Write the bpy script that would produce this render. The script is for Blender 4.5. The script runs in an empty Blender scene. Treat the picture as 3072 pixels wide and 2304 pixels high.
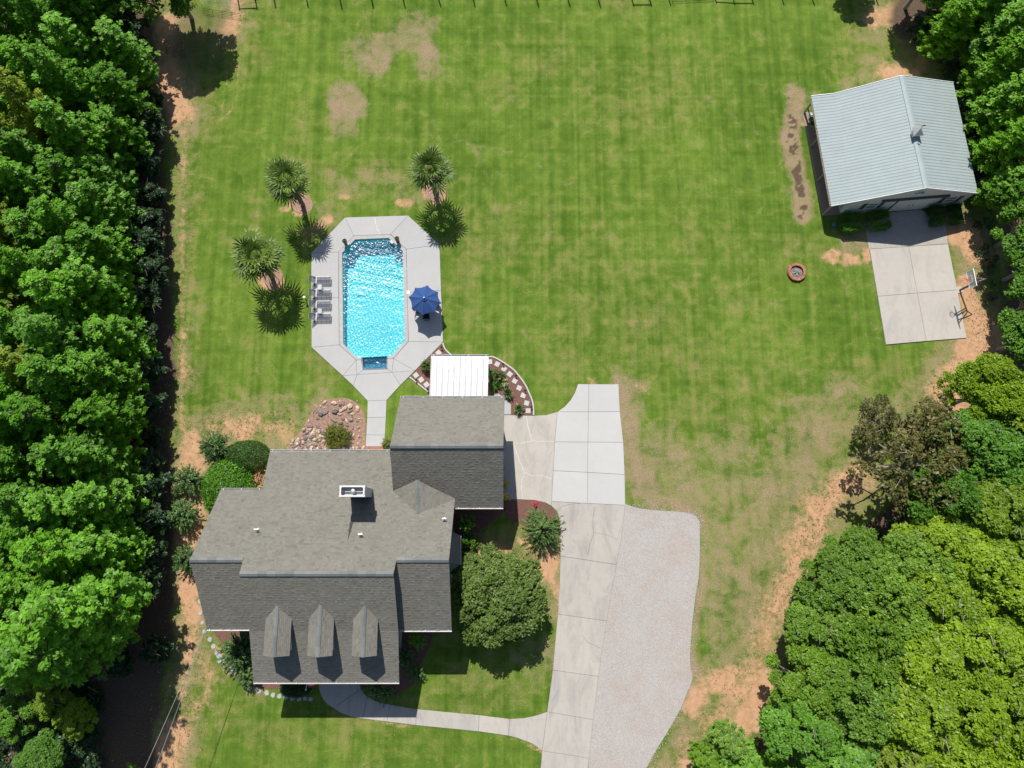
import bpy, bmesh, math, random
import numpy as np
from mathutils import Vector, Matrix, Quaternion

rnd = random.Random(7)
rng = np.random.default_rng(7)
C = bpy.context.scene.collection
SC = bpy.context.scene
R = math.radians

# ------------------------------------------------------------------ camera, sky, sun, exposure
F = 2130.0                      # focal length in photo pixels (3072 wide)
H = 61.0                        # drone height above the lawn
NAD = (1500.0, 1566.0)          # where the plumb line below the drone meets the photo
_zc = -Vector(((NAD[0]-1536)/F, -(NAD[1]-1152)/F, -1.0)).normalized()
_xc = Vector((1, 0, 0)); _xc = (_xc-_zc*_xc.dot(_zc)).normalized()
_yc = _zc.cross(_xc)
CAMROT = Matrix((_xc, _yc, _zc))        # camera axes -> world
cam = bpy.data.cameras.new('camera')
cam.sensor_width = 36.0
cam.lens = 36.0*F/3072.0
cam.clip_start = 0.5
cam.clip_end = 3000.0
camo = bpy.data.objects.new('camera', cam)
C.objects.link(camo)
camo.matrix_world = Matrix.Translation((0, 0, H)) @ CAMROT.to_4x4()
SC.camera = camo

SUN_EL = R(52.5)
_az = Vector((-0.235, 1.0)).normalized()
SUNV = Vector((_az.x*math.cos(SUN_EL), _az.y*math.cos(SUN_EL), math.sin(SUN_EL)))
world = bpy.data.worlds.new('World')
SC.world = world
world.use_nodes = True
wn = world.node_tree
sky = wn.nodes.new('ShaderNodeTexSky')
sky.sky_type = 'NISHITA'
sky.sun_disc = False
sky.sun_elevation = SUN_EL
sky.sun_rotation = math.atan2(SUNV.x, SUNV.y) % (2*math.pi)
wn.links.new(sky.outputs[0], wn.nodes['Background'].inputs[0])
wn.nodes['Background'].inputs[1].default_value = 0.08
sun = bpy.data.lights.new('sun', 'SUN')
sun.energy = 4.8
sun.angle = R(0.5)
sun.color = (1.0, 0.955, 0.88)
suno = bpy.data.objects.new('sun', sun)
C.objects.link(suno)
suno.location = (0, 60, 120)
suno.rotation_euler = (-SUNV).to_track_quat('-Z', 'Y').to_euler()
vs = SC.view_settings
vs.view_transform = 'Standard'
vs.look = 'None'
vs.exposure = 0.35
vs.gamma = 1.0
vs.use_curve_mapping = False
SC.cycles.max_bounces = 6
SC.cycles.transparent_max_bounces = 12
SC.cycles.caustics_reflective = False
SC.cycles.caustics_refractive = False

def ray(px, py):
    return CAMROT @ Vector(((px-1536)/F, -(py-1152)/F, -1.0))
def U(px, py, z=0.0):
    """point at height z that the photo shows at pixel (px, py)"""
    r = ray(px, py)
    t = (z-H)/r.z
    return Vector((r.x*t, r.y*t, z))
def PL(px, py, n, d):
    """point of the plane n.p = d seen at pixel"""
    r = ray(px, py)
    t = (d-n.z*H)/n.dot(r)
    return Vector((0, 0, H))+r*t
def Q(x0, y0, s):
    """reader for coordinates measured on an enlarged cut of the photo"""
    return lambda x, y, z=0.0: U(x0+x/s, y0+y/s, z)
def QP(x0, y0, s):
    return lambda x, y: (x0+x/s, y0+y/s)

# ------------------------------------------------------------------ materials
def newmat(name):
    m = bpy.data.materials.new(name)
    m.use_nodes = True
    nt = m.node_tree
    b = nt.nodes['Principled BSDF']
    return m, nt, b
def nd(nt, t, **kw):
    n = nt.nodes.new(t)
    for k, v in kw.items():
        if k in n.inputs.keys() and not hasattr(n, k):
            n.inputs[k].default_value = v
        else:
            setattr(n, k, v)
    return n
def lk(nt, a, b):
    nt.links.new(a, b)
def c4(c):
    return (c[0], c[1], c[2], 1.0)
def coords(nt):
    return nd(nt, 'ShaderNodeNewGeometry').outputs['Position']
def noise(nt, vec, scale, detail=3.0, rough=0.55, dist=0.0):
    n = nd(nt, 'ShaderNodeTexNoise')
    n.inputs['Scale'].default_value = scale
    n.inputs['Detail'].default_value = detail
    n.inputs['Roughness'].default_value = rough
    n.inputs['Distortion'].default_value = dist
    if vec is not None:
        lk(nt, vec, n.inputs['Vector'])
    return n.outputs['Fac']
def mapr(nt, val, a, b, c=0.0, d=1.0):
    n = nd(nt, 'ShaderNodeMapRange')
    n.clamp = True
    lk(nt, val, n.inputs[0])
    for i, v in enumerate((a, b, c, d)):
        n.inputs[1+i].default_value = v
    return n.outputs[0]
def mix(nt, fac, a, b, mode='MIX'):
    n = nd(nt, 'ShaderNodeMix')
    n.data_type = 'RGBA'
    n.blend_type = mode
    for sock, v in ((0, fac), (6, a), (7, b)):
        if isinstance(v, (tuple, list)):
            n.inputs[sock].default_value = c4(v)
        elif isinstance(v, (int, float)):
            n.inputs[sock].default_value = v
        else:
            lk(nt, v, n.inputs[sock])
    return n.outputs[2]
def math_(nt, op, a, b=0.0):
    n = nd(nt, 'ShaderNodeMath')
    n.operation = op
    for i, v in enumerate((a, b)):
        if isinstance(v, (int, float)):
            n.inputs[i].default_value = v
        else:
            lk(nt, v, n.inputs[i])
    return n.outputs[0]
def bump(nt, b, h, strength, dist=0.02):
    n = nd(nt, 'ShaderNodeBump')
    n.inputs['Strength'].default_value = strength
    n.inputs['Distance'].default_value = dist
    lk(nt, h, n.inputs['Height'])
    lk(nt, n.outputs[0], b.inputs['Normal'])
def simple(name, col, rough=0.6, metal=0.0, var=0.12, scale=6.0, spec=0.4, bmp=0.0, tint=False):
    m, nt, b = newmat(name)
    pos = coords(nt)
    n = noise(nt, pos, scale, 5)
    lo = tuple(max(0, c*(1-var)) for c in col)
    hi = tuple(min(1, c*(1+var)) for c in col)
    colo = mix(nt, mapr(nt, n, 0.3, 0.7), lo, hi)
    oi = nd(nt, 'ShaderNodeObjectInfo')
    if tint:
        colo = mix(nt, 1.0, colo, mix(nt, oi.outputs['Random'], (0.72, 0.72, 0.72), (1.15, 1.12, 1.08)), 'MULTIPLY')
    lk(nt, colo, b.inputs['Base Color'])
    b.inputs['Roughness'].default_value = rough
    b.inputs['Metallic'].default_value = metal
    b.inputs['Specular IOR Level'].default_value = spec
    if bmp:
        bump(nt, b, noise(nt, pos, scale*6, 3), bmp, 0.02)
    return m

def concrete(name, col, stain, warm, smear=0.0):
    m, nt, b = newmat(name)
    pos = coords(nt)
    big = noise(nt, pos, 0.35, 4, 0.6)
    mid = noise(nt, pos, 1.9, 5, 0.65, 0.6)
    fine = noise(nt, pos, 42, 3, 0.6)
    c = mix(nt, mapr(nt, big, 0.35, 0.68), tuple(x*0.94 for x in col), col)
    c = mix(nt, mapr(nt, mid, 0.52, 0.78, 0, stain), c, tuple(x*0.7 for x in col))
    c = mix(nt, mapr(nt, noise(nt, pos, 0.6, 5, 0.7), 0.5, 0.75, 0, 0.5), c, warm)
    if smear:
        mp = nd(nt, 'ShaderNodeMapping'); lk(nt, pos, mp.inputs[0]); mp.inputs['Scale'].default_value = (0.9, 0.28, 1)
        c = mix(nt, mapr(nt, noise(nt, mp.outputs[0], 1.0, 6, 0.72, 0.8), 0.47, 0.72, 0, smear), c, tuple(x*0.62 for x in (col[2], col[2], col[2])))
        c = mix(nt, mapr(nt, noise(nt, pos, 7.0, 4, 0.75), 0.6, 0.8, 0, smear), c, tuple(x*0.75 for x in col))
    f2 = mix(nt, mapr(nt, fine, 0.3, 0.7), (0.91, 0.91, 0.91), (1.05, 1.05, 1.05))
    c = mix(nt, 1.0, c, f2, 'MULTIPLY')
    oi = nd(nt, 'ShaderNodeObjectInfo')
    c = mix(nt, 1.0, c, mix(nt, oi.outputs['Random'], (0.955, 0.955, 0.96), (1.03, 1.03, 1.02)), 'MULTIPLY')
    lk(nt, c, b.inputs['Base Color'])
    b.inputs['Roughness'].default_value = 0.85
    b.inputs['Specular IOR Level'].default_value = 0.25
    bump(nt, b, fine, 0.25, 0.008)
    return m

def leafmat(name, dark, light, trans=0.3, warm=None, gloss=0.35, rough=0.45):
    m, nt, b = newmat(name)
    at = nd(nt, 'ShaderNodeAttribute')
    at.attribute_name = 'tint'
    oi = nd(nt, 'ShaderNodeObjectInfo')
    c = mix(nt, at.outputs['Fac'], dark, light)
    if warm:
        c = mix(nt, mapr(nt, at.outputs['Fac'], 0.955, 0.96), c, warm)
    c = mix(nt, 1.0, c, mix(nt, oi.outputs['Random'], (0.8, 0.82, 0.8), (1.2, 1.12, 1.0)), 'MULTIPLY')
    lk(nt, c, b.inputs['Base Color'])
    b.inputs['Roughness'].default_value = rough
    b.inputs['Specular IOR Level'].default_value = gloss
    tr = nd(nt, 'ShaderNodeBsdfTranslucent')
    c2 = mix(nt, 1.0, c, (1.25, 1.3, 0.6), 'MULTIPLY')
    lk(nt, c2, tr.inputs[0])
    ms = nd(nt, 'ShaderNodeMixShader')
    ms.inputs[0].default_value = trans
    lk(nt, b.outputs[0], ms.inputs[1])
    lk(nt, tr.outputs[0], ms.inputs[2])
    lk(nt, ms.outputs[0], nt.nodes['Material Output'].inputs[0])
    return m

def tintmat(name, a, bcol, rough=0.9, spec=0.2, grain=30, bmp=0.3):
    """two colours mixed by the mesh attribute 'tint' plus grain"""
    m, nt, b = newmat(name)
    pos = coords(nt)
    at = nd(nt, 'ShaderNodeAttribute')
    at.attribute_name = 'tint'
    c = mix(nt, at.outputs['Fac'], a, bcol)
    fine = noise(nt, pos, grain, 3, 0.6)
    c = mix(nt, 1.0, c, mix(nt, mapr(nt, fine, 0.3, 0.7), (0.8, 0.8, 0.8), (1.15, 1.15, 1.15)), 'MULTIPLY')
    big = noise(nt, pos, 0.8, 4, 0.6)
    c = mix(nt, 1.0, c, mix(nt, mapr(nt, big, 0.35, 0.65), (0.95, 0.95, 0.94), (1.04, 1.04, 1.03)), 'MULTIPLY')
    lk(nt, c, b.inputs['Base Color'])
    b.inputs['Roughness'].default_value = rough
    b.inputs['Specular IOR Level'].default_value = spec
    if bmp:
        bump(nt, b, fine, bmp, 0.01)
    return m

M = {}
M['deck'] = concrete('deck concrete', (0.405, 0.405, 0.405), 0.14, (0.41, 0.40, 0.39), 0.12)
M['drive_new'] = concrete('grey driveway concrete', (0.455, 0.45, 0.44), 0.14, (0.44, 0.43, 0.41))
M['drive_old'] = concrete('weathered driveway concrete', (0.415, 0.385, 0.35), 0.42, (0.41, 0.365, 0.315), 0.62)
M['court'] = concrete('court concrete', (0.425, 0.395, 0.36), 0.4, (0.43, 0.38, 0.335), 0.35)
M['joint'] = simple('joint', (0.16, 0.145, 0.125), 0.95)
M['seal'] = simple('crack sealant', (0.60, 0.58, 0.54), 0.8)
M['coping'] = concrete('coping stone', (0.40, 0.385, 0.38), 0.55, (0.46, 0.44, 0.43))
M['paver'] = concrete('paver', (0.46, 0.46, 0.44), 0.15, (0.44, 0.42, 0.4))
M['flag_stone'] = concrete('grey step stone', (0.36, 0.37, 0.38), 0.3, (0.34, 0.33, 0.31))
M['white'] = simple('white paint', (0.80, 0.80, 0.79), 0.45, var=0.04)
M['gutter_white'] = simple('white gutter', (0.60, 0.59, 0.575), 0.4, var=0.03)
M['siding'] = simple('pale siding', (0.62, 0.64, 0.66), 0.6, var=0.06, scale=2)
M['trim_blue'] = simple('pale metal', (0.36, 0.39, 0.40), 0.4, var=0.08)
M['shingle'] = tintmat('grey shingle', (0.120, 0.115, 0.098), (0.222, 0.215, 0.190), 0.95, 0.15, 55, 0.35)
M['ridge'] = tintmat('ridge shingle', (0.135, 0.145, 0.145), (0.19, 0.20, 0.198), 0.95, 0.15, 40, 0.3)
M['roof_base'] = simple('roof deck edge', (0.10, 0.10, 0.09), 0.9)
M['black'] = simple('black metal', (0.012, 0.012, 0.013), 0.45)
M['dark'] = simple('dark surface', (0.02, 0.022, 0.025), 0.3)
M['glass'] = simple('window glass', (0.03, 0.04, 0.05), 0.06, spec=0.8)
M['steel'] = simple('galvanised steel', (0.55, 0.53, 0.50), 0.35, metal=0.7)
M['brick'] = simple('red clay brick', (0.40, 0.165, 0.10), 0.9, var=0.3, scale=9, tint=True, bmp=0.4)
M['mulch'] = simple('red brown mulch', (0.155, 0.075, 0.06), 0.95, var=0.4, scale=14, bmp=0.9)
M['mulch_pale'] = simple('sandy mulch', (0.30, 0.19, 0.14), 0.95, var=0.35, scale=8, bmp=0.9)
M['rock_tan'] = simple('tan rock', (0.46, 0.35, 0.26), 0.9, var=0.35, scale=5, tint=True, bmp=0.5)
M['rock_grey'] = simple('grey rock', (0.20, 0.175, 0.16), 0.9, var=0.4, scale=5, tint=True, bmp=0.5)
M['bark'] = simple('bark', (0.12, 0.095, 0.075), 0.95, var=0.4, scale=7, bmp=0.6)
M['bark_pale'] = simple('pale bark', (0.28, 0.25, 0.21), 0.95, var=0.35, scale=7, bmp=0.6)
M['wood_log'] = simple('split firewood', (0.36, 0.19, 0.105), 0.9, var=0.4, scale=8, tint=True)
M['wood_ash'] = simple('ashy log', (0.33, 0.31, 0.29), 0.95, var=0.5, scale=10, tint=True)
M['post_wood'] = simple('weathered post', (0.30, 0.25, 0.19), 0.9, var=0.25)
M['navy'] = simple('navy canvas', (0.022, 0.066, 0.20), 0.85, var=0.06, scale=20)
M['green_fab'] = simple('green camp fabric', (0.01, 0.16, 0.06), 0.8)
M['tan_fab'] = simple('tan fabric', (0.5, 0.33, 0.16), 0.8)
M['metal_roof'] = simple('pale blue metal roof', (0.30, 0.352, 0.36), 0.65, metal=0.0, var=0.05, scale=0.8, spec=0.25)
M['metal_roof_seam'] = simple('metal roof seam', (0.19, 0.225, 0.22), 0.7)
M['barn_wall'] = simple('white metal siding', (0.66, 0.65, 0.62), 0.5, var=0.05)
M['barn_trim'] = simple('slate green trim', (0.055, 0.085, 0.085), 0.5)
M['awning'] = simple('white awning panel', (0.55, 0.55, 0.56), 0.5, var=0.07, scale=1.2)
M['awning_rib'] = simple('awning seam', (0.33, 0.33, 0.34), 0.6)
M['red'] = simple('red steel', (0.65, 0.05, 0.03), 0.5)
M['net'] = simple('white net', (0.7, 0.7, 0.68), 0.9)
M['wire'] = simple('aluminium wire', (0.5, 0.5, 0.5), 0.4, metal=0.5)
M['flag_red'] = simple('flag red', (0.5, 0.04, 0.05), 0.8)
M['flag_blue'] = simple('flag blue', (0.03, 0.05, 0.2), 0.8)
M['yellow'] = simple('yellow petal', (0.7, 0.45, 0.02), 0.7)
M['urn'] = simple('urn stoneware', (0.10, 0.085, 0.11), 0.6)
M['blue_lid'] = simple('blue lid', (0.1, 0.2, 0.4), 0.5)

def slingmat():
    m, nt, b = newmat('grey sling mesh')
    b.inputs['Base Color'].default_value = (0.065, 0.075, 0.105, 1)
    b.inputs['Roughness'].default_value = 0.8
    t = nd(nt, 'ShaderNodeBsdfTransparent')
    ms = nd(nt, 'ShaderNodeMixShader')
    ms.inputs[0].default_value = 0.28
    lk(nt, b.outputs[0], ms.inputs[1]); lk(nt, t.outputs[0], ms.inputs[2])
    lk(nt, ms.outputs[0], nt.nodes['Material Output'].inputs[0])
    return m
M['sling'] = slingmat()
def glassmat():
    m, nt, b = newmat('clear board')
    b.inputs['Base Color'].default_value = (0.55, 0.62, 0.60, 1)
    b.inputs['Roughness'].default_value = 0.12
    t = nd(nt, 'ShaderNodeBsdfTransparent')
    t.inputs[0].default_value = (0.85, 0.9, 0.88, 1)
    ms = nd(nt, 'ShaderNodeMixShader')
    ms.inputs[0].default_value = 0.6
    lk(nt, b.outputs[0], ms.inputs[1]); lk(nt, t.outputs[0], ms.inputs[2])
    lk(nt, ms.outputs[0], nt.nodes['Material Output'].inputs[0])
    return m
M['board'] = glassmat()

M['pine'] = leafmat('pine needles', (0.06, 0.185, 0.010), (0.24, 0.54, 0.038), 0.52)
M['pine_yellow'] = leafmat('yellow green needles', (0.11, 0.19, 0.012), (0.33, 0.44, 0.035), 0.54)
M['pine_soft'] = leafmat('soft pine needles', (0.085, 0.22, 0.018), (0.27, 0.54, 0.06), 0.52)
M['oak'] = leafmat('oak leaves', (0.055, 0.13, 0.010), (0.20, 0.37, 0.036), 0.4)
M['oak_lime'] = leafmat('lime oak leaves', (0.09, 0.175, 0.007), (0.295, 0.46, 0.022), 0.42, (0.36, 0.25, 0.05))
M['oak_brown'] = leafmat('bronzed oak leaves', (0.055, 0.062, 0.014), (0.155, 0.158, 0.044), 0.32, (0.2, 0.11, 0.05))
M['maple'] = leafmat('fresh green leaves', (0.045, 0.13, 0.010), (0.16, 0.37, 0.034), 0.42)
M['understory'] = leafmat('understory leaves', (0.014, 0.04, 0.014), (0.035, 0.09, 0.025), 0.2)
M['magnolia'] = leafmat('magnolia leaves', (0.05, 0.10, 0.014), (0.195, 0.285, 0.055), 0.28, (0.33, 0.13, 0.09), 0.3, 0.5)
M['crepe'] = leafmat('crepe myrtle leaves', (0.045, 0.105, 0.03), (0.165, 0.30, 0.085), 0.25)
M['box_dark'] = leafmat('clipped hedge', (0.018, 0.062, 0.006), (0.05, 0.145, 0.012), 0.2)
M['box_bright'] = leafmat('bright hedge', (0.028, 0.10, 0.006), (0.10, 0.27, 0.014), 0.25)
M['grass_tuft'] = leafmat('ornamental grass', (0.05, 0.085, 0.006), (0.19, 0.21, 0.022), 0.3)
M['croton'] = leafmat('croton leaves', (0.035, 0.075, 0.012), (0.13, 0.17, 0.03), 0.2, (0.42, 0.10, 0.04))
M['pale_leaf'] = leafmat('variegated leaves', (0.16, 0.2, 0.07), (0.5, 0.52, 0.28), 0.2)
M['spike'] = leafmat('spiky leaves', (0.035, 0.085, 0.02), (0.15, 0.26, 0.07), 0.2)
M['pink_leaf'] = leafmat('pink flowering leaves', (0.05, 0.09, 0.015), (0.16, 0.18, 0.03), 0.2, (0.55, 0.2, 0.22))
M['rose'] = leafmat('red flower', (0.5, 0.02, 0.06), (0.65, 0.03, 0.09), 0.2)
M['palm'] = leafmat('palm blades', (0.04, 0.085, 0.014), (0.20, 0.30, 0.07), 0.28, None, 0.35, 0.42)
M['palm_dry'] = simple('dry palm boot', (0.23, 0.17, 0.11), 0.95, var=0.4)

# ------------------------------------------------------------------ mesh helpers
WL = {}
def wl(o):
    return WL.get(o.name, Vector((0, 0, 0))) if o is not None else Vector((0, 0, 0))
class MB:
    def __init__(s):
        s.v = []; s.f = []; s.t = []
    def add(s, vs, fs, tint=0.5):
        k = len(s.v)
        s.v.extend([Vector(p) for p in vs])
        for f in fs:
            s.f.append([i+k for i in f]); s.t.append(tint)
    def box(s, c, size, rot=None, tint=0.5):
        sx, sy, sz = (d/2 for d in size)
        vs = [Vector((x, y, z)) for x in (-sx, sx) for y in (-sy, sy) for z in (-sz, sz)]
        if rot is not None:
            if isinstance(rot, (int, float)):
                rot = Matrix.Rotation(rot, 3, 'Z')
            vs = [rot @ v for v in vs]
        vs = [v+Vector(c) for v in vs]
        s.add(vs, [(0, 1, 3, 2), (4, 6, 7, 5), (0, 4, 5, 1), (2, 3, 7, 6), (0, 2, 6, 4), (1, 5, 7, 3)], tint)
    def bar(s, a, b, w, h, up=(0, 0, 1), tint=0.5):
        a = Vector(a); b = Vector(b)
        d = (b-a)
        L = d.length
        d.normalize()
        up = Vector(up)
        if abs(d.dot(up)) > 0.98:
            up = Vector((1, 0, 0))
        x = d.cross(up).normalized(); u = x.cross(d)
        vs = []
        for p in (a, b):
            for i, j in ((-1, -1), (1, -1), (1, 1), (-1, 1)):
                vs.append(p+x*(i*w/2)+u*(j*h/2))
        s.add(vs, [(3, 2, 1, 0), (4, 5, 6, 7), (0, 1, 5, 4), (1, 2, 6, 5), (2, 3, 7, 6), (3, 0, 4, 7)], tint)
    def prism(s, poly, z0, z1, tint=0.5):
        n = len(poly)
        ar = sum(poly[i][0]*poly[(i+1) % n][1]-poly[(i+1) % n][0]*poly[i][1] for i in range(n))
        if ar < 0:
            poly = list(reversed(poly))
        vs = [Vector((p[0], p[1], z0)) for p in poly]+[Vector((p[0], p[1], z1)) for p in poly]
        fs = [list(range(n, 2*n)), list(reversed(range(n)))]
        fs += [(i, (i+1) % n, n+(i+1) % n, n+i) for i in range(n)]
        s.add(vs, fs, tint)
    def slab(s, poly, th, tint=0.5):
        """planar 3D polygon thickened downwards along its normal"""
        nrm = Vector((0, 0, 0)); n = len(poly)
        for i in range(n):
            nrm += poly[i].cross(poly[(i+1) % n])
        nrm.normalize()
        if nrm.z < 0:
            poly = list(reversed(poly)); nrm = -nrm
        vs = [p-nrm*th for p in poly]+list(poly)
        fs = [list(range(n, 2*n)), list(reversed(range(n)))]
        fs += [(i, (i+1) % n, n+(i+1) % n, n+i) for i in range(n)]
        s.add(vs, fs, tint)
    def tube(s, pts, rad, n=8, caps=True, tint=0.5):
        pts = [Vector(p) for p in pts]
        if isinstance(rad, (int, float)):
            rad = [rad]*len(pts)
        k = len(s.v); ref = None
        for i, p in enumerate(pts):
            d = (pts[min(i+1, len(pts)-1)]-pts[max(i-1, 0)]).normalized()
            if ref is None:
                ref = Vector((0, 0, 1)) if abs(d.z) < 0.9 else Vector((1, 0, 0))
            x = d.cross(ref).normalized(); y = d.cross(x)
            ref = -y if False else ref
            for j in range(n):
                a = 2*math.pi*j/n
                s.v.append(p+x*(math.cos(a)*rad[i])+y*(math.sin(a)*rad[i]))
        for i in range(len(pts)-1):
            for j in range(n):
                a = k+i*n+j; b = k+i*n+(j+1) % n
                s.f.append([a, b, b+n, a+n]); s.t.append(tint)
        if caps:
            s.f.append([k+j for j in reversed(range(n))]); s.t.append(tint)
            e = k+(len(pts)-1)*n
            s.f.append([e+j for j in range(n)]); s.t.append(tint)
    def lathe(s, c, prof, n=16, tint=0.5):
        c = Vector(c); k = len(s.v)
        for r, z in prof:
            for j in range(n):
                a = 2*math.pi*j/n
                s.v.append(c+Vector((math.cos(a)*r, math.sin(a)*r, z)))
        for i in range(len(prof)-1):
            for j in range(n):
                a = k+i*n+j; b = k+i*n+(j+1) % n
                s.f.append([a, b, b+n, a+n]); s.t.append(tint)
        s.f.append([k+j for j in reversed(range(n))]); s.t.append(tint)
        e = k+(len(prof)-1)*n
        s.f.append([e+j for j in range(n)]); s.t.append(tint)
    def build(s, name, mat, parent=None, smooth=False, org=None, tint=False, kind=None):
        o0 = wl(parent)
        me = bpy.data.meshes.new(name)
        base = Vector(org) if org is not None else o0
        me.from_pydata([tuple(p-base) for p in s.v], [], s.f)
        me.materials.append(mat)
        if tint:
            at = me.attributes.new('tint', 'FLOAT', 'FACE')
            at.data.foreach_set('value', np.array(s.t, dtype=np.float32))
        if smooth:
            me.polygons.foreach_set('use_smooth', [True]*len(me.polygons))
        me.update()
        return link(name, me, parent, base, kind)
def link(name, me, parent=None, base=Vector((0, 0, 0)), kind=None):
    o = bpy.data.objects.new(name, me)
    C.objects.link(o)
    if parent is not None:
        o.parent = parent
    o.location = base-wl(parent)
    WL[o.name] = Vector(base)
    if kind:
        o['kind'] = kind
    return o
def tag(o, label=None, cat=None, group=None, kind=None):
    if label: o['label'] = label
    if cat: o['category'] = cat
    if group: o['group'] = group
    if kind: o['kind'] = kind
    return o
def thing(name, label, cat, loc, group=None):
    o = bpy.data.objects.new(name, None)
    o.empty_display_size = 0.3
    C.objects.link(o)
    o.location = Vector(loc)
    WL[o.name] = Vector(loc)
    return tag(o, label, cat, group)
def dup(root, loc, rotz, label=None, scale=None, group=None):
    def rec(o, par):
        c = o.copy()
        C.objects.link(c)
        if par is not None:
            c.parent = par
        for ch in [x for x in o.children]:
            rec(ch, c)
        return c
    r = rec(root, None)
    r.location = loc
    r.rotation_euler = (0, 0, rotz)
    WL[r.name] = Vector(loc)
    if scale is not None:
        r.scale = scale if isinstance(scale, (tuple, list)) else (scale,)*3
    if label: r['label'] = label
    if group: r['group'] = group
    return r
def inset(poly, d):
    """polygon moved inwards by d"""
    P = [Vector((p[0], p[1])) for p in poly]
    n = len(P)
    ar = sum(P[i].x*P[(i+1) % n].y-P[(i+1) % n].x*P[i].y for i in range(n))
    if ar < 0:
        P.reverse()
    out = []
    for i in range(n):
        a, b, c = P[i-1], P[i], P[(i+1) % n]
        d1 = (b-a).normalized(); d2 = (c-b).normalized()
        n1 = Vector((-d1.y, d1.x)); n2 = Vector((-d2.y, d2.x))
        k = 1+n1.dot(n2)
        if k < 0.3: k = 0.3
        out.append(b+(n1+n2)*(d/k))
    return out
def inside(px, py, poly):
    r = np.zeros(np.shape(px), bool)
    n = len(poly)
    for i in range(n):
        x0, y0 = poly[i][0], poly[i][1]; x1, y1 = poly[(i+1) % n][0], poly[(i+1) % n][1]
        if y0 == y1: continue
        c = ((y0 > py) != (y1 > py)) & (px < (x1-x0)*(py-y0)/(y1-y0)+x0)
        r ^= c
    return r
def smooth_line(pts, n=6, closed=False):
    out = []; N = len(pts)
    rngi = range(N if closed else N-1)
    for i in rngi:
        p0 = pts[(i-1) % N] if (closed or i > 0) else pts[0]
        p1 = pts[i]; p2 = pts[(i+1) % N]
        p3 = pts[(i+2) % N] if (closed or i+2 < N) else pts[-1]
        for k in range(n):
            t = k/n
            out.append(0.5*((2*p1)+(p2-p0)*t+(2*p0-5*p1+4*p2-p3)*t*t+(3*p1-p0-3*p2+p3)*t**3))
    if not closed: out.append(pts[-1])
    return out

# quads cloud used for every kind of foliage
def leaf_mesh(name, cen, nor, size, aspect, tint, mat, along=None):
    cen = np.asarray(cen, float); nor = np.asarray(nor, float)
    n = len(cen)
    nor /= np.linalg.norm(nor, axis=1, keepdims=True)+1e-9
    if along is None:
        along = rng.normal(size=(n, 3))
    u = along-nor*np.sum(along*nor, axis=1, keepdims=True)
    u /= np.linalg.norm(u, axis=1, keepdims=True)+1e-9
    v = np.cross(nor, u)
    size = np.broadcast_to(np.asarray(size, float), (n,))[:, None]
    asp = np.broadcast_to(np.asarray(aspect, float), (n,))[:, None]
    V = np.empty((n, 4, 3))
    V[:, 0] = cen-u*size
    V[:, 1] = cen+v*size*asp
    V[:, 2] = cen+u*size
    V[:, 3] = cen-v*size*asp
    me = bpy.data.meshes.new(name)
    me.vertices.add(4*n); me.loops.add(4*n); me.polygons.add(n)
    me.vertices.foreach_set('co', V.reshape(-1).astype(np.float32))
    me.loops.foreach_set('vertex_index', np.arange(4*n, dtype=np.int32))
    me.polygons.foreach_set('loop_start', np.arange(0, 4*n, 4, dtype=np.int32))
    at = me.attributes.new('tint', 'FLOAT', 'FACE')
    at.data.foreach_set('value', np.clip(np.broadcast_to(tint, (n,)), 0, 1).astype(np.float32))
    me.materials.append(mat)
    me.update(calc_edges=True)
    return me
# ------------------------------------------------------------------ ground sheet
z8 = Q(1400, 1100, 1.3775); z8p = QP(1400, 1100, 1.3775)
zb8 = Q(860, 2000, 5.53)
z2 = Q(880, 600, 2.86); z2p = QP(880, 600, 2.86)
z1 = Q(480, 1150, 1.5083); z1p = QP(480, 1150, 1.5083)
z3 = Q(1180, 980, 4.148); z3p = QP(1180, 980, 4.148)
z4 = Q(2300, 180, 1.843); z4p = QP(2300, 180, 1.843)
z7 = Q(480, 1750, 2.765); z7p = QP(480, 1750, 2.765)
z9 = Q(880, 1180, 7.373); z9p = QP(880, 1180, 7.373)

POOL = [z2(*p) for p in ((418, 455), (530, 338), (820, 325), (942, 440), (960, 1210), (848, 1338), (806, 1345),
                         (803, 1440), (790, 1449), (614, 1457), (600, 1448), (590, 1352), (546, 1354), (427, 1235))]
POOLM = [z2(*p) for p in ((418, 455), (530, 338), (820, 325), (942, 440), (960, 1210), (848, 1338), (546, 1354), (427, 1235))]

def proj(X, Y):
    P = np.stack([X, Y, np.full_like(X, -H)], -1)
    A = np.array(CAMROT)                 # cam->world; inverse = transpose
    Cc = P @ A
    return 1536+F*Cc[..., 0]/-Cc[..., 2], 1152-F*Cc[..., 1]/-Cc[..., 2]
def vnoise(X, Y, s, seed=0):
    r = np.random.default_rng(seed)
    G = r.random((256, 256))
    x = X*s+1000; y = Y*s+1000
    xi = np.floor(x).astype(int); yi = np.floor(y).astype(int)
    fx = x-xi; fy = y-yi
    fx = fx*fx*(3-2*fx); fy = fy*fy*(3-2*fy)
    g = lambda a, b: G[a % 256, b % 256]
    return (g(xi, yi)*(1-fx)+g(xi+1, yi)*fx)*(1-fy)+(g(xi, yi+1)*(1-fx)+g(xi+1, yi+1)*fx)*fy
def fbm(X, Y, s, seed=0, o=4):
    t = 0; a = 0.5; k = 0
    for i in range(o):
        t = t+a*vnoise(X, Y, s*2**i, seed+i*11); k += a; a *= 0.55
    return t/k
def sstep(a, b, x):
    t = np.clip((x-a)/(b-a), 0, 1)
    return t*t*(3-2*t)
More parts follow.
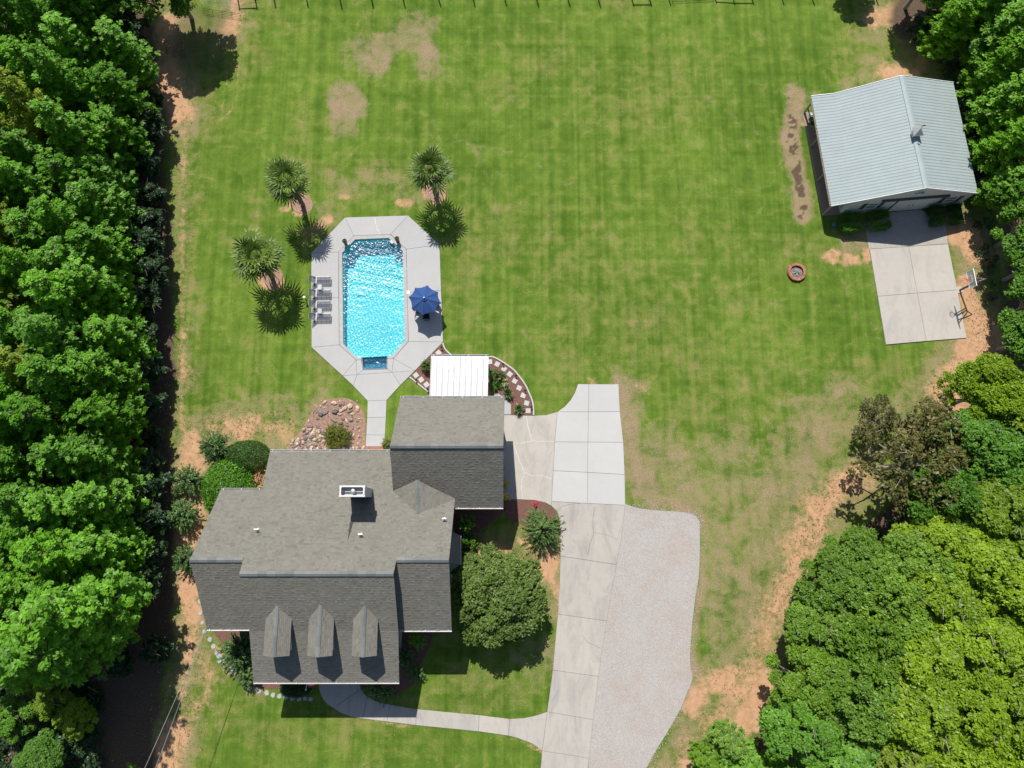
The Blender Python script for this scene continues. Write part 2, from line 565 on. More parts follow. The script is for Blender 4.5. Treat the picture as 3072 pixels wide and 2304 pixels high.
def dline(PX, PY, pts):
    d = np.full(PX.shape, 1e9)
    for (x0, y0), (x1, y1) in zip(pts[:-1], pts[1:]):
        dx, dy = x1-x0, y1-y0; L = dx*dx+dy*dy+1e-9
        t = np.clip(((PX-x0)*dx+(PY-y0)*dy)/L, 0, 1)
        d = np.minimum(d, np.hypot(PX-(x0+t*dx), PY-(y0+t*dy)))
    return d

def make_ground():
    gx = np.concatenate([[-900, -300, -110, -75], np.arange(-62, 62.01, 0.25), [75, 110, 300, 900]])
    gy = np.concatenate([[-900, -300, -90, -40], np.arange(-27, 62.01, 0.25), [80, 120, 320, 900]])
    X, Y = np.meshgrid(gx, gy, indexing='ij')
    PX, PY = proj(X, Y)
    far = (np.abs(X) > 63) | (Y < -28) | (Y > 63)
    n1 = fbm(X, Y, 0.55, 1); n2 = fbm(X, Y, 0.16, 5); n3 = fbm(X, Y, 1.7, 9)
    wob = (n1-0.5)*46+(n3-0.5)*26
    clay = np.zeros_like(X); dry = np.zeros_like(X); dark = np.zeros_like(X); bald = np.zeros_like(X)
    def stroke(arr, pts, w, soft, val=1.0, k=1.0):
        d = dline(PX, PY, pts)+wob*k
        np.maximum(arr, val*(1-sstep(w-soft, w+soft, d)), out=arr)
        if arr is clay and w > 5:
            np.maximum(bald, 0.62*val*(1-sstep(w, w+soft*2.6+14, d)), out=bald)
            np.maximum(dry, 0.9*val*(1-sstep(w+soft, w+soft*4+30, d)), out=dry)
    def spot(arr, x, y, rx, ry, soft=0.4, val=1.0, k=1.0):
        d = np.hypot((PX-x)/rx, (PY-y)/ry)+wob*k/((rx+ry)/2)
        np.maximum(arr, val*(1-sstep(1-soft, 1+soft, d)), out=arr)
    # --- woodland litter
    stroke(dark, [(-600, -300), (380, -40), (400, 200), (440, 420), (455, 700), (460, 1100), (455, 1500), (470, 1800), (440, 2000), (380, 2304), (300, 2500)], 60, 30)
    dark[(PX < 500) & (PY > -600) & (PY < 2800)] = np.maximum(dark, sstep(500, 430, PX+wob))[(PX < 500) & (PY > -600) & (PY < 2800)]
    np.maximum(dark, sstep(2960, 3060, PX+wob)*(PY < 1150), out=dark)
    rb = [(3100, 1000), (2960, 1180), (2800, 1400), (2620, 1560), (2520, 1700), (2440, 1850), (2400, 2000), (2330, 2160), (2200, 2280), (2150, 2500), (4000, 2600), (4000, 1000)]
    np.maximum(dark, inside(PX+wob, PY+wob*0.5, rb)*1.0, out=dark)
    spot(dark, 2800, 40, 130, 110); spot(dark, 600, 120, 120, 130, 0.5, 0.5)
    # --- clay
    stroke(clay, [(556, 280), (552, 500), (545, 800), (548, 1100), (545, 1290)], 8, 20, 0.62, 0.7)
    stroke(clay, [(505, 90), (490, 180), (500, 270), (545, 330)], 42, 30)
    stroke(clay, [(715, 15), (705, 60), (690, 90)], 22, 22, 0.95)
    stroke(clay, [(590, 1330), (565, 1420), (575, 1520), (560, 1600), (590, 1680), (560, 1790), (575, 1850)], 44, 26, 0.95, 1.2)
    stroke(clay, [(640, 1300), (690, 1290), (770, 1270), (860, 1300), (900, 1330)], 30, 34, 0.8, 1.6)
    stroke(clay, [(590, 1870), (575, 1960), (555, 2010), (545, 2080)], 14, 20, 0.95)
    stroke(clay, [(600, 1960), (640, 2030), (600, 2100), (530, 2200)], 16, 30, 0.5, 1.6)
    stroke(clay, [(520, 2200), (500, 2290), (480, 2400)], 46, 26)
    stroke(clay, [(640, 1930), (680, 1990), (720, 2040), (780, 2080)], 6, 14, 0.8)
    for bx, by in ((900, 615), (815, 835), (1304, 580)):
        d = np.abs(np.hypot(PX-bx, (PY-by))-30)
        np.maximum(clay, 0.95*(1-sstep(4, 15, d+wob*0.4)), out=clay)
    spot(clay, 858, 630, 26, 16, 0.6, 0.9); spot(clay, 1210, 615, 22, 14, 0.6, 0.7); spot(clay, 1030, 590, 18, 12, 0.6, 0.6)
    stroke(clay, [(930, 690), (990, 660)], 8, 14, 0.7)
    # right hand side
    stroke(clay, [(2960, 1000), (2900, 1110), (2840, 1180), (2860, 1300), (2780, 1330)], 60, 36)
    stroke(clay, [(2560, 1440), (2490, 1500), (2440, 1580), (2400, 1680), (2370, 1740)], 46, 50, 0.95, 1.8)
    stroke(clay, [(2420, 1640), (2350, 1760), (2320, 1860), (2290, 1960), (2230, 2060), (2140, 2160), (2060, 2270), (1990, 2330)], 30, 66, 0.88, 1.8)
    stroke(clay, [(2190, 2040), (2120, 2060), (2080, 2120)], 40, 30, 0.95, 1.5)
    stroke(clay, [(2300, 2060), (2250, 2160), (2080, 2300)], 40, 20)
    stroke(clay, [(2850, 690), (2895, 700), (2930, 760)], 34, 20)
    stroke(clay, [(2900, 860), (2930, 960), (2960, 1060)], 34, 30, 0.9, 1.8)
    stroke(clay, [(2660, 220), (2740, 225), (2790, 120), (2740, 40)], 24, 30, 0.9, 1.6)
    stroke(clay, [(2620, 60), (2690, 30)], 34, 28, 0.85, 1.4)
    spot(clay, 2560, 780, 26, 16, 0.6, 0.8); spot(clay, 2490, 770, 22, 16, 0.6, 0.7); spot(clay, 2600, 760, 16, 24, 0.5, 0.8)
    spot(clay, 2410, 370, 16, 12, 0.5, 0.5)
    stroke(clay, [(1760, 1130), (1800, 1170), (1850, 1160), (1880, 1120)], 5, 14, 0.75)
    stroke(clay, [(1700, 1700), (1720, 1790), (1690, 1880)], 18, 24, 0.9, 1.3)
    stroke(clay, [(1480, 1660), (1560, 1690), (1620, 1720), (1650, 1690)], 24, 16, 1.0, 0.9)
    stroke(clay, [(1560, 1620), (1590, 1640)], 12, 12, 0.8, 0.6)
    stroke(clay, [(1205, 1965), (1180, 1990), (1150, 2085)], 4, 6, 0.9, 0.3)
    for pts in (((1080, 2140), (1170, 2172), (1260, 2185)), ((1500, 2205), (1600, 2240), (1640, 2260))):
        stroke(clay, list(pts), 5, 9, 0.7, 0.4)
    # brown, worn ground along drive and gravel
    stroke(bald, [(1870, 1160), (1885, 1260), (1895, 1370), (1920, 1450), (1990, 1510), (2080, 1530)], 42, 44, 1.0, 1.4)
    stroke(bald, [(1905, 1480), (1990, 1500), (2080, 1520), (2112, 1570), (2108, 1760), (2085, 1880), (2078, 2020)], 15, 10, 0.9, 0.3)
    stroke(bald, [(2090, 2010), (2120, 2080), (2000, 2260)], 30, 30, 0.7)
    stroke(bald, [(2180, 1400), (2230, 1600), (2200, 1800), (2180, 1980)], 110, 80, 0.55, 2.0)
    stroke(bald, [(1080, 150), (1130, 170), (1160, 120), (1270, 90)], 44, 40, 0.8, 1.2)
    spot(bald, 1290, 165, 44, 54, 0.6, 1.0, 1.5); spot(bald, 1140, 170, 38, 48, 0.6, 1.0, 1.5);
    spot(bald, 1040, 310, 56, 60, 0.45, 1.0); spot(bald, 1030, 375, 40, 34, 0.6, 0.7)
    stroke(bald, [(2560, 740), (2590, 700), (2560, 690)], 40, 20, 0.8)
    stroke(bald, [(2385, 290), (2372, 400), (2395, 520), (2412, 640)], 32, 12, 1.0, 0.6)
    stroke(bald, [(2600, 230), (2500, 270), (2450, 280)], 14, 14, 0.5)
    stroke(bald, [(840, 1360), (760, 1380), (900, 1260), (960, 1210)], 34, 30, 0.6, 1.0)
    stroke(bald, [(1960, 1330), (2060, 1450), (2150, 1560), (2160, 1800)], 70, 90, 0.72, 2.0)
    stroke(bald, [(2500, 1250), (2400, 1400), (2300, 1560), (2250, 1700), (2230, 1900), (2160, 2050)], 110, 130, 0.66, 2.4)
    stroke(bald, [(2900, 1080), (2760, 1200), (2620, 1230)], 50, 60, 0.7, 1.8)
    stroke(bald, [(1020, 560), (1150, 540), (1300, 600)], 40, 50, 0.5, 1.8)
    stroke(bald, [(960, 620), (1010, 590)], 30, 40, 0.5, 1.6)
    stroke(bald, [(640, 1260), (780, 1210), (880, 1230)], 36, 50, 0.6, 1.8)
    tmp = np.zeros_like(X); stroke(tmp, [(2374, 300), (2378, 420), (2396, 540), (2410, 640)], 17, 9, 1.0, 0.5)
    np.maximum(dark, tmp*sstep(0.47, 0.56, fbm(X, Y, 1.5, 63)), out=dark)
    stroke(clay, [(1420, 1655), (1480, 1672), (1560, 1700), (1640, 1730), (1660, 1690), (1600, 1600)], 22, 22, 0.9, 1.0)
    stroke(clay, [(1650, 1730), (1690, 1800), (1700, 1900), (1690, 1960)], 16, 26, 0.75, 1.2)
    stroke(bald, [(1480, 1680), (1640, 1730), (1690, 1900), (1600, 2010)], 40, 60, 0.6, 1.6)
    stroke(clay, [(330, 1920), (325, 2000), (320, 2090)], 9, 8, 0.9, 0.4)
    # tyre tracks
    for pts in (((580, 35), (700, 75), (780, 130), (830, 190), (860, 260), (865, 350), (865, 480)), ((640, 30), (740, 85), (825, 160), (870, 230), (905, 350), (930, 480)),
                ((470, 60), (560, 40), (640, 35)),):
        stroke(clay, [z8p(*p) for p in pts], 2.5, 6, 0.5, 0.25)
    for pts in (((1690, 480), (1695, 650), (1640, 790), (1550, 870), (1450, 880), (1390, 830)), ((1620, 500), (1615, 680), (1560, 790), (1480, 810), (1400, 760), (1375, 680), (1385, 500))):
        stroke(clay, [(x/2.37, y/2.37) for x, y in pts], 2.5, 6, 0.6, 0.2)
    for pts in ([(2490, 850), (2530, 960), (2640, 1030)], [(2520, 830), (2560, 930), (2650, 1000)], [(745, 700), (790, 590), (890, 460), (1010, 410)], [(1300, 410), (1560, 460), (1730, 570)],
                [(1400, 400), (1480, 560), (1500, 700)], [(2000, 200), (2300, 420), (2700, 120)], [(1560, 980), (1600, 1040)]):
        stroke(bald, pts, 2.5, 7, 0.5, 0.3)
    # dry straw coloured turf
    np.maximum(dry, 0.7*sstep(0.50, 0.72, n2), out=dry)
    spot(dry, 1900, 1050, 560, 420, 0.7, 0.42, 2.0)
    spot(dry, 2300, 1300, 300, 300, 0.7, 0.6, 2.0)
    for x, y, rx, ry, v in ((1150, 540, 260, 70, .8), (1400, 800, 60, 190, .75), (1700, 740, 240, 60, .6), (1800, 830, 260, 50, .6), (1440, 250, 120, 60, .4),
                            (1700, 1100, 200, 40, .6), (2000, 250, 170, 130, .6), (1900, 330, 170, 170, .5), (2450, 1250, 300, 90, .8), (2650, 1130, 200, 60, .8), (2330, 1020, 140, 60, .6),
                            (1950, 1030, 160, 60, .6), (750, 900, 70, 260, .35), (1330, 1130, 60, 40, .6), (980, 1090, 70, 90, .75), (620, 1270, 100, 80, .8),
                            (900, 2190, 330, 50, .7), (1450, 2060, 180, 90, .75), (1600, 2000, 80, 120, .7), (1250, 2110, 160, 30, .7), (700, 2100, 120, 60, .6), (1150, 2240, 200, 50, .4), (2600, 180, 130, 60, .8), (1600, 640, 150, 60, .5), (2200, 900, 150, 60, .5),
                            (560, 150, 130, 60, .5), (800, 60, 120, 40, .6), (2250, 1550, 220, 140, .8), (2150, 1350, 140, 60, .5), (2300, 1750, 90, 160, .8)):
        spot(dry, x, y, rx, ry, 0.6, v, 1.6)
    g = 1-np.clip(sstep(0.5, 0.72, n3)*0.55, 0, 1)
    dry = np.maximum(dry, np.clip(clay*1.1, 0, 0.95))
    clay = np.clip(clay*(0.50+0.95*fbm(X, Y, 0.9, 31)), 0, 1)
    clay[far] = 0; bald[far] = 0; dry[far] = 0.3; dark[far] = np.where((np.abs(X) > 63)[far], 0.9, 0.2)
    nx, ny = len(gx), len(gy)
    Z = np.zeros_like(X)
    V = np.stack([X, Y, Z], -1).reshape(-1, 3)
    idx = np.arange(nx*ny).reshape(nx, ny)
    Fq = np.stack([idx[:-1, :-1], idx[1:, :-1], idx[1:, 1:], idx[:-1, 1:]], -1).reshape(-1, 4)
    cx = V[Fq][:, :, 0]; cy = V[Fq][:, :, 1]
    pool_in = inset([(p.x, p.y) for p in POOL], -0.14)
    keep = np.ones(len(Fq), bool)
    for k in range(4):
        keep &= ~inside(cx[:, k], cy[:, k], pool_in)
    keep &= ~inside(cx.mean(1), cy.mean(1), pool_in)
    Fq = Fq[keep]
    me = bpy.data.meshes.new('ground')
    me.vertices.add(len(V)); me.loops.add(4*len(Fq)); me.polygons.add(len(Fq))
    me.vertices.foreach_set('co', V.reshape(-1).astype(np.float32))
    me.loops.foreach_set('vertex_index', Fq.reshape(-1).astype(np.int32))
    me.polygons.foreach_set('loop_start', np.arange(0, 4*len(Fq), 4, dtype=np.int32))
    at = me.attributes.new('soil', 'FLOAT_COLOR', 'POINT')
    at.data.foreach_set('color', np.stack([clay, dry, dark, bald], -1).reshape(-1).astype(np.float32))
    me.update(calc_edges=True)
    # material
    m, nt, b = newmat('lawn and clay')
    pos = coords(nt)
    a = nd(nt, 'ShaderNodeAttribute'); a.attribute_name = 'soil'
    sp = nd(nt, 'ShaderNodeSeparateColor'); lk(nt, a.outputs['Color'], sp.inputs[0])
    f1 = noise(nt, pos, 2.2, 6, 0.7, 0.4); f2 = noise(nt, pos, 9.0, 5, 0.7); f3 = noise(nt, pos, 30.0, 3, 0.7)
    grain = math_(nt, 'ADD', math_(nt, 'MULTIPLY', f1, 0.45), math_(nt, 'ADD', math_(nt, 'MULTIPLY', f2, 0.35), math_(nt, 'MULTIPLY', f3, 0.2)))
    # mowing stripes, wobbling, along both directions
    xyz = nd(nt, 'ShaderNodeSeparateXYZ'); lk(nt, pos, xyz.inputs[0])
    def stripes(axis, per, seed):
        mp = nd(nt, 'ShaderNodeMapping')
        lk(nt, pos, mp.inputs[0])
        mp.inputs['Scale'].default_value = (1/per, 0.035, 1) if axis == 'X' else (0.03, 1/per, 1)
        mp.inputs['Location'].default_value = (seed, seed, 0)
        return noise(nt, mp.outputs[0], 1.0, 2.5, 0.6, 0.15)
    s1 = stripes('X', 0.62, 3.1); s2 = stripes('Y', 0.75, 8.7)
    green_lo = (0.070, 0.134, 0.014); green_hi = (0.152, 0.234, 0.032)
    st = math_(nt, 'ADD', math_(nt, 'MULTIPLY', s1, 0.68), math_(nt, 'MULTIPLY', s2, 0.32))
    big = noise(nt, pos, 0.09, 4, 0.6)
    mid = noise(nt, pos, 0.55, 5, 0.65, 0.3)
    gcol = mix(nt, mapr(nt, math_(nt, 'ADD', math_(nt, 'MULTIPLY', st, 0.56), math_(nt, 'ADD', math_(nt, 'MULTIPLY', big, 0.34), math_(nt, 'MULTIPLY', mid, 0.34))), 0.50, 0.73), green_lo, green_hi)
    strawf = math_(nt, 'ADD', sp.outputs[1], math_(nt, 'MULTIPLY', math_(nt, 'SUBTRACT', st, 0.5), 1.8))
    dryf = math_(nt, 'ADD', math_(nt, 'MULTIPLY', strawf, 0.62), math_(nt, 'ADD', math_(nt, 'MULTIPLY', math_(nt, 'SUBTRACT', mid, 0.5), 2.2), math_(nt, 'MULTIPLY', math_(nt, 'SUBTRACT', grain, 0.5), 2.8)))
    gcol = mix(nt, mapr(nt, dryf, 0.16, 1.10, 0, 0.80), gcol, (0.245, 0.212, 0.080))
    gcol = mix(nt, 1.0, gcol, mix(nt, mapr(nt, f3, 0.3, 0.7), (0.72, 0.72, 0.72), (1.25, 1.25, 1.25)), 'MULTIPLY')
    blot = noise(nt, pos, 1.1, 6, 0.72, 0.6)
    gcol = mix(nt, 1.0, gcol, mix(nt, mapr(nt, blot, 0.30, 0.70), (0.77, 0.82, 0.74), (1.18, 1.13, 1.22)), 'MULTIPLY')
    gcol = mix(nt, mapr(nt, noise(nt, pos, 0.33, 5, 0.7, 0.5), 0.60, 0.72, 0, 0.32), gcol, (0.066, 0.112, 0.018))
    gcol = mix(nt, 1.0, gcol, mix(nt, mapr(nt, f2, 0.3, 0.7), (0.82, 0.84, 0.82), (1.15, 1.14, 1.15)), 'MULTIPLY')
    def thr(sock, lo, hi, amp=1.5):
        return mapr(nt, math_(nt, 'ADD', sock, math_(nt, 'MULTIPLY', math_(nt, 'SUBTRACT', grain, 0.5), amp)), lo, hi)
    baldc = mix(nt, mapr(nt, f2, 0.35, 0.65), (0.23, 0.165, 0.095), (0.36, 0.275, 0.175))
    c = mix(nt, thr(math_(nt, 'ADD', a.outputs['Alpha'], math_(nt, 'MULTIPLY', math_(nt, 'SUBTRACT', mid, 0.5), 1.6)), 0.20, 1.12, 2.0), gcol, baldc)
    clayc = mix(nt, mapr(nt, f1, 0.35, 0.65), (0.44, 0.245, 0.135), (0.54, 0.335, 0.20))
    clayc = mix(nt, 1.0, clayc, mix(nt, mapr(nt, f3, 0.3, 0.7), (0.88, 0.88, 0.88), (1.1, 1.1, 1.1)), 'MULTIPLY')
    c = mix(nt, thr(sp.outputs[0], 0.28, 0.86, 2.3), c, clayc)
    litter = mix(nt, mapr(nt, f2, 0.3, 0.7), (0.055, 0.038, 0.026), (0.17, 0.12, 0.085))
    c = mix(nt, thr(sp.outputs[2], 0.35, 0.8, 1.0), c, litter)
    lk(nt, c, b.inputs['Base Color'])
    b.inputs['Roughness'].default_value = 0.95
    b.inputs['Specular IOR Level'].default_value = 0.1
    bump(nt, b, math_(nt, 'ADD', f3, math_(nt, 'MULTIPLY', f2, 0.8)), 0.8, 0.06)
    me.materials.append(m)
    return link('ground', me, None, Vector((0, 0, 0)), 'structure')
make_ground()

# a strip of far lawn and sky need nothing more: the camera looks down
# ------------------------------------------------------------------ paving
def paving(name, mat, polys, z0=-0.05, z1=0.045, gap=0.010, piece='slab', mats=None, base=None):
    root = None
    mb = MB()
    allp = base if base else polys
    for p in allp:
        mb.prism([(q.x, q.y) for q in p], -0.06, 0.006)
    root = mb.build(name, M['joint'], None, kind='structure')
    for i, p in enumerate(polys):
        s = MB()
        q = inset(p, gap)
        q2 = inset(p, gap+0.012)
        n = len(q)
        dz = rnd.uniform(-0.003, 0.003)
        vs = [Vector((v.x, v.y, z0)) for v in q]+[Vector((v.x, v.y, z1-0.012+dz)) for v in q]+[Vector((v.x, v.y, z1+dz)) for v in q2]
        fs = [list(range(2*n, 3*n))]
        for k in range(n):
            l = (k+1) % n
            fs += [(k, l, n+l, n+k), (n+k, n+l, 2*n+l, 2*n+k)]
        s.add(vs, fs)
        s.build(piece, mats[i] if mats else M[mat], root)
    return root
def D8(*pts): return [z8(*p) for p in pts]
drive_polys = [
    D8((460, 72), (505, 73), (503, 187), (375, 187), (405, 166), (430, 138), (448, 107)),
    D8((505, 73), (627, 73), (633, 186), (503, 187)),
    D8((375, 187), (503, 187), (501, 312), (364, 311)), D8((503, 187), (633, 186), (647, 313), (501, 312)),
    D8((364, 311), (501, 312), (500, 437), (358, 430)), D8((501, 312), (647, 313), (653, 446), (500, 437)),
    D8((358, 430), (500, 437), (499, 565), (351, 557)), D8((500, 437), (653, 446), (655, 573), (499, 565)),
    D8((100, 198), (276, 203), (330, 200), (375, 187), (364, 311), (358, 430), (351, 557), (349, 575), (325, 562), (280, 552), (215, 549), (100, 548)),
    D8((351, 557), (499, 565), (655, 573), (640, 700), (620, 818), (388, 783), (386, 640), (374, 598), (349, 575)),
    D8((388, 783), (620, 818), (596, 940), (579, 1051), (377, 1023), (384, 900)),
    D8((377, 1023), (579, 1051), (560, 1165), (545, 1280), (356, 1254), (366, 1140)),
    D8((356, 1254), (545, 1280), (523, 1459), (333, 1426)),
    D8((333, 1426), (523, 1459), (505, 1618), (312, 1587)),
    D8((312, 1587), (505, 1618), (497, 1700), (484, 1880), (286, 1840), (304, 1680)),
]
dm = [M['drive_new']]*8+[M['drive_old']]*7
drive = paving('driveway', None, drive_polys, mats=dm)
def ribbon(root, name, pts, w, z, mat):
    mb = MB()
    P = [Vector((p.x, p.y, z)) for p in pts]
    L = []; Rr = []
    for i, p in enumerate(P):
        d = (P[min(i+1, len(P)-1)]-P[max(i-1, 0)]); d.z = 0; d.normalize()
        nn = Vector((-d.y, d.x, 0)); ww = w*rnd.uniform(0.7, 1.2)/2
        L.append(p+nn*ww); Rr.append(p-nn*ww)
    n = len(P)
    vs = L+Rr
    mb.add(vs, [(n+i, n+i+1, i+1, i) for i in range(n-1)])
    return mb.build(name, mat, root)
def crack(root, pts, w=0.035, z=0.0525, mat=None, jit=0.03):
    P = []
    for a, b in zip(pts[:-1], pts[1:]):
        k = max(2, int((b-a).length/0.25))
        for i in range(k):
            p = a.lerp(b, i/k); P.append(p+Vector((rnd.uniform(-jit, jit), rnd.uniform(-jit, jit), 0)))
    P.append(pts[-1])
    return ribbon(root, 'crack_sealant', P, w, z, mat or M['seal'])
crack(drive, D8((247, 205), (252, 240), (263, 280), (269, 307), (364, 310)))
crack(drive, D8((269, 307), (220, 318), (165, 316)))
crack(drive, D8((195, 320), (215, 385), (240, 437), (228, 470), (226, 500), (231, 546)))
crack(drive, D8((240, 437), (265, 450), (320, 452), (352, 463)))
crack(drive, D8((527, 580), (520, 640), (524, 690), (508, 740), (500, 780)), 0.03, mat=M['joint'])
crack(drive, D8((524, 685), (570, 692), (625, 714)), 0.015, mat=M['joint'])
crack(drive, D8((480, 1110), (500, 1140), (555, 1163)), 0.02, mat=M['joint'])
crack(drive, D8((374, 596), (400, 575), (440, 566), (470, 566)), 0.02, mat=M['joint'])

# front walk
ZB = lambda *pts: [zb8(*p) for p in pts]
walk_polys = [
    ZB((530, 60), (1195, 60), (1205, 265), (1235, 365), (780, 685), (680, 622), (605, 535), (560, 440), (545, 390), (530, 265)),
    ZB((1235, 365), (1280, 430), (1342, 495), (1262, 860), (1080, 830), (890, 760), (780, 685)),
    ZB((1342, 495), (1450, 555), (1560, 592), (1718, 625), (1662, 910), (1262, 860)),
    ZB((1718, 625), (1930, 665), (2170, 705), (2140, 970), (1662, 910)),
    [zb8(2170, 705), z8(52, 1440), z8(49, 1507), zb8(2140, 970)],
    D8((52, 1440), (178, 1456), (173, 1525), (49, 1507)),
    D8((178, 1456), (240, 1452), (290, 1441), (333, 1426), (312, 1587), (270, 1557), (210, 1534), (173, 1525)),
]
paving('front_walk', 'drive_old', walk_polys)

# pool deck
D2 = lambda *pts: [z2(*p) for p in pts]
C1, C2, C3, C4, C5, C6, C7, C8 = (520, 308), (835, 297), (970, 425), (990, 1215), (860, 1362), (540, 1375), (395, 1245), (388, 450)
deck_polys = [
    D2((445, 152), (985, 135), C2, C1), D2((985, 135), (1255, 385), C3, C2), D2((1255, 385), (1268, 778), (978, 795), C3),
    D2((1268, 778), (1285, 1220), C4, (978, 795)), D2((1285, 1220), (1045, 1465), C5, C4), D2((155, 455), (445, 152), C1, C8),
    D2((155, 455), C8, (390, 838), (156, 848)), D2((156, 848), (390, 838), C7, (158, 1265)), D2((158, 1265), C7, C6, (425, 1510)),
    D2(C6, (584, 1373), (598, 1459), (548, 1500)), D2((548, 1500), (598, 1459), (806, 1452), (848, 1480)), D2((809, 1363), C5, (848, 1480), (806, 1452)),
    D2((425, 1510), C6, (548, 1500)), D2((425, 1510), (548, 1500), (515, 1595)),
    [z2(515, 1595), z2(548, 1500), z2(848, 1480), z2(918, 1590), z9(2065, 155), z9(1645, 170)],
    D2((848, 1480), (1045, 1465), (918, 1590)), D2(C5, (1045, 1465), (848, 1480)),
    [z9(*p) for p in ((1645, 170), (2065, 155), (2050, 530), (1635, 540))],
    [z9(*p) for p in ((1635, 540), (2050, 530), (2030, 925), (1615, 920))],
    [z9(*p) for p in ((1615, 920), (2030, 925), (2000, 1180), (1600, 1180))],
]
deck = paving('pool_deck', 'deck', deck_polys, z1=0.06, gap=0.007)
crack(deck, D2((703, 147), (705, 200), (718, 240), (734, 275), (737, 297)), 0.045, 0.0685)
crack(deck, D2((962, 560), (975, 600)), 0.03, 0.0685)
# gravel parking
gp = D8((655, 567), (700, 582), (760, 592), (880, 600), (930, 610), (955, 630), (963, 665), (960, 850), (945, 950), (932, 1060), (923, 1180), (925, 1240), (932, 1290),
        (905, 1360), (880, 1420), (835, 1500), (780, 1590), (730, 1680), (640, 1860))
left = D8((488, 1880), (505, 1618), (523, 1459), (545, 1280), (560, 1165), (579, 1051), (596, 940), (620, 818), (640, 700), (655, 573))
def gravelmat():
    m, nt, b = newmat('pale gravel')
    pos = coords(nt)
    v = nd(nt, 'ShaderNodeTexVoronoi'); v.inputs['Scale'].default_value = 32
    lk(nt, pos, v.inputs['Vector'])
    n1 = noise(nt, pos, 0.5, 5, 0.65, 0.5); n2 = noise(nt, pos, 4.0, 5, 0.7); n3 = noise(nt, pos, 16, 4, 0.7)
    c = mix(nt, mapr(nt, n1, 0.36, 0.66), (0.37, 0.33, 0.30), (0.385, 0.368, 0.355))
    c = mix(nt, mapr(nt, n2, 0.5, 0.75, 0, 0.4), c, (0.40, 0.33, 0.27))
    hs = nd(nt, 'ShaderNodeSeparateColor'); lk(nt, v.outputs['Color'], hs.inputs[0])
    c = mix(nt, 1.0, c, mix(nt, hs.outputs[0], (0.72, 0.72, 0.72), (1.2, 1.2, 1.2)), 'MULTIPLY')
    c = mix(nt, mapr(nt, n3, 0.66, 0.74, 0, 0.6), c, (0.2, 0.16, 0.12))
    lk(nt, c, b.inputs['Base Color'])
    b.inputs['Roughness'].default_value = 0.95
    bump(nt, b, v.outputs['Distance'], 0.6, 0.03)
    return m
M['gravel'] = gravelmat()
gpoly = smooth_line(gp[:-1], 4)+gp[-1:]+left
mb = MB(); mb.prism([(p.x, p.y) for p in gpoly], -0.03, 0.022)
gravel = mb.build('gravel_parking', M['gravel'], None, kind='structure')
def stones_along(pts, n, spread, rmin, rmax, mat, name, parent, z=0.02):
    mb = MB()
    for i in range(n):
        k = rnd.random()*(len(pts)-1); j = int(k); p = pts[j].lerp(pts[j+1], k-j)
        r = rnd.uniform(rmin, rmax)
        c = p+Vector((rnd.gauss(0, spread), rnd.gauss(0, spread), z))
        a = rnd.random()*6.28
        mb.lathe(c, [(r, -0.02), (r*0.95, r*0.35), (r*0.4, r*0.6)], 5)
    return mb.build(name, mat, parent, kind='stuff')
stones_along(smooth_line(gp, 4), 900, 0.28, 0.015, 0.05, M['gravel'], 'loose_stone', gravel)

# ------------------------------------------------------------------ pool
def linermat():
    m, nt, b = newmat('pool liner')
    pos = coords(nt)
    n = noise(nt, pos, 3.0, 4, 0.6)
    c = mix(nt, mapr(nt, n, 0.3, 0.7), (0.26, 0.68, 0.72), (0.34, 0.78, 0.80))
    lk(nt, c, b.inputs['Base Color'])
    b.inputs['Roughness'].default_value = 0.6
    return m
M['liner'] = linermat()
pc = sum((p for p in POOLM), Vector())/len(POOLM)
pool = thing('swimming_pool', 'long eight sided pool of turquoise water set in the pale concrete deck', 'pool', pc)
def depth(p):
    s = (p.y-z2(690, 1340).y)/(z2(690, 330).y-z2(690, 1340).y)
    return -(0.95+0.42*min(1, max(0, (s-0.3)/0.4)))
mb = MB()
n = len(POOLM)
ins = inset([(p.x, p.y) for p in POOLM], 0.0)
NB = 24
ys0 = min(p.y for p in POOLM); ys1 = max(p.y for p in POOLM)
# wall
for i in range(n):
    a = POOLM[i]; b_ = POOLM[(i+1) % n]
    k = 8
    for j in range(k):
        p = a.lerp(b_, j/k); q = a.lerp(b_, (j+1)/k)
        mb.add([(p.x, p.y, 0.03), (q.x, q.y, 0.03), (q.x, q.y, depth(q)-0.1), (p.x, p.y, depth(p)-0.1)], [(0, 1, 2, 3)])
mb.build('wall', M['liner'], pool)
mb = MB()
for j in range(NB):
    ya = ys0-0.3+(ys1-ys0+0.6)*j/NB; yb = ys0-0.3+(ys1-ys0+0.6)*(j+1)/NB
    xa = min(p.x for p in POOLM)-0.3; xb = max(p.x for p in POOLM)+0.3
    mb.add([(xa, ya, depth(Vector((0, ya, 0)))), (xb, ya, depth(Vector((0, ya, 0)))), (xb, yb, depth(Vector((0, yb, 0)))), (xa, yb, depth(Vector((0, yb, 0))))], [(0, 1, 2, 3)])
mb.build('floor', M['liner'], pool)
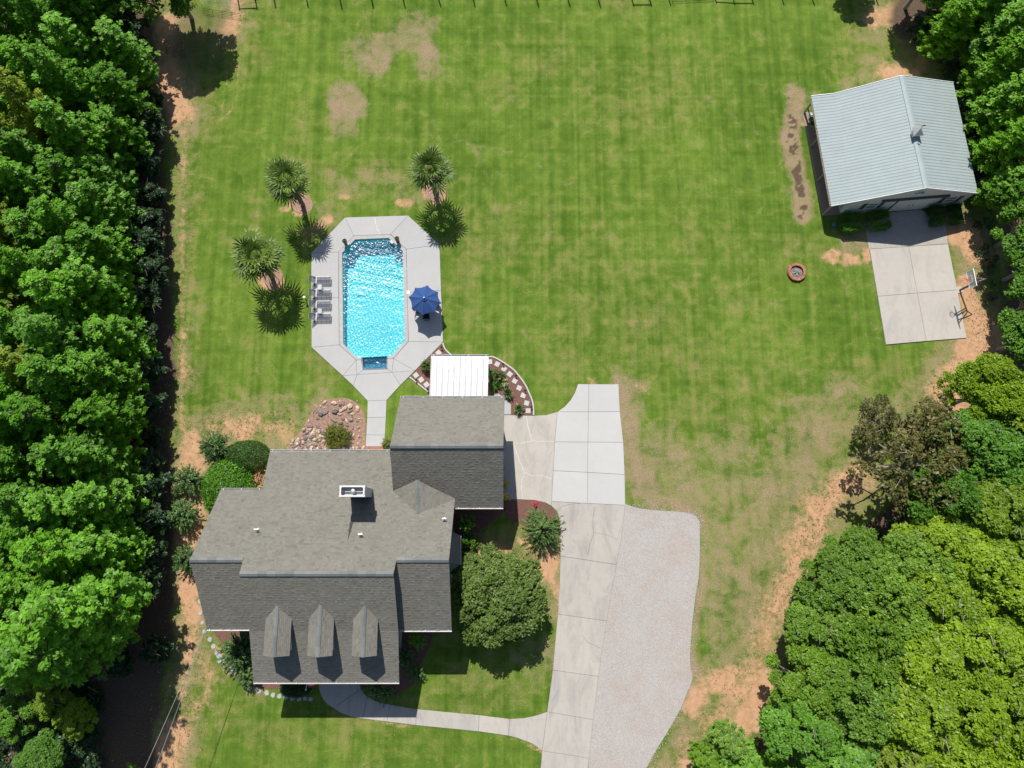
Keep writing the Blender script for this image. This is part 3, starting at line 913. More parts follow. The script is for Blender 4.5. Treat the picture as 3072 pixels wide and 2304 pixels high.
# steps bay
M['step_blue'] = simple('dark blue step shell', (0.05, 0.16, 0.26), 0.4)
mb = MB()
S0, S1, S2, S3 = z2(590, 1350), z2(806, 1343), z2(803, 1446), z2(600, 1454)
def pr(a, b, c, d, z0, z1):
    mb.prism([(p.x, p.y) for p in (a, b, c, d)], z0, z1)
for k, (t0, t1) in enumerate(((0.02, 0.34), (0.34, 0.67), (0.67, 1.0))):
    pr(S0.lerp(S3, t0), S1.lerp(S2, t0), S1.lerp(S2, t1), S0.lerp(S3, t1), -1.3, -0.85+0.24*k)
mb.build('step', M['step_blue'], pool)
mb = MB()
rim = smooth_line([z2(589, 1350), z2(594, 1400), z2(600, 1440), z2(612, 1456), z2(700, 1452), z2(790, 1448), z2(803, 1436), z2(805, 1400), z2(807, 1344)], 3)
for a, b_ in zip(rim[:-1], rim[1:]):
    mb.bar(a+Vector((0, 0, -0.09)), b_+Vector((0, 0, -0.09)), 0.07, 0.34)
mb.build('step_rim', M['deck'] if False else simple('slate rim', (0.16, 0.19, 0.22), 0.5), pool)
# coping stones
cin = [(418, 455), (530, 338), (820, 325), (942, 440), (960, 1210), (848, 1338)]
cout = [(390, 450), (520, 310), (834, 299), (968, 426), (988, 1214), (859, 1360)]
ring = [(z2(*a), z2(*b_)) for a, b_ in zip(cin, cout)]
ringL = [(z2(546, 1354), z2(540, 1373)), (z2(427, 1235), z2(397, 1244)), ring[0]]
extra = [ring[5], (z2(809, 1343), z2(812, 1361))]
extra2 = [(z2(586, 1352), z2(584, 1371)), ringL[0]]
def coping(seq):
    for (i0, o0), (i1, o1) in zip(seq[:-1], seq[1:]):
        L = (i1-i0).length
        k = max(1, round(L/0.62))
        cuts = [0]+sorted((j+rnd.uniform(-0.22, 0.22))/k for j in range(1, k))+[1]
        for t0, t1 in zip(cuts[:-1], cuts[1:]):
            g = 0.004/L
            q = [i0.lerp(i1, t0+g), i0.lerp(i1, t1-g), o0.lerp(o1, t1-g), o0.lerp(o1, t0+g)]
            s = MB()
            v = (q[0]-q[3]).normalized()*0.03
            q[0] = q[0]+v; q[1] = q[1]+v
            s.prism([(p.x, p.y) for p in q], -0.03, 0.075+rnd.uniform(-0.002, 0.004))
            o = s.build('coping_stone', M['coping'], pool)
coping(ring); coping(ringL); coping(extra); coping(extra2)
# skimmer lid
# water
def make_water():
    bnd = inset([(p.x, p.y) for p in POOL], 0.0)
    x0 = min(p[0] for p in bnd); x1 = max(p[0] for p in bnd); y0 = min(p[1] for p in bnd); y1 = max(p[1] for p in bnd)
    s = 0.033
    gx = np.arange(x0-0.05, x1+0.05, s); gy = np.arange(y0-0.05, y1+0.05, s)
    X, Y = np.meshgrid(gx, gy, indexing='ij')
    Z = np.zeros_like(X); Lp = np.zeros_like(X)
    r = np.random.default_rng(3)
    wx = X+0.35*(fbm(X, Y, 0.7, 41)-0.5); wy = Y+0.35*(fbm(X, Y, 0.7, 47)-0.5)
    for lam, slope, cnt in ((1.2, 0.03, 8), (0.5, 0.05, 12), (0.28, 0.11, 18), (0.17, 0.13, 18)):
        for i in range(cnt):
            l = lam*r.uniform(0.8, 1.25); k = 2*math.pi/l
            th = r.normal(math.pi/2, 0.75)
            ph = r.uniform(0, 6.28)
            a = slope*math.sqrt(2/cnt)/k
            arg = k*(wx*math.cos(th)+wy*math.sin(th))+ph
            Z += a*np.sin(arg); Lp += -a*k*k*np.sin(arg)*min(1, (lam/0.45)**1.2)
    patch = 0.35+1.3*fbm(X, Y, 0.30, 77)
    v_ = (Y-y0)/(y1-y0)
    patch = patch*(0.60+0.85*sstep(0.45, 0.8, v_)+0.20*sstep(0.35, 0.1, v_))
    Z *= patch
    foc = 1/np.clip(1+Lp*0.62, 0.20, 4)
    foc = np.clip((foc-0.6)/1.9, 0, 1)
    V = np.stack([X, Y, Z-0.10], -1).reshape(-1, 3)
    nx, ny = X.shape
    idx = np.arange(nx*ny).reshape(nx, ny)
    Fq = np.stack([idx[:-1, :-1], idx[1:, :-1], idx[1:, 1:], idx[:-1, 1:]], -1).reshape(-1, 4)
    ctr = V[Fq].mean(1)
    Fq = Fq[inside(ctr[:, 0], ctr[:, 1], inset(bnd, -0.035))]
    used = np.unique(Fq); mp = np.zeros(len(V), int); mp[used] = np.arange(len(used))
    V2 = V[used]; Fq = mp[Fq]; fo = foc.reshape(-1)[used]
    me = bpy.data.meshes.new('water')
    me.from_pydata((V2-np.array(pc)).tolist(), [], Fq.tolist())
    at = me.attributes.new('focus', 'FLOAT', 'POINT')
    at.data.foreach_set('value', fo.astype(np.float32))
    me.polygons.foreach_set('use_smooth', [True]*len(me.polygons))
    m = bpy.data.materials.new('pool water'); m.use_nodes = True
    nt = m.node_tree
    nt.nodes.remove(nt.nodes['Principled BSDF'])
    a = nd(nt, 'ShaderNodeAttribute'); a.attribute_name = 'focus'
    col = mix(nt, a.outputs['Fac'], (0.30, 0.76, 0.79), (1.0, 1.0, 1.0))  # caustic light net painted into the water tint, brightest where waves focus
    t = nd(nt, 'ShaderNodeBsdfTransparent'); lk(nt, col, t.inputs[0])
    g = nd(nt, 'ShaderNodeBsdfGlossy'); g.inputs['Roughness'].default_value = 0.25
    g.inputs[0].default_value = (1, 1, 1, 1)
    fr = nd(nt, 'ShaderNodeFresnel'); fr.inputs[0].default_value = 1.33
    ms = nd(nt, 'ShaderNodeMixShader')
    lk(nt, fr.outputs[0], ms.inputs[0]); lk(nt, t.outputs[0], ms.inputs[1]); lk(nt, g.outputs[0], ms.inputs[2])
    df = nd(nt, 'ShaderNodeBsdfDiffuse'); df.inputs[0].default_value = (0.03, 0.33, 0.60, 1)
    m2 = nd(nt, 'ShaderNodeMixShader'); m2.inputs[0].default_value = 0.16
    lk(nt, t.outputs[0], m2.inputs[1]); lk(nt, df.outputs[0], m2.inputs[2]); lk(nt, m2.outputs[0], ms.inputs[1])
    lk(nt, ms.outputs[0], nt.nodes['Material Output'].inputs[0])
    me.materials.append(m)
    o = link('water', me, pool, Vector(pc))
    return o
make_water()
mb = MB(); p = z2(988, 795); mb.box((p.x, p.y, 0.075), (0.26, 0.26, 0.03), R(-2))
tag(mb.build('skimmer_lid', M['white'], None, org=(p.x, p.y, 0.06)), 'small white square skimmer lid on the deck between pool and blue umbrella', 'lid')
# ------------------------------------------------------------------ house
HZ = Vector((0, 0, 1))
zr = 8.6; pm = 0.60
yr = U(1347, 1680, zr).y
BACK = (Vector((0, pm, 1)), pm*yr+zr)
WFR = (Vector((0, -pm, 1)), -pm*yr+zr)
rm = PL(950, 1721.5, *BACK); ym, zm = rm.y, rm.z
MFR = (Vector((0, -pm, 1)), -pm*ym+zm)
bk = PL(960, 1893, *MFR); yb_, zb_ = bk.y, bk.z
zg = 7.75; zge = 4.4
bp = lambda x, y: PL(x, y, *BACK)
wp = lambda x, y: PL(x, y, *WFR)
mp_ = lambda x, y: PL(x, y, *MFR)
house = thing('house', 'large grey shingled family house with three front dormers beside the concrete driveway', 'house', (U(1000, 1700).x, U(1000, 1700).y, 0))

def shingles(poly, parent, expo=0.145, lift=0.004, light=0.5):
    """courses of tabs laid on a planar roof polygon; returns one mesh"""
    nrm = Vector((0, 0, 0)); n = len(poly)
    for i in range(n):
        nrm += poly[i].cross(poly[(i+1) % n])
    nrm.normalize()
    if nrm.z < 0: nrm = -nrm
    t = HZ.cross(nrm).normalized()
    s = t.cross(nrm).normalized()
    if s.z > 0: s = -s
    P = [(p.dot(t), p.dot(s)) for p in poly]
    off = poly[0].dot(nrm)
    b0 = min(p[1] for p in P); b1 = max(p[1] for p in P)
    mb = MB()
    def pt(a, b, h): return t*a+s*b+nrm*(off+h)
    k = math.floor(b0/expo)
    while k*expo < b1:
        lo = max(k*expo, b0); hi = min((k+1)*expo, b1)
        k += 1
        if hi-lo < 0.01: continue
        m_ = (lo+hi)/2
        xs = []
        for i in range(n):
            (a0, c0), (a1, c1) = P[i], P[(i+1) % n]
            if (c0 > m_) != (c1 > m_):
                f = lambda b: a0+(a1-a0)*(b-c0)/(c1-c0)
                xs.append((f(m_), f(lo), f(hi)))
        xs.sort()
        for L, Rr in zip(xs[0::2], xs[1::2]):
            a = L[0]
            first = True
            cuts = []
            c = math.floor(L[0]/0.3)*0.3-rnd.random()*0.3
            while c < Rr[0]:
                c += rnd.choice((0.13, 0.17, 0.22, 0.3, 0.36))
                if L[0]+0.06 < c < Rr[0]-0.06: cuts.append(c)
            ed = [None]+cuts+[None]
            for i in range(len(ed)-1):
                l0, l1 = (L[1], L[2]) if ed[i] is None else (ed[i], ed[i])
                r0, r1 = (Rr[1], Rr[2]) if ed[i+1] is None else (ed[i+1], ed[i+1])
                hh = lift+0.011+(0.017 if (i+k) % 2 else 0)*rnd.random()
                tt = min(1, max(0, rnd.gauss(light, 0.085)+(-0.22 if rnd.random() < 0.14 else 0)))
                v = [pt(l0, lo, lift), pt(r0, lo, lift), pt(r1, hi, hh), pt(l1, hi, hh), pt(r1, hi, 0), pt(l1, hi, 0)]
                mb.add(v, [(3, 2, 1, 0), (5, 4, 2, 3)], tt)
    return mb
def slope(poly, parent, name='roof_slope', th=0.16, light=0.5):
    b = MB(); b.slab(poly, th)
    o = b.build(name, M['roof_base'], parent)
    sh = shingles(poly, parent, light=light)
    sh.build('shingle', M['shingle'], o, tint=True, kind='stuff')
    return o
def ridge_cap(a, b, parent, w=0.36, h=0.05, piece=0.6):
    """raised ridge vent with cap shingles; each cap length its own tint"""
    mb = MB()
    d = (b-a); L = d.length; d.normalize()
    x = d.cross(HZ).normalized()
    k = max(1, int(L/piece))
    for i in range(k):
        p = a+d*(L*i/k); q = a+d*(L*(i+1)/k-0.005)
        dr = Vector((0, 0, -w*0.5*0.45))
        vs = []
        for pp in (p, q):
            vs += [pp-x*w/2+dr+HZ*0.02, pp-x*w/2+dr+HZ*(h+0.02), pp+HZ*(h+0.03), pp+x*w/2+dr+HZ*(h+0.02), pp+x*w/2+dr+HZ*0.02]
        mb.add(vs, [(0, 1, 6, 5), (1, 2, 7, 6), (2, 3, 8, 7), (3, 4, 9, 8), (0, 4, 3, 2, 1), (5, 6, 7, 8, 9)], rnd.random())
    return mb.build('ridge_cap', M['ridge'], parent, tint=True)
# back slope: main + both wings, one plane
back_poly = [bp(810, 1354), bp(1170, 1354), bp(1179.5, 1473), bp(1254.4, 1540), bp(1365, 1496), bp(1347, 1680), bp(1189, 1680),
             bp(1180.8, 1721.5), bp(718.7, 1721.5), bp(728.6, 1680), bp(569.5, 1680), bp(662, 1470), bp(786, 1470)]
slope(back_poly, house, light=0.52)
slope([wp(569.5, 1680), wp(745, 1680), wp(772, 1886), wp(620.5, 1886)], house)
slope([wp(1172, 1680), wp(1347, 1680), wp(1355, 1889), wp(1185, 1889)], house)
up_poly = [mp_(718.7, 1721.5), mp_(1180.8, 1721.5), mp_(1195, 1893), mp_(748, 1893)]
slope(up_poly, house)
ze = 4.75
pe_l, pe_r = U(760.5, 2045, ze), U(1197.4, 2045, ze)
slope([up_poly[3], up_poly[2], pe_r, pe_l], house, light=0.56)
ridge_cap(mp_(718.7, 1721.5), mp_(1180.8, 1721.5), house)
ridge_cap(wp(569.5, 1680), bp(729, 1680), house)
ridge_cap(bp(1189, 1680), bp(1347, 1680), house)
# garage
gl, gr = U(1170, 1337.6, zg), U(1510, 1337.6, zg)
ge_r, ge_l = U(1510, 1521, zge), U(1184, 1521, zge)
gb_r, gb_l = U(1514, 1193.5, zge), U(1201, 1193.5, zge)
slope([gl, gr, ge_r, ge_l], house)
slope([gr, gl, gb_l, gb_r], house, light=0.52)
ridge_cap(gl, gr, house)
# cross gable
gn = (gr-gl).cross(ge_r-gl).normalized()
if gn.z < 0: gn = -gn
GFR = (gn, gn.dot(gl))
up1 = HZ*0.015
c1 = PL(1254.4, 1442, *GFR); c2 = bp(1254.4, 1540)
c1.z = max(c1.z, c2.z)
c2 = Vector((c2.x, c2.y, c2.z))
cw = bp(1179.5, 1473); ce = bp(1365, 1496)
slope([c1+up1, c2+up1, cw+up1], house, th=0.08)
slope([c2+up1, c1+up1, ce+up1], house, th=0.08)
ridge_cap(c1, c2, house, 0.3)
# gutters
def gutter(a, b, parent, mat='gutter_white', w=0.13, side=1, hang=True):
    mb = MB()
    d = (b-a).normalized(); x = d.cross(HZ)*side
    mb.bar(a+x*(w+0.01)-HZ*0.04, b+x*(w+0.01)-HZ*0.04, 0.022, 0.13)
    mb.bar(a+x*(w*0.5)-HZ*0.11, b+x*(w*0.5)-HZ*0.11, w, 0.012)
    mb.bar(a+x*0.012-HZ*0.06, b+x*0.012-HZ*0.06, 0.02, 0.1)
    o = mb.build('gutter', M[mat], parent)
    if hang:
        k = int((b-a).length/1.5)
        for i in range(k+1):
            h = MB(); p = a.lerp(b, (i+0.15)/(k+0.3)); h.bar(p-HZ*0.005, p+x*(w+0.015)-HZ*0.005, 0.05, 0.02)
            h.build('hanger', M[mat], o)
    return o
gutter(bp(810, 1354), bp(1170, 1354), house, side=-1); gutter(bp(662, 1470), bp(786, 1470), house, side=-1)
gutter(wp(620.5, 1886), wp(756, 1886), house, side=1); gutter(wp(1198, 1889), wp(1355, 1889), house, side=1)
gutter(pe_l, pe_r, house, side=1); gutter(U(1366, 1521, zge), ge_r, house, side=1); gutter(gb_l, gb_r, house, side=-1)
# walls: extruded profiles under the roofs
def wall(x0, x1, prof, mat='siding'):
    mb = MB()
    n = len(prof)
    vs = [Vector((x0, y, z)) for y, z in prof]+[Vector((x1, y, z)) for y, z in prof]
    mb.add(vs, [list(range(n)), list(reversed(range(n, 2*n)))]+[(i, n+i, n+(i+1) % n, (i+1) % n) for i in range(n)])
    return mb.build('wall', M[mat], house)
ov = 0.42; dz = 0.24
XL = (wp(569.5, 1680).x+wp(620.5, 1886).x)/2; XR = wp(1355, 1889).x
XmL = mp_(718.7, 1721.5).x; XmR = mp_(1180.8, 1721.5).x
ywf = wp(620.5, 1886).y; ywb = bp(720, 1470).y; ymb = bp(1000, 1354).y; yrb = bp(1365, 1496).y
zwf = wp(620.5, 1886).z; zwb = bp(720, 1470).z; zmb = bp(1000, 1354).z; zrb = bp(1365, 1496).z
wall(XL+0.35, XmL+1.0, [(ywf+ov, 0), (ywf+ov, zwf+ov*pm-dz), (yr, zr-dz), (ywb-ov, zwb+ov*pm-dz), (ywb-ov, 0)])
wall(XmR-1.0, XR-0.35, [(ywf+ov, 0.01), (ywf+ov, zwf+ov*pm-dz), (yr, zr-dz), (yrb-0.1, zrb+0.1*pm-dz), (yrb-0.1, 0.01)])
wall(XmL+0.36, XmR-0.3, [(yb_, 0.02), (yb_, zb_-dz), (ym, zm-dz), (ymb-ov, zmb+ov*pm-dz), (ymb-ov, 0.02)])
wall((gl.x+ge_l.x)/2+0.4, gr.x-0.33, [(ge_r.y+ov, 0.03), (ge_r.y+ov, zge+ov*0.9-dz), (gl.y, zg-dz), (gb_r.y-ov, zge+ov*0.9-dz), (gb_r.y-ov, 0.03)])
# porch floor, columns, doors and windows on the front and right hand walls
mb = MB(); mb.prism([(pe_l.x+0.5, pe_l.y+0.55), (pe_r.x-0.5, pe_l.y+0.55), (pe_r.x-0.5, yb_), (pe_l.x+0.5, yb_)], 0, 0.42)
mb.build('porch_floor', M['drive_old'], house)
for i in range(6):
    x = pe_l.x+0.6+(pe_r.x-pe_l.x-1.2)*i/5
    mb = MB(); mb.lathe((x, pe_l.y+0.65, 0.42), [(0.16, 0), (0.16, 0.12), (0.11, 0.16), (0.10, 3.9), (0.15, 3.95), (0.15, 4.1)], 12)
    mb.build('column', M['white'], house)
def window(c, nrm, w, h, name='window', door=False):
    nrm = Vector(nrm); x = HZ.cross(nrm)
    c = Vector(c)
    f = MB()
    for s in (-1, 1):
        f.bar(c+x*(s*w/2)-HZ*h/2+nrm*0.03, c+x*(s*w/2)+HZ*h/2+nrm*0.03, 0.08, 0.07, up=nrm)
        f.bar(c-x*(w/2+0.04)+HZ*(s*h/2)+nrm*0.035, c+x*(w/2+0.04)+HZ*(s*h/2)+nrm*0.035, 0.07, 0.08)
    f.bar(c-x*(w/2)+nrm*0.025, c+x*(w/2)+nrm*0.025, 0.05, 0.05)
    o = f.build(name, M['white'], house)
    g = MB(); g.bar(c-HZ*(h/2-0.03)+nrm*0.012, c+HZ*(h/2-0.03)+nrm*0.012, w-0.06, 0.016, up=nrm)
    g.build('pane', M['barn_trim'] if door else M['glass'], o)
for fx in (0.14, 0.3, 0.7, 0.86):
    window((pe_l.x+(pe_r.x-pe_l.x)*fx, yb_, 1.9), (0, -1, 0), 1.1, 1.8)
window(((pe_l.x+pe_r.x)/2, yb_, 1.55), (0, -1, 0), 1.1, 2.2, 'door', True)
window((XR-2.3, ywf+ov, 2.0), (0, -1, 0), 1.2, 1.6); window((XL+2.0, ywf+ov, 2.0), (0, -1, 0), 1.2, 1.6)
window((gr.x-0.33, gl.y-1.8, 1.25), (1, 0, 0), 2.8, 2.3, 'door', True); window((gr.x-0.33, gl.y+2.0, 1.25), (1, 0, 0), 2.8, 2.3, 'door', True)
window((gr.x-0.33, gl.y, 5.6), (1, 0, 0), 0.9, 1.2)
# bay window on the right hand wall
b1, b2, b3, b4 = U(1362, 1591, 4.6), U(1381, 1607, 3.9), U(1381, 1694, 3.9), U(1352, 1718, 4.3)
xw = XR-0.36
ba = [Vector((xw, b1.y, 4.9)), Vector((b2.x, b2.y, 4.0)), Vector((b3.x, b3.y, 4.0)), Vector((xw, b4.y, 4.9)), Vector((xw, (b1.y+b4.y)/2, 5.0))]
ba0 = Vector((xw, b1.y+0.1, 4.0)); ba3 = Vector((xw, b4.y-0.1, 4.0))
mb = MB()
apx0 = Vector((xw, b2.y-0.2, 5.0)); apx1 = Vector((xw, b3.y+0.2, 5.0))
e0 = Vector((xw, b1.y, 4.0)); e1 = Vector((b2.x, b2.y, 4.0)); e2 = Vector((b3.x, b3.y, 4.0)); e3 = Vector((xw, b4.y, 4.0))
mb.add([e0, e1, e2, e3, apx0, apx1], [(0, 1, 4), (1, 2, 5, 4), (2, 3, 5), (3, 2, 1, 0)], 0.45)
bay = mb.build('bay_roof', M['shingle'], house, tint=True)
gutter(e1, e2, house, hang=False, side=-1, w=0.05)
mb = MB(); mb.prism([(e0.x, e0.y-0.15), (e1.x-0.15, e1.y-0.1), (e2.x-0.15, e2.y+0.1), (e3.x, e3.y+0.15)], 0.3, 3.95)
mb.build('bay_wall', M['siding'], house)
# chimney
ch0, ch1 = U(1019, 1456, 9.4), U(1094, 1491, 9.4)
cx0, cx1, cy0, cy1 = ch0.x+0.10, ch1.x-0.10, ch1.y+0.08, ch0.y-0.08
mb = MB(); mb.prism([(cx0, cy0), (cx1, cy0), (cx1, cy1), (cx0, cy1)], 4.5, 8.80)
chim = mb.build('chimney', M['trim_blue'], house)
ccx, ccy = (cx0+cx1)/2, (cy0+cy1)/2
W, D_ = cx1-cx0+0.2, cy1-cy0+0.16
mb = MB()
t_ = 0.035
for s in (-1, 1):
    mb.box((ccx, ccy+s*(D_/2-t_/2), 9.05), (W, t_, 0.50)); mb.box((ccx+s*(W/2-t_/2), ccy, 9.05), (t_, D_-2*t_-0.004, 0.50))
    mb.box((ccx, ccy+s*(D_/2-0.07), 9.425), (W+0.04, 0.11, 0.03)); mb.box((ccx+s*(W/2-0.07), ccy, 9.425), (0.11, D_-0.225, 0.03))
    for s2 in (-1, 1):
        mb.box((ccx+s*(W/2-0.12), ccy+s2*(D_/2-0.06), 9.355), (0.12, 0.06, 0.11))
    for sx in (-1, 1):
        mb.prism([(ccx+sx*(W/2-0.10), ccy+s*(D_/2-0.10)), (ccx+sx*(W/2-0.22), ccy+s*(D_/2-0.10)), (ccx+sx*(W/2-0.10), ccy+s*(D_/2-0.22))], 9.41, 9.445)
mb.build('shroud', M['gutter_white'], chim)
mb = MB(); mb.box((ccx, ccy, 8.812), (W-0.08, D_-0.08, 0.02)); mb.build('chase_cover', M['trim_blue'], chim)
mb = MB(); mb.lathe((ccx+0.02, ccy-0.02, 8.80), [(0.14, 0), (0.14, 0.42), (0.17, 0.43), (0.17, 0.47), (0.05, 0.52)], 20)
mb.build('flue_pipe', M['steel'], chim, smooth=False)
# plumbing vents
for px, py in ((774, 1588), (1083.5, 1602.5), (1333.5, 1556)):
    p = bp(px, py)
    mb = MB(); mb.tube([p-HZ*0.1, p+HZ*0.38], 0.05, 8); mb.tube([p+Vector((-0.16, 0, 0.4)), p+Vector((0.16, 0, 0.4))], 0.05, 8)
    mb.lathe(p, [(0.12, -0.1), (0.06, 0.12)], 10)
    mb.build('vent_pipe', M['white'], house)
# thin dark triangular slab added on the back slope, between chimney and ridge
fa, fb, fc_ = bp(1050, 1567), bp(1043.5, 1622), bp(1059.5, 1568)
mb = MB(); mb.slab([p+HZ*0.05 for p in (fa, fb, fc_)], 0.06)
mb.build('dark_wedge', M['dark'], house)
# dormers
for (rtx, rty, rbx, rby, ltx, lty, rrx, rry) in ((831, 1817, 821, 1972, 800, 1857, 877, 1855), (961, 1815, 954.5, 1972, 933, 1855, 1007, 1853), (1094, 1817, 1088, 1972, 1062, 1855, 1136, 1857)):
    rt = mp_(rtx, rty); rb = U((rbx+rtx)/2-4, rby, rt.z); rb.x = rt.x
    le = mp_(ltx, lty); re = mp_(rrx, rry)
    zed = (le.z+re.z)/2; hw = (re.x-le.x)/2; xm = rt.x
    yed = (le.y+re.y)/2; yf = rb.y
    lt_ = Vector((xm-hw, yed, zed)); rt2 = Vector((xm+hw, yed, zed))
    lf = Vector((xm-hw, yf, zed)); rf = Vector((xm+hw, yf, zed))
    rb = Vector((xm, yf, rt.z))
    # walls
    mb = MB()
    zlow = 5.0; wi = 0.16; yfr = yf+0.25
    prof = [(xm-hw+wi, zlow), (xm+hw-wi, zlow), (xm+hw-wi, zed-0.02), (xm, rt.z-0.2), (xm-hw+wi, zed-0.02)]
    vs = [Vector((x, yfr, z)) for x, z in prof]+[Vector((x, yed+0.3, z)) for x, z in prof]
    n = 5
    mb.add(vs, [list(range(n)), list(reversed(range(n, 2*n)))]+[(i, n+i, n+(i+1) % n, (i+1) % n) for i in range(n)])
    dm_ = mb.build('dormer', M['siding'], house)
    for pl in ([rt, rb, lf, lt_], [rb, rt, rt2, rf]):
        b = MB(); b.slab(pl, 0.09); b.build('dormer_roof', M['roof_base'], dm_)
        sh = shingles(pl, dm_, light=0.55); sh.build('shingle', M['shingle'], dm_, tint=True, kind='stuff')
    ridge_cap(rt, rb, dm_, 0.26, 0.03)
    f = MB()
    c = Vector((xm, yfr, (zed+5.55)/2+0.05))
    for s in (-1, 1):
        f.bar(c+Vector((s*0.42, -0.03, -0.5)), c+Vector((s*0.42, -0.03, 0.5)), 0.07, 0.06, up=(0, 1, 0)); f.bar(c+Vector((-0.46, -0.035, s*0.5)), c+Vector((0.46, -0.035, s*0.5)), 0.06, 0.07)
    f.build('window_frame', M['white'], dm_)
    g = MB(); g.box(c+Vector((0, -0.01, 0)), (0.8, 0.02, 0.96)); g.build('pane', M['glass'], dm_)
# brick step at the back door
mb = MB(); a0, a1 = z9(1600, 1186), z9(2003, 1186)
st = MB(); st.prism([(a0.x, a0.y), (a1.x, a1.y), (a1.x, a1.y-0.9), (a0.x, a0.y-0.9)], 0.0, 0.10)
step = tag(st.build('back_step', M['brick'], None, org=(a0.x, a0.y, 0)), 'red brick step where the pool walk meets the back door of the house', 'step')
mb = MB()
for r_ in range(2):
    nb = 40 if r_ == 0 else 20
    for i in range(nb):
        w = (a1.x-a0.x)/nb
        mb.box((a0.x+w*(i+0.5), a0.y-0.13-r_*0.2, 0.11), (w-0.012, 0.21 if r_ == 0 else 0.16, 0.05))
mb.build('brick', M['brick'], step, kind='stuff')

# ------------------------------------------------------------------ white patio cover behind the garage
q0, q1, q2, q3 = U(1293, 1069, 2.65), U(1466, 1070, 2.65), U(1463, 1192, 3.05), U(1288, 1191, 3.05)
q2.y = q3.y = gb_r.y+0.08; 
cover = thing('patio_cover', 'white metal patio roof attached to the back of the garage', 'patio cover', (q0.x, q0.y, 0))
NP = 10
for i in range(NP):
    a, b, c, d = q0.lerp(q1, i/NP), q0.lerp(q1, (i+1)/NP), q3.lerp(q2, (i+1)/NP), q3.lerp(q2, i/NP)
    e = Vector((0.012, 0, 0))
    mb = MB(); mb.slab([a+e, b-e, c-e, d+e], 0.05); 
    mb.bar(a+Vector((0.03, 0, 0.02)), d+Vector((0.03, 0, 0.02)), 0.035, 0.045)
    pn = mb.build('roof_panel', M['awning'], cover)
    mb = MB(); f0 = rnd.uniform(0, .3); mb.bar(a.lerp(d, f0)+Vector((0.065, 0, 0.004)), d+Vector((0.065, 0, 0.004)), 0.07, 0.012)
    if i % 3 == 1: mb.bar(a.lerp(b, .55).lerp(d.lerp(c, .55), .1)+HZ*0.004, d.lerp(c, .55)+HZ*0.004, 0.045, 0.012)
    mb.build('seam', M['awning_rib'], pn)
gutter(q0, q1, cover, side=-1, w=0.16)
mb = MB(); mb.bar(q0-HZ*0.15+Vector((0, -0.12, 0)), q1-HZ*0.15+Vector((0, -0.12, 0)), 0.08, 0.18); mb.build('beam', M['white'], cover)
for t in (0.02, 0.34, 0.67, 0.98):
    p = q0.lerp(q1, t); mb = MB(); mb.box((p.x, p.y-0.12, 1.21), (0.1, 0.1, 2.4)); mb.build('post', M['white'], cover)
mb = MB(); mb.prism([(q0.x+0.1, q0.y-0.05), (q1.x-0.05, q1.y-0.05), (q1.x-0.05, q3.y), (q0.x+0.1, q3.y)], -0.02, 0.05)
mb.build('patio', M['deck'], None, kind='structure')
pad = [z3(*p) for p in ((1257, 825), (1297, 822), (1465, 965), (1465, 1095), (1380, 1095), (1257, 890))]
paving('side_pad', 'deck', [pad])

# ------------------------------------------------------------------ planting bed round the patio
lft = [z3(*p) for p in ((615, 205), (640, 270), (680, 318), (725, 355))]
rgt = [z3(*p) for p in ((1190, 376), (1245, 379), (1320, 415), (1420, 480), (1500, 540), (1560, 610), (1640, 720), (1700, 850), (1735, 950), (1747, 1102))]
bedL = [z3(605, 205)]+smooth_line(lft, 4)+[z3(725, 460), z3(700, 800), z3(520, 870), z3(440, 815), z3(208, 628)]
bedR = smooth_line(rgt, 4)+[z3(1465, 1100), z3(1465, 965), z3(1297, 822), z3(1257, 825), z3(1150, 800), z3(1120, 400)]
def bed(name, poly, mat='mulch', z=0.03):
    mb = MB(); mb.prism([(p.x, p.y) for p in poly], -0.03, z)
    return mb.build(name, M[mat], None, kind='structure')
bL = bed('mulch_bed', bedL); bR = bed('mulch_bed', bedR)
def edging(pts, parent, w=0.11, h=0.11):
    mb = MB()
    for a, b in zip(pts[:-1], pts[1:]):
        mb.bar(a+HZ*(h/2-0.02), b+HZ*(h/2-0.02), w, h)
    return mb.build('edging', M['paver'], parent)
edging(smooth_line(lft, 4), bL); edging([z3(205, 628), z3(440, 815)], bL); edging(smooth_line(rgt, 4), bR)
for x, y, a, par in ((563, 327, 42, bL), (282, 606, 40, bL), (347, 662, 38, bL), (413, 722, 38, bL), (1200, 438, 3, bR), (1292, 468, -28, bR), (1378, 527, -36, bR), (1449, 593, -38, bR),
                (1511, 678, -28, bR), (1565, 765, -26, bR), (1617, 857, -20, bR), (1658, 953, -16, bR), (1677, 1048, 0, bR)):
    p = z3(x, y); mb = MB(); mb.box((p.x, p.y, 0.045), (0.425, 0.425, 0.05), R(a))
    mb.box((p.x, p.y, 0.0715), (0.36, 0.36, 0.004), R(a))
    mb.build('paver', M['paver'], par)
lights = [(604, 267, 'at the tip of the bed by the pool deck corner'), (288, 674, 'inside the edging left of the patio roof, nearest the pool deck'), (432, 792, 'in the corner between patio roof and garage'),
          (1367, 474, 'right of the patio roof, topmost along the curved edging'), (1526, 618, 'second from the top along the curved edging'), (1638, 803, 'third from the top along the curved edging'), (1719, 1004, 'lowest along the curved edging, near the driveway')]
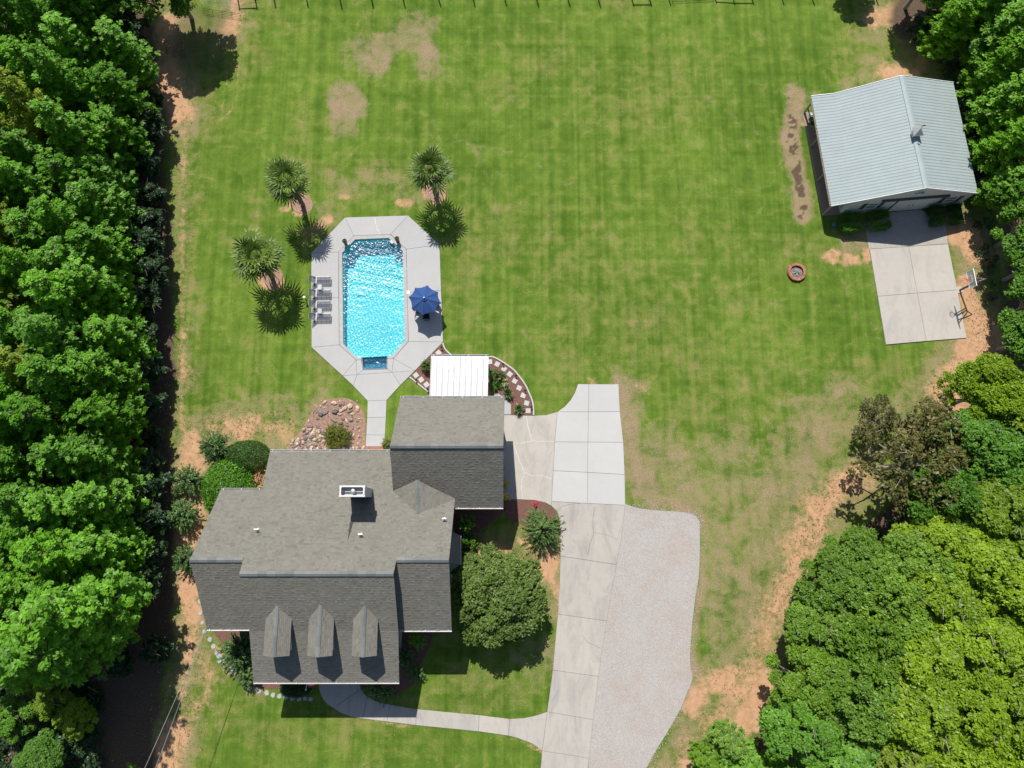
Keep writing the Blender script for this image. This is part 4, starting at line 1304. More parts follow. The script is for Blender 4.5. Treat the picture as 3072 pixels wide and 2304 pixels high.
for x, y, w in lights:
    p = z3(x, y)
    t = thing('path_light', 'small black path light '+w, 'path light', (p.x, p.y, 0.03), 'path lights along the bed edging')
    mb = MB(); mb.tube([(p.x, p.y, 0), (p.x, p.y, 0.3)], 0.02, 6); mb.build('stake', M['black'], t)
    mb = MB(); mb.lathe((p.x, p.y, 0.28), [(0.05, 0), (0.05, 0.06), (0.10, 0.07), (0.02, 0.13)], 10); mb.build('lamp_head', M['black'], t)

# ------------------------------------------------------------------ barn
w0 = U(2520, 644); w1 = U(2873, 615.5)
bex = (w1-w0).normalized(); bey = Vector((-bex.y, bex.x, 0))
barn = thing('barn', 'white metal barn with pale blue ribbed roof and sliding front doors', 'barn', w0)
def BL(x, y, z): return w0+bex*x+bey*y+HZ*z
pk0, pk1 = U(2780, 562.5, 4.6), U(2706, 227, 4.6)
rr0, rr1 = U(2934, 579, 2.95), U(2860, 248, 2.95)
lb0, lb1 = U(2560, 605, 3.05), U(2502, 281.5, 3.05)
ll0, ll1 = U(2494, 617, 2.35), U(2434, 288.5, 2.35)
toloc = lambda p: ((p-w0).dot(bex), (p-w0).dot(bey))
bw = (w1-w0).length
ydep = toloc(rr1)[1]-0.25
NPAN = 36
def metal_slope(a0, a1, b0, b1, n, name='roof_panel'):
    """a = upper edge front/back, b = lower edge"""
    for i in range(n):
        f0, f1 = i/n, (i+1)/n
        p, q, r_, s = a0.lerp(a1, f0), a0.lerp(a1, f1), b0.lerp(b1, f1), b0.lerp(b1, f0)
        mb = MB(); mb.slab([p, q, r_, s], 0.035)
        d = (a1-a0).normalized()*0.03
        mb.bar(p+d+HZ*0.005, s+d+HZ*0.005, 0.03, 0.010)
        mb.build(name, M['metal_roof'], barn)
        g = MB(); g.bar(p+d*2.4+HZ*0.002, s+d*2.4+HZ*0.002, 0.03, 0.008)
        g.build('seam', M['metal_roof_seam'], barn.children[-1]) if False else seams.add(g.v, g.f)
seams = MB()
metal_slope(pk0, pk1, rr0, rr1, NPAN); metal_slope(pk0, pk1, lb0, lb1, NPAN); metal_slope(lb0, lb1, ll0, ll1, NPAN)
seams.build('seam', M['metal_roof_seam'], barn)
mb = MB()
d = (pk1-pk0).normalized()
for s, e0_, e1_ in ((1, rr0, rr1), (-1, lb0, lb1)):
    u0 = (e0_-pk0).normalized()*0.26
    mb.slab([pk0+HZ*0.06, pk1+HZ*0.06, pk1+u0+HZ*0.055, pk0+u0+HZ*0.055], 0.02)
mb.build('ridge_cap', M['metal_roof'], barn)
mb = MB()
for a, b in ((pk0, rr0), (pk0, lb0), (lb0, ll0), (pk1, rr1), (pk1, lb1), (lb1, ll1)):
    o_ = -bey*0.03 if a in (pk0, lb0) else bey*0.03
    mb.bar(a+o_-HZ*0.03, b+o_-HZ*0.03, 0.04, 0.16)
mb.build('rake_trim', M['white'], barn)
gutter(ll0, ll1, barn, 'post_wood', 0.11, side=-1)
# walls
pkx = toloc(Vector((pk0.x, pk0.y, 0)))[0]
prof = [(0, 0), (bw, 0), (bw, 2.78), (pkx, 4.42), (0, 2.9)]
mb = MB()
vs = [BL(x, 0, z) for x, z in prof]+[BL(x, ydep, z) for x, z in prof]
mb.add(vs, [list(range(5)), list(reversed(range(5, 10)))]+[(i, 5+i, 5+(i+1) % 5, (i+1) % 5) for i in range(5)])
mb.build('wall', M['barn_wall'], barn)
mb = MB()
x = 0.1
while x < bw:
    zt = 2.78+(4.42-2.78)*min((bw-x)/(bw-pkx), 1) if x > pkx else 2.9+(4.42-2.9)*x/pkx
    mb.bar(BL(x, -0.012, 0.05), BL(x, -0.012, zt-0.06), 0.03, 0.025, up=bey); x += 0.23
mb.build('wall_rib', M['barn_wall'], barn)
for i, (xa, xb) in enumerate(((4.35, 6.02), (6.04, 7.7))):
    mb = MB(); mb.bar(BL((xa+xb)/2, -0.07, 0.05), BL((xa+xb)/2, -0.07, 2.5), xb-xa, 0.05, up=bey)
    for k in range(7):
        xx = xa+0.12+k*(xb-xa-0.24)/6; mb.bar(BL(xx, -0.10, 0.06), BL(xx, -0.10, 2.49), 0.025, 0.02, up=bey)
    d_ = mb.build('door', M['barn_wall'], barn)
    mb = MB(); mb.bar(BL(6.02+(-0.18 if i == 0 else 0.2), -0.12, 1.0), BL(6.02+(-0.18 if i == 0 else 0.2), -0.12, 1.22), 0.03, 0.04, up=bey); mb.build('handle', M['black'], d_)
mb = MB(); mb.bar(BL(4.31, -0.05, 0.03), BL(4.31, -0.05, 2.5), 0.07, 0.07, up=bey); mb.build('door_jamb', M['black'], barn)
mb = MB(); mb.bar(BL(2.6, -0.11, 2.56), BL(8.75, -0.11, 2.56), 0.16, 0.2); mb.build('door_track', M['barn_trim'], barn)
for xa in (1.65, 8.95):
    f = MB(); cz = 1.55
    for s in (-1, 1):
        f.bar(BL(xa+0.55+s*0.5, -0.03, cz-0.5), BL(xa+0.55+s*0.5, -0.03, cz+0.5), 0.07, 0.05, up=bey); f.bar(BL(xa+0.02, -0.032, cz+s*0.5), BL(xa+1.08, -0.032, cz+s*0.5), 0.055, 0.06)
    f.bar(BL(xa+0.05, -0.035, cz), BL(xa+1.05, -0.035, cz), 0.05, 0.05)
    o = f.build('window', M['white'], barn)
    g = MB(); g.bar(BL(xa+0.55, -0.008, cz-0.48), BL(xa+0.55, -0.008, cz+0.48), 0.95, 0.014, up=bey); g.build('pane', M['glass'], o)
    for s in (-1, 1):
        g = MB(); g.bar(BL(xa+0.55+s*0.78, -0.03, cz-0.55), BL(xa+0.55+s*0.78, -0.03, cz+0.55), 0.4, 0.04, up=bey); g.build('shutter', M['barn_trim'], o)
mb = MB()
for i in range(9):
    a = math.pi*i/8; b = math.pi*(i+1)/8
    if i < 8: mb.add([BL(pkx+0.02, -0.03, 3.35), BL(pkx+0.02+0.5*math.cos(a), -0.03, 3.35+0.5*math.sin(a)), BL(pkx+0.02+0.5*math.cos(b), -0.03, 3.35+0.5*math.sin(b))], [(0, 1, 2)])
vnt = mb.build('vent_window', M['glass'], barn)
mb = MB()
for i in range(8):
    a = math.pi*i/8; b = math.pi*(i+1)/8
    mb.bar(BL(pkx+0.02+0.52*math.cos(a), -0.05, 3.35+0.52*math.sin(a)), BL(pkx+0.02+0.52*math.cos(b), -0.05, 3.35+0.52*math.sin(b)), 0.05, 0.05)
for a in (0, 0.25, 0.5, 0.75, 1):
    mb.bar(BL(pkx+0.02, -0.045, 3.35), BL(pkx+0.02+0.5*math.cos(a*math.pi), -0.045, 3.35+0.5*math.sin(a*math.pi)), 0.03, 0.03)
mb.build('frame', M['white'], vnt)
# screen door on the porch side
mb = MB(); mb.bar(BL(-0.03, 0.9, 0.06), BL(-0.03, 0.9, 2.1), 0.04, 0.85, up=bey); mb.build('door', M['trim_blue'], barn)
# porch
ps = [U(2406, 337), U(2465.5, 648.5), w0-bex*0.02, BL(-0.02, ydep, 0)]
mb = MB(); mb.prism([(p.x, p.y) for p in ps], -0.03, 0.06); 
M['porch_floor'] = concrete('stained porch floor', (0.30, 0.235, 0.18), 0.3, (0.27, 0.2, 0.15))
mb.build('porch_floor', M['porch_floor'], barn)
for px, py in ((2408, 340), (2430, 440), (2449, 543), (2465, 645)):
    p = U(px, py)+bex*0.1; q = Vector((p.x, p.y, 2.25))
    mb = MB(); mb.bar(p+HZ*0.05, q, 0.13, 0.13, up=bey); mb.build('porch_post', M['post_wood'], barn)
a, b = U(2408, 340)+bex*0.1, U(2465, 645)+bex*0.1
mb = MB(); mb.bar(a+HZ*2.18, b+HZ*2.18, 0.09, 0.2); mb.build('porch_beam', M['post_wood'], barn)
a, b = U(2408, 340)+bex*0.1, U(2418, 377)+bex*0.1
mb = MB(); mb.bar(a+HZ*0.9, b+HZ*0.9, 0.05, 0.09); mb.bar(a+HZ*0.25, b+HZ*0.25, 0.05, 0.09); mb.build('porch_rail', M['black'], barn)
# cupola with weather vane
cp = pk0.lerp(pk1, 0.47)+HZ*0.0
cu = MB(); cu.box(cp+HZ*0.1, (0.56, 0.56, 0.7), math.atan2(bex.y, bex.x))
cup = cu.build('cupola', M['barn_wall'], barn)
mb = MB()
rt_ = Matrix.Rotation(math.atan2(bex.y, bex.x), 3, 'Z')
bs = [cp+rt_ @ Vector((sx*0.44, sy*0.44, 0.45)) for sx, sy in ((-1, -1), (1, -1), (1, 1), (-1, 1))]
mb.add(bs+[cp+HZ*0.88], [(0, 1, 4), (1, 2, 4), (2, 3, 4), (3, 0, 4), (3, 2, 1, 0)]); mb.build('cupola_roof', M['steel'], cup)
mb = MB(); mb.tube([cp+HZ*0.85, cp+HZ*1.45], 0.012, 6); mb.bar(cp+HZ*1.3-bex*0.2, cp+HZ*1.3+bex*0.2, 0.02, 0.03)
mb.add([cp+HZ*1.36+bex*0.18, cp+HZ*1.27+bex*0.18, cp+HZ*1.5-bex*0.04, cp+HZ*1.32-bex*0.16], [(0, 1, 3, 2)]); mb.build('weather_vane', M['black'], cup)
# apron and court
ap = [U(2663, 638), U(2762, 629), U(2838, 668), U(2842, 731), U(2607, 747), U(2597, 690)]
mb = MB(); mb.prism([(p.x, p.y) for p in ap], -0.03, 0.018); mb.build('gravel_apron', M['gravel'], None, kind='structure')
cc = {k: U(*v) for k, v in dict(tl=(2607.6, 748.6), tm=(2724.5, 740.6), tr=(2842.6, 733.4), ml=(2632, 889.7), mm=(2750.5, 880), mr=(2870.5, 870.7), bl=(2656.5, 1034.6), bm=(2777.5, 1024), br=(2898, 1014.5)).items()}
court_polys = [[cc['tl'], cc['tm'], cc['mm'], cc['ml']], [cc['tm'], cc['tr'], cc['mr'], cc['mm']], [cc['ml'], cc['mm'], cc['bm'], cc['bl']], [cc['mm'], cc['mr'], cc['br'], cc['bm']]]
court = paving('court_slab', 'court', court_polys, z1=0.09)
pad = [U(2867, 861), U(2883, 859), U(2889, 877), U(2871, 880)]
mb = MB(); mb.prism([(p.x, p.y) for p in pad], -0.02, 0.05); mb.build('hoop_pad', M['court'], court)
# ------------------------------------------------------------------ basketball hoop
q5 = Q(2820, 780, 7.54)
hb = q5(440, 690)
crt = (cc['tl']-cc['tr']); crt.z = 0; crt.normalize()      # towards the court
ycr = Vector((-crt.y, crt.x, 0))
hoop = thing('basketball_hoop', 'basketball hoop with clear backboard and red rim beside the barn court', 'basketball hoop', hb)
arm = 1.15
mb = MB(); mb.bar(hb, hb+HZ*2.65, 0.13, 0.13, up=crt); mb.build('pole', M['black'], hoop)
bc = hb+crt*arm+HZ*3.4
mb = MB(); mb.bar(bc-HZ*0.43, bc+HZ*0.43, 1.45, 0.02, up=crt); mb.build('backboard', M['board'], hoop)
mb = MB()
for s in (-1, 1):
    mb.bar(bc+ycr*(s*0.74)-HZ*0.45, bc+ycr*(s*0.74)+HZ*0.45, 0.05, 0.05, up=crt); mb.bar(bc-ycr*0.765+HZ*(s*0.45), bc+ycr*0.765+HZ*(s*0.45), 0.052, 0.052)
    mb.bar(bc+ycr*(s*0.3)-HZ*0.38+crt*0.016, bc+ycr*(s*0.3)+HZ*0.1+crt*0.016, 0.05, 0.008, up=crt)
    mb.bar(bc+ycr*-0.275+HZ*(-0.14+s*0.24)+crt*0.016, bc+ycr*0.275+HZ*(-0.14+s*0.24)+crt*0.016, 0.008, 0.05)
mb.build('board_frame', M['white'], hoop)
mb = MB()
top = hb+HZ*2.6
for s in (-1, 1):
    for zt, zb2 in ((0.25, 0.0), (-0.35, -0.25)):
        mb.bar(top+ycr*(s*0.1)+HZ*zb2, bc+ycr*(s*(0.1 if zt < 0 else 0.32))+HZ*zt-crt*0.04, 0.045, 0.06)
mb.bar(top-crt*0.35+HZ*0.45, top+HZ*0.0, 0.07, 0.07); mb.bar(top-crt*0.35+HZ*0.45, bc+HZ*0.3-crt*0.05, 0.06, 0.06)
mb.build('arm', M['steel'], hoop)
rc = bc+crt*0.38-HZ*0.35
mb = MB()
ringp = [rc+Vector((math.cos(a)*0.228, math.sin(a)*0.228, 0)) for a in [2*math.pi*i/20 for i in range(21)]]
mb.tube(ringp, 0.016, 6, caps=False); mb.box(bc+crt*0.08-HZ*0.37, (0.17, 0.17, 0.09), math.atan2(crt.y, crt.x)); rim_ = mb.build('rim', M['red'], hoop)
mb = MB()
for i in range(12):
    a = 2*math.pi*i/12; a2 = a+0.5; a3 = a-0.5
    for aa in (a2, a3):
        mb.tube([rc+Vector((math.cos(a)*0.22, math.sin(a)*0.22, 0)), rc+Vector((math.cos(aa)*0.16, math.sin(aa)*0.16, -0.22)), rc+Vector((math.cos(a)*0.12, math.sin(a)*0.12, -0.42))], 0.006, 4, caps=False)
mb.build('net', M['net'], rim_)

# ------------------------------------------------------------------ fire pit
qf = Q(2330, 760, 13.83)
fc = qf(795, 800)
pit = thing('fire_pit', 'round brick fire pit with ashes and charred logs on the lawn near the barn', 'fire pit', fc)
for lay in range(3):
    nb = 30
    for i in range(nb):
        a = 2*math.pi*(i+0.5*(lay % 2))/nb+rnd.uniform(-0.02, 0.02)
        rr_ = 0.72+rnd.uniform(-0.02, 0.02)+(0.01 if lay < 2 else 0)
        mb = MB(); L_ = 0.235; w_ = 0.13
        mb.box((0, 0, 0), (L_, w_*rnd.uniform(0.9, 1.02), 0.085))
        o = mb.build('brick', M['brick'], pit, org=(0, 0, 0))
        o.location = (math.cos(a)*rr_, math.sin(a)*rr_, 0.045+lay*0.092+rnd.uniform(-0.004, 0.008))
        o.rotation_euler = (rnd.uniform(-.04, .04), rnd.uniform(-.05, .05), a+rnd.uniform(-.06, .06))
mb = MB(); mb.lathe(fc, [(0.6, 0.0), (0.58, 0.06), (0.3, 0.09)], 18); mb.build('ash', simple('grey ash', (0.16, 0.155, 0.15), 0.95, var=0.5, scale=20), pit)
for i in range(9):
    a = rnd.random()*6.28; p = fc+Vector((rnd.uniform(-.25, .25), rnd.uniform(-.25, .25), 0.1+rnd.random()*0.12)); d = Vector((math.cos(a), math.sin(a), rnd.uniform(-.2, .2)))
    L_ = rnd.uniform(0.12, 0.26)
    mb = MB(); mb.tube([p-d*L_, p, p+d*L_], [0.035, 0.045, 0.03], 6); mb.build('log', M['wood_ash'], pit)

# ------------------------------------------------------------------ umbrella table and chairs
qu = Q(1200, 830, 8.294)
rimpx = [(680, 210), (945, 378), (1025, 655), (865, 895), (555, 958), (290, 795), (210, 505), (375, 272)]
zrim, zap = 2.12, 2.68
rp = [qu(x, y, zrim) for x, y in rimpx]
uc = sum(rp, Vector())/8; ap_ = Vector((uc.x, uc.y, zap))
umb = thing('patio_umbrella', 'navy blue octagonal patio umbrella open beside the pool', 'umbrella', (uc.x, uc.y, 0.06))
for i in range(8):
    a, b = rp[i], rp[(i+1) % 8]
    mid = (a+b)/2; mid = mid.lerp(Vector((uc.x, uc.y, zrim)), 0.09)
    mb = MB()
    rows = []
    for k in range(6):
        t = k/5
        row = []
        for j in range(5):
            s_ = j/4
            edge = (1-s_)**2*a+2*s_*(1-s_)*(mid*2-(a+b)/2)+s_*s_*b
            p = ap_.lerp(edge, t)
            sag = 0.05*math.sin(math.pi*t)*(1-0.6*math.sin(math.pi*s_))
            row.append(p+HZ*(sag))
        rows.append(row)
    vs = [p for r_ in rows for p in r_]
    mb.add(vs, [(r_*5+j, r_*5+j+1, (r_+1)*5+j+1, (r_+1)*5+j) for r_ in range(5) for j in range(4)])
    for j in range(4):
        mb.add([rows[5][j], rows[5][j+1], rows[5][j+1]-HZ*0.08, rows[5][j]-HZ*0.08], [(0, 1, 2, 3)])
    mb.build('canopy_panel', M['navy'], umb)
    mb = MB(); mb.tube([ap_-HZ*0.05, a-HZ*0.02], 0.012, 5); mb.build('rib', M['black'], umb)
mb = MB()
mb.add([ap_+Vector((math.cos(a)*0.26, math.sin(a)*0.26, -0.03)) for a in [i*math.pi/4+0.35 for i in range(8)]]+[ap_+HZ*0.10], [(i, (i+1) % 8, 8) for i in range(8)]); mb.build('vent_cap', M['navy'], umb)
mb = MB(); mb.tube([Vector((uc.x, uc.y, 0.06)), ap_+HZ*0.05], 0.024, 8); mb.build('pole', M['black'], umb)
mb = MB(); mb.lathe(ap_+HZ*0.09, [(0.03, 0), (0.055, 0.04), (0.055, 0.09), (0.02, 0.12)], 10); mb.build('finial', M['white'], umb)
mb = MB(); mb.lathe((uc.x, uc.y, 0.06), [(0.28, 0), (0.27, 0.06), (0.05, 0.1), (0.05, 0.3)], 14); mb.build('base', M['black'], umb)
tb = thing('patio_table', 'round black patio table under the blue umbrella', 'table', (uc.x, uc.y, 0.06))
mb = MB(); mb.lathe((uc.x, uc.y, 0.75), [(0.6, 0), (0.61, 0.03), (0.59, 0.04)], 24); mb.build('tabletop', M['black'], tb)
for i in range(4):
    a = i*math.pi/2+0.6
    mb = MB(); mb.tube([Vector((uc.x+math.cos(a)*0.5, uc.y+math.sin(a)*0.5, 0.75)), Vector((uc.x+math.cos(a)*0.4, uc.y+math.sin(a)*0.4, 0.06))], 0.022, 6); mb.build('leg', M['black'], tb)
def patio_chair(p, rz, label):
    t = thing('patio_chair', label, 'chair', (0, 0, 0), 'chairs round the umbrella table')
    mb = MB(); mb.box((0, 0, 0.42), (0.5, 0.48, 0.06)); mb.build('seat', M['dark'], t)
    mb = MB(); mb.bar((0, -0.24, 0.45), (0, -0.34, 0.92), 0.5, 0.04, up=(0, 1, 0)); mb.build('backrest', M['dark'], t)
    mb = MB(); mb.tube([Vector((math.cos(a)*0.29, math.sin(a)*0.29, 0.02)) for a in [i*math.pi/10 for i in range(21)]], 0.018, 6, caps=False)
    mb.bar((-.28, 0, 0.03), (.28, 0, 0.03), 0.03, 0.02); mb.bar((0, -.28, 0.032), (0, .28, 0.032), 0.03, 0.02); mb.tube([(0, 0, 0.03), (0, 0, 0.4)], 0.03, 8); mb.build('swivel_base', M['black'], t)
    for s in (-1, 1):
        mb = MB(); mb.tube([Vector((s*0.27, -0.26, 0.44)), Vector((s*0.28, -0.3, 0.68)), Vector((s*0.28, 0.2, 0.66)), Vector((s*0.26, 0.2, 0.42))], 0.018, 6); mb.build('armrest', M['black'], t)
    t.location = p; t.rotation_euler = (0, 0, rz)
    return t
chp = qu(663, 1060)
patio_chair(Vector((chp.x, chp.y+0.12, 0.06)), 0.0, 'dark swivel patio chair on the house side of the umbrella table, showing below the canopy')
patio_chair(Vector((uc.x-0.85, uc.y-0.25, 0.06)), R(-100), 'dark patio chair on the pool side, tucked under the blue umbrella')
patio_chair(Vector((uc.x+0.75, uc.y+0.25, 0.06)), R(80), 'dark patio chair on the lawn side, tucked under the blue umbrella')

# ------------------------------------------------------------------ loungers
ql = Q(900, 800, 8.294)
def lounger(y0, y1, label):
    foot = ql(760, (y0+y1)/2, 0.35); hip = ql(395, (y0+y1)/2+6, 0.35)
    w = abs(ql(600, y0, 0.35).y-ql(600, y1, 0.35).y)
    d = (hip-foot); d.z = 0; L = d.length; d.normalize(); x = Vector((-d.y, d.x, 0))
    base = Vector((foot.x, foot.y, 0.06))
    t = thing('sun_lounger', label, 'sun lounger', base, 'sun loungers in a row beside the pool')
    zs = 0.36
    P = lambda u, v, z: foot*1.0+d*u+x*v+HZ*(z-foot.z)
    bl = 0.72; ang = R(48)
    bx, bz = math.cos(ang)*bl, math.sin(ang)*bl
    # sling seat and back
    mb = MB(); mb.add([P(0.03, -w/2+0.03, zs), P(0.03, w/2-0.03, zs), P(L-0.02, w/2-0.03, zs), P(L-0.02, -w/2+0.03, zs)], [(0, 1, 2, 3)]); mb.build('seat', M['sling'], t)
    mb = MB(); mb.add([P(L, -w/2+0.03, zs), P(L, w/2-0.03, zs), P(L+bx, w/2-0.03, zs+bz), P(L+bx, -w/2+0.03, zs+bz)], [(0, 1, 2, 3)]); mb.build('backrest', M['sling'], t)
    fr = simple('pale lounger frame', (0.24, 0.24, 0.27), 0.4) if 'lf' not in M else M['lf']; M['lf'] = fr
    mb = MB()
    for s in (-1, 1):
        mb.tube([P(0.0, s*w/2, zs-0.06), P(0.05, s*w/2, zs+0.01), P(L+0.3, s*w/2, zs)], 0.02, 6); mb.tube([P(L-0.02, s*(w/2-0.03), zs+0.02), P(L+bx, s*(w/2-0.03), zs+bz)], 0.018, 6)
    mb.tube([P(0, -w/2, zs-0.06), P(0, w/2, zs-0.06)], 0.02, 6); mb.tube([P(L+bx, -w/2, zs+bz), P(L+bx, w/2, zs+bz)], 0.018, 6)
    for u in (0.45, 0.9): mb.tube([P(u*L/1.3, -w/2, zs-0.05), P(u*L/1.3, w/2, zs-0.05)], 0.015, 6)
    mb.build('frame', fr, t)
    mb = MB(); mb.bar(P(L-0.03, -w/2-0.01, zs+0.012), P(L-0.03, w/2+0.01, zs+0.012), 0.05, 0.02); mb.bar(P(0.05, w/2+0.01 if False else -w/2-0.0, zs+0.025), P(L, -w/2, zs+0.025), 0.03, 0.02)
    mb.build('trim', M['white'], t)
    for u in (0.12, L+0.12):
        for s in (-1, 1):
            mb = MB(); mb.tube([P(u, s*w/2, zs), P(u, s*w/2, 0.06)], 0.02, 6); mb.build('leg', fr, t)
    mb = MB()
    wc = P(L+0.18, -w/2-0.03, 0.14); wd = P(L+0.18, w/2+0.03, 0.14)
    for c_ in (wc, wd):
        mb.tube([c_-x*0.02, c_+x*0.02], 0.08, 12)
    mb.build('wheel', M['black'], t)
    mb = MB(); 
    for s in (-1, 1): mb.tube([P(L+bx*0.7, s*(w/2-0.06), zs+bz*0.7), P(L+0.24, s*(w/2-0.06), zs-0.02)], 0.012, 5)
    mb.build('prop', fr, t)
    return t
for y0, y1, nm in ((247, 411, 'grey mesh sun lounger with raised back, topmost of the four, nearest the palms'), (580, 746, 'grey mesh sun lounger just below the upper side table, second from the top'),
                   (852, 1021, 'grey mesh sun lounger just above the lower side table, third from the top'), (1167, 1335, 'grey mesh sun lounger with raised back, lowest of the four')):
    lounger(y0, y1, nm)
for y0, y1, nm in ((440, 570, 'small pale side table between the two upper sun loungers'), (1038, 1163, 'small pale side table between the two lower sun loungers')):
    a, b = ql(442, y0, 0.45), ql(535, y1, 0.45); c = (a+b)/2
    w, h = abs(b.x-a.x), abs(a.y-b.y)
    t = thing('side_table', nm, 'side table', (c.x, c.y, 0.06), 'side tables between the loungers')
    mb = MB(); mb.box((c.x, c.y, 0.445), (w, h, 0.03)); mb.build('tabletop', M['trim_blue'], t)
    mb = MB()
    for s in (-1, 1): mb.box((c.x+s*(w/2), c.y, 0.45), (0.03, h+0.03, 0.05)); mb.box((c.x, c.y+s*h/2, 0.449), (w, 0.03, 0.045))
    mb.build('table_frame', M['lf'], t)
    for sx in (-1, 1):
        for sy in (-1, 1):
            mb = MB(); mb.tube([(c.x+sx*(w/2-0.02), c.y+sy*(h/2-0.02), 0.44), (c.x+sx*(w/2-0.02), c.y+sy*(h/2-0.02), 0.06)], 0.015, 6); mb.build('leg', M['lf'], t)
# garden lamp post by the loungers
p = ql(160, 830); 
t = thing('garden_lamp', 'short black garden lamp with white top on the lawn beside the sun loungers', 'garden lamp', p)
mb = MB(); mb.tube([p, p+HZ*0.75], 0.035, 8); mb.build('post', M['black'], t)
mb = MB(); mb.lathe(p+HZ*0.7, [(0.06, 0), (0.13, 0.03), (0.13, 0.08), (0.05, 0.16)], 12); mb.build('lamp_head', M['white'], t)
# urns by the pool
qn = Q(1000, 690, 9.217)
for (x, y, nm) in ((310, 308, 'dark stone urn at the top left corner of the pool'), (1757, 240, 'dark stone urn at the top right corner of the pool')):
    p = qn(x, y, 0.7); p.z = 0.06
    t = thing('urn', nm, 'urn', p, 'urns at the deep end of the pool')
    mb = MB(); mb.lathe(p, [(0.17, 0), (0.17, 0.06), (0.09, 0.12), (0.10, 0.3), (0.19, 0.5), (0.22, 0.68), (0.20, 0.70), (0.17, 0.66), (0.16, 0.62)], 18); mb.build('bowl', M['urn'], t)
    k = 90
    cen = np.array(p)+np.stack([rng.normal(0, 0.075, k), rng.normal(0, 0.075, k), 0.64+rng.random(k)*0.09], -1)
    me = leaf_mesh('planting', cen-np.array(p), rng.normal(size=(k, 3))+[0, 0, 1.2], 0.05, 0.5, rng.random(k), M['croton'])
    link('planting', me, t, Vector(p))
    # low grey block added next to each urn
    s_ = 1 if x < 1000 else -1
    b0 = qn(x+s_*95+(-40 if s_ < 0 else 0), y+120); 
    mb = MB(); mb.box((b0.x, b0.y, 0.16), (0.34, 0.2, 0.2), R(45*s_)); 
    tag(mb.build('deck_block', M['trim_blue'], None, org=(b0.x, b0.y, 0.06)), 'low grey block on the coping beside the '+('left' if s_ > 0 else 'right')+' urn', 'block')

# ------------------------------------------------------------------ camp chairs and table on the barn porch
qp = Q(2380, 260, 7.54)
def camp_chair(p, rz, label):
    t = thing('camp_chair', label, 'camp chair', (0, 0, 0), 'green folding chairs on the barn porch')
    mb = MB(); mb.add([(-.25, -.22, .42), (.25, -.22, .42), (.25, .22, .40), (-.25, .22, .40), (-.2, 0, .37), (.2, 0, .37)], [(0, 1, 5, 4), (4, 5, 2, 3)]); mb.build('seat', M['green_fab'], t)
    mb = MB(); mb.bar((0, .22, .42), (0, .36, .92), .5, .02, up=(0, 1, 0)); mb.build('backrest', M['green_fab'], t)
    for s in (-1, 1):
        mb = MB(); mb.bar((s*.26, -.22, .62), (s*.26, .28, .64), .06, .02); mb.build('armrest', M['green_fab'], t)
        mb = MB(); mb.tube([(s*.25, -.24, .06), (s*.25, .24, .45)], .012, 5); mb.tube([(s*.25, .26, .06), (s*.25, -.24, .60)], .012, 5); mb.build('leg', M['steel'], t)
    t.location = p; t.rotation_euler = (0, 0, rz)
p0 = qp(425, 700, 0.4); camp_chair(Vector((p0.x, p0.y, 0.06)), R(160), 'green folding chair in the sun at the far end of the barn porch')
p0 = qp(440, 840, 0.4); camp_chair(Vector((p0.x, p0.y, 0.06)), R(75), 'green folding chair half shaded, second along the barn porch')
p0 = qp(530, 985, 0.4); camp_chair(Vector((p0.x, p0.y, 0.06)), R(100), 'green folding chair in deep shade under the barn porch roof')
p0 = qp(415, 630, 0.45)
t = thing('porch_table', 'small grey table with a white lid at the far end of the barn porch', 'table', (p0.x, p0.y, 0.06))
mb = MB(); mb.lathe((p0.x, p0.y, 0.42), [(0.22, 0), (0.22, 0.03)], 14); mb.build('tabletop', M['trim_blue'], t)
mb = MB(); mb.box((p0.x, p0.y, 0.47), (0.2, 0.1, 0.04), R(35)); mb.build('lid', M['white'], t)
for a in (0.4, 2.5, 4.6):
    mb = MB(); mb.tube([(p0.x+.17*math.cos(a), p0.y+.17*math.sin(a), .42), (p0.x+.2*math.cos(a), p0.y+.2*math.sin(a), .06)], .014, 5); mb.build('leg', M['steel'], t)
p0 = qp(465, 790, 0.3)
mb = MB(); mb.box((p0.x, p0.y, 0.25), (0.3, 0.42, 0.38), R(15)); mb.box((p0.x, p0.y, 0.46), (0.33, 0.45, 0.05), R(15))
tag(mb.build('tan_cooler', M['tan_fab'], None, org=(p0.x, p0.y, 0.06)), 'tan cooler box between green chairs on the barn porch', 'cooler')
p0 = U(2502, 675)
mb = MB(); mb.lathe((p0.x, p0.y, 0), [(0.16, 0), (0.16, 0.05), (0.05, 0.08)], 14); tag(mb.build('septic_lid', M['blue_lid'], None, org=(p0.x, p0.y, 0)), 'round blue lid in the shaded grass at the barn corner', 'lid')

# ------------------------------------------------------------------ far fence and gate
def fpost(px, py, r=0.055, h=1.35, z0=0): return U(px, py)
fx1 = [(723, 32), (775, 31), (831, 27), (928, 25), (1029, 30), (1123, 27), (1218, 27), (1324, 23), (1427, 23), (1521, 20), (1617, 23), (1711, 23), (1803, 26), (1902, 21), (1955, 20.5), (2012, 19)]
fx2 = [(2149, 12), (2204, 16), (2261, 17), (2351, 17), (2442, 18), (2540, 18), (2633, 18)]
def fence(pts, label, nm):
    b = U(*pts[0])
    t = thing('paddock_fence', label, 'fence', b)
    P = [U(p[0]-9, p[1]-31) for p in pts]
    for p in P:
        mb = MB(); mb.tube([p-HZ*0.1, p+HZ*1.45], 0.065, 8); mb.build('post', M['black'], t)
    for k, z in enumerate((0.12, 0.45, 0.8, 1.1, 1.35)):
        mb = MB()
        for a, b_ in zip(P[:-1], P[1:]): mb.tube([a+HZ*z, b_+HZ*z], 0.003, 4)
        mb.build('wire', M['black'], t)
    return t, P
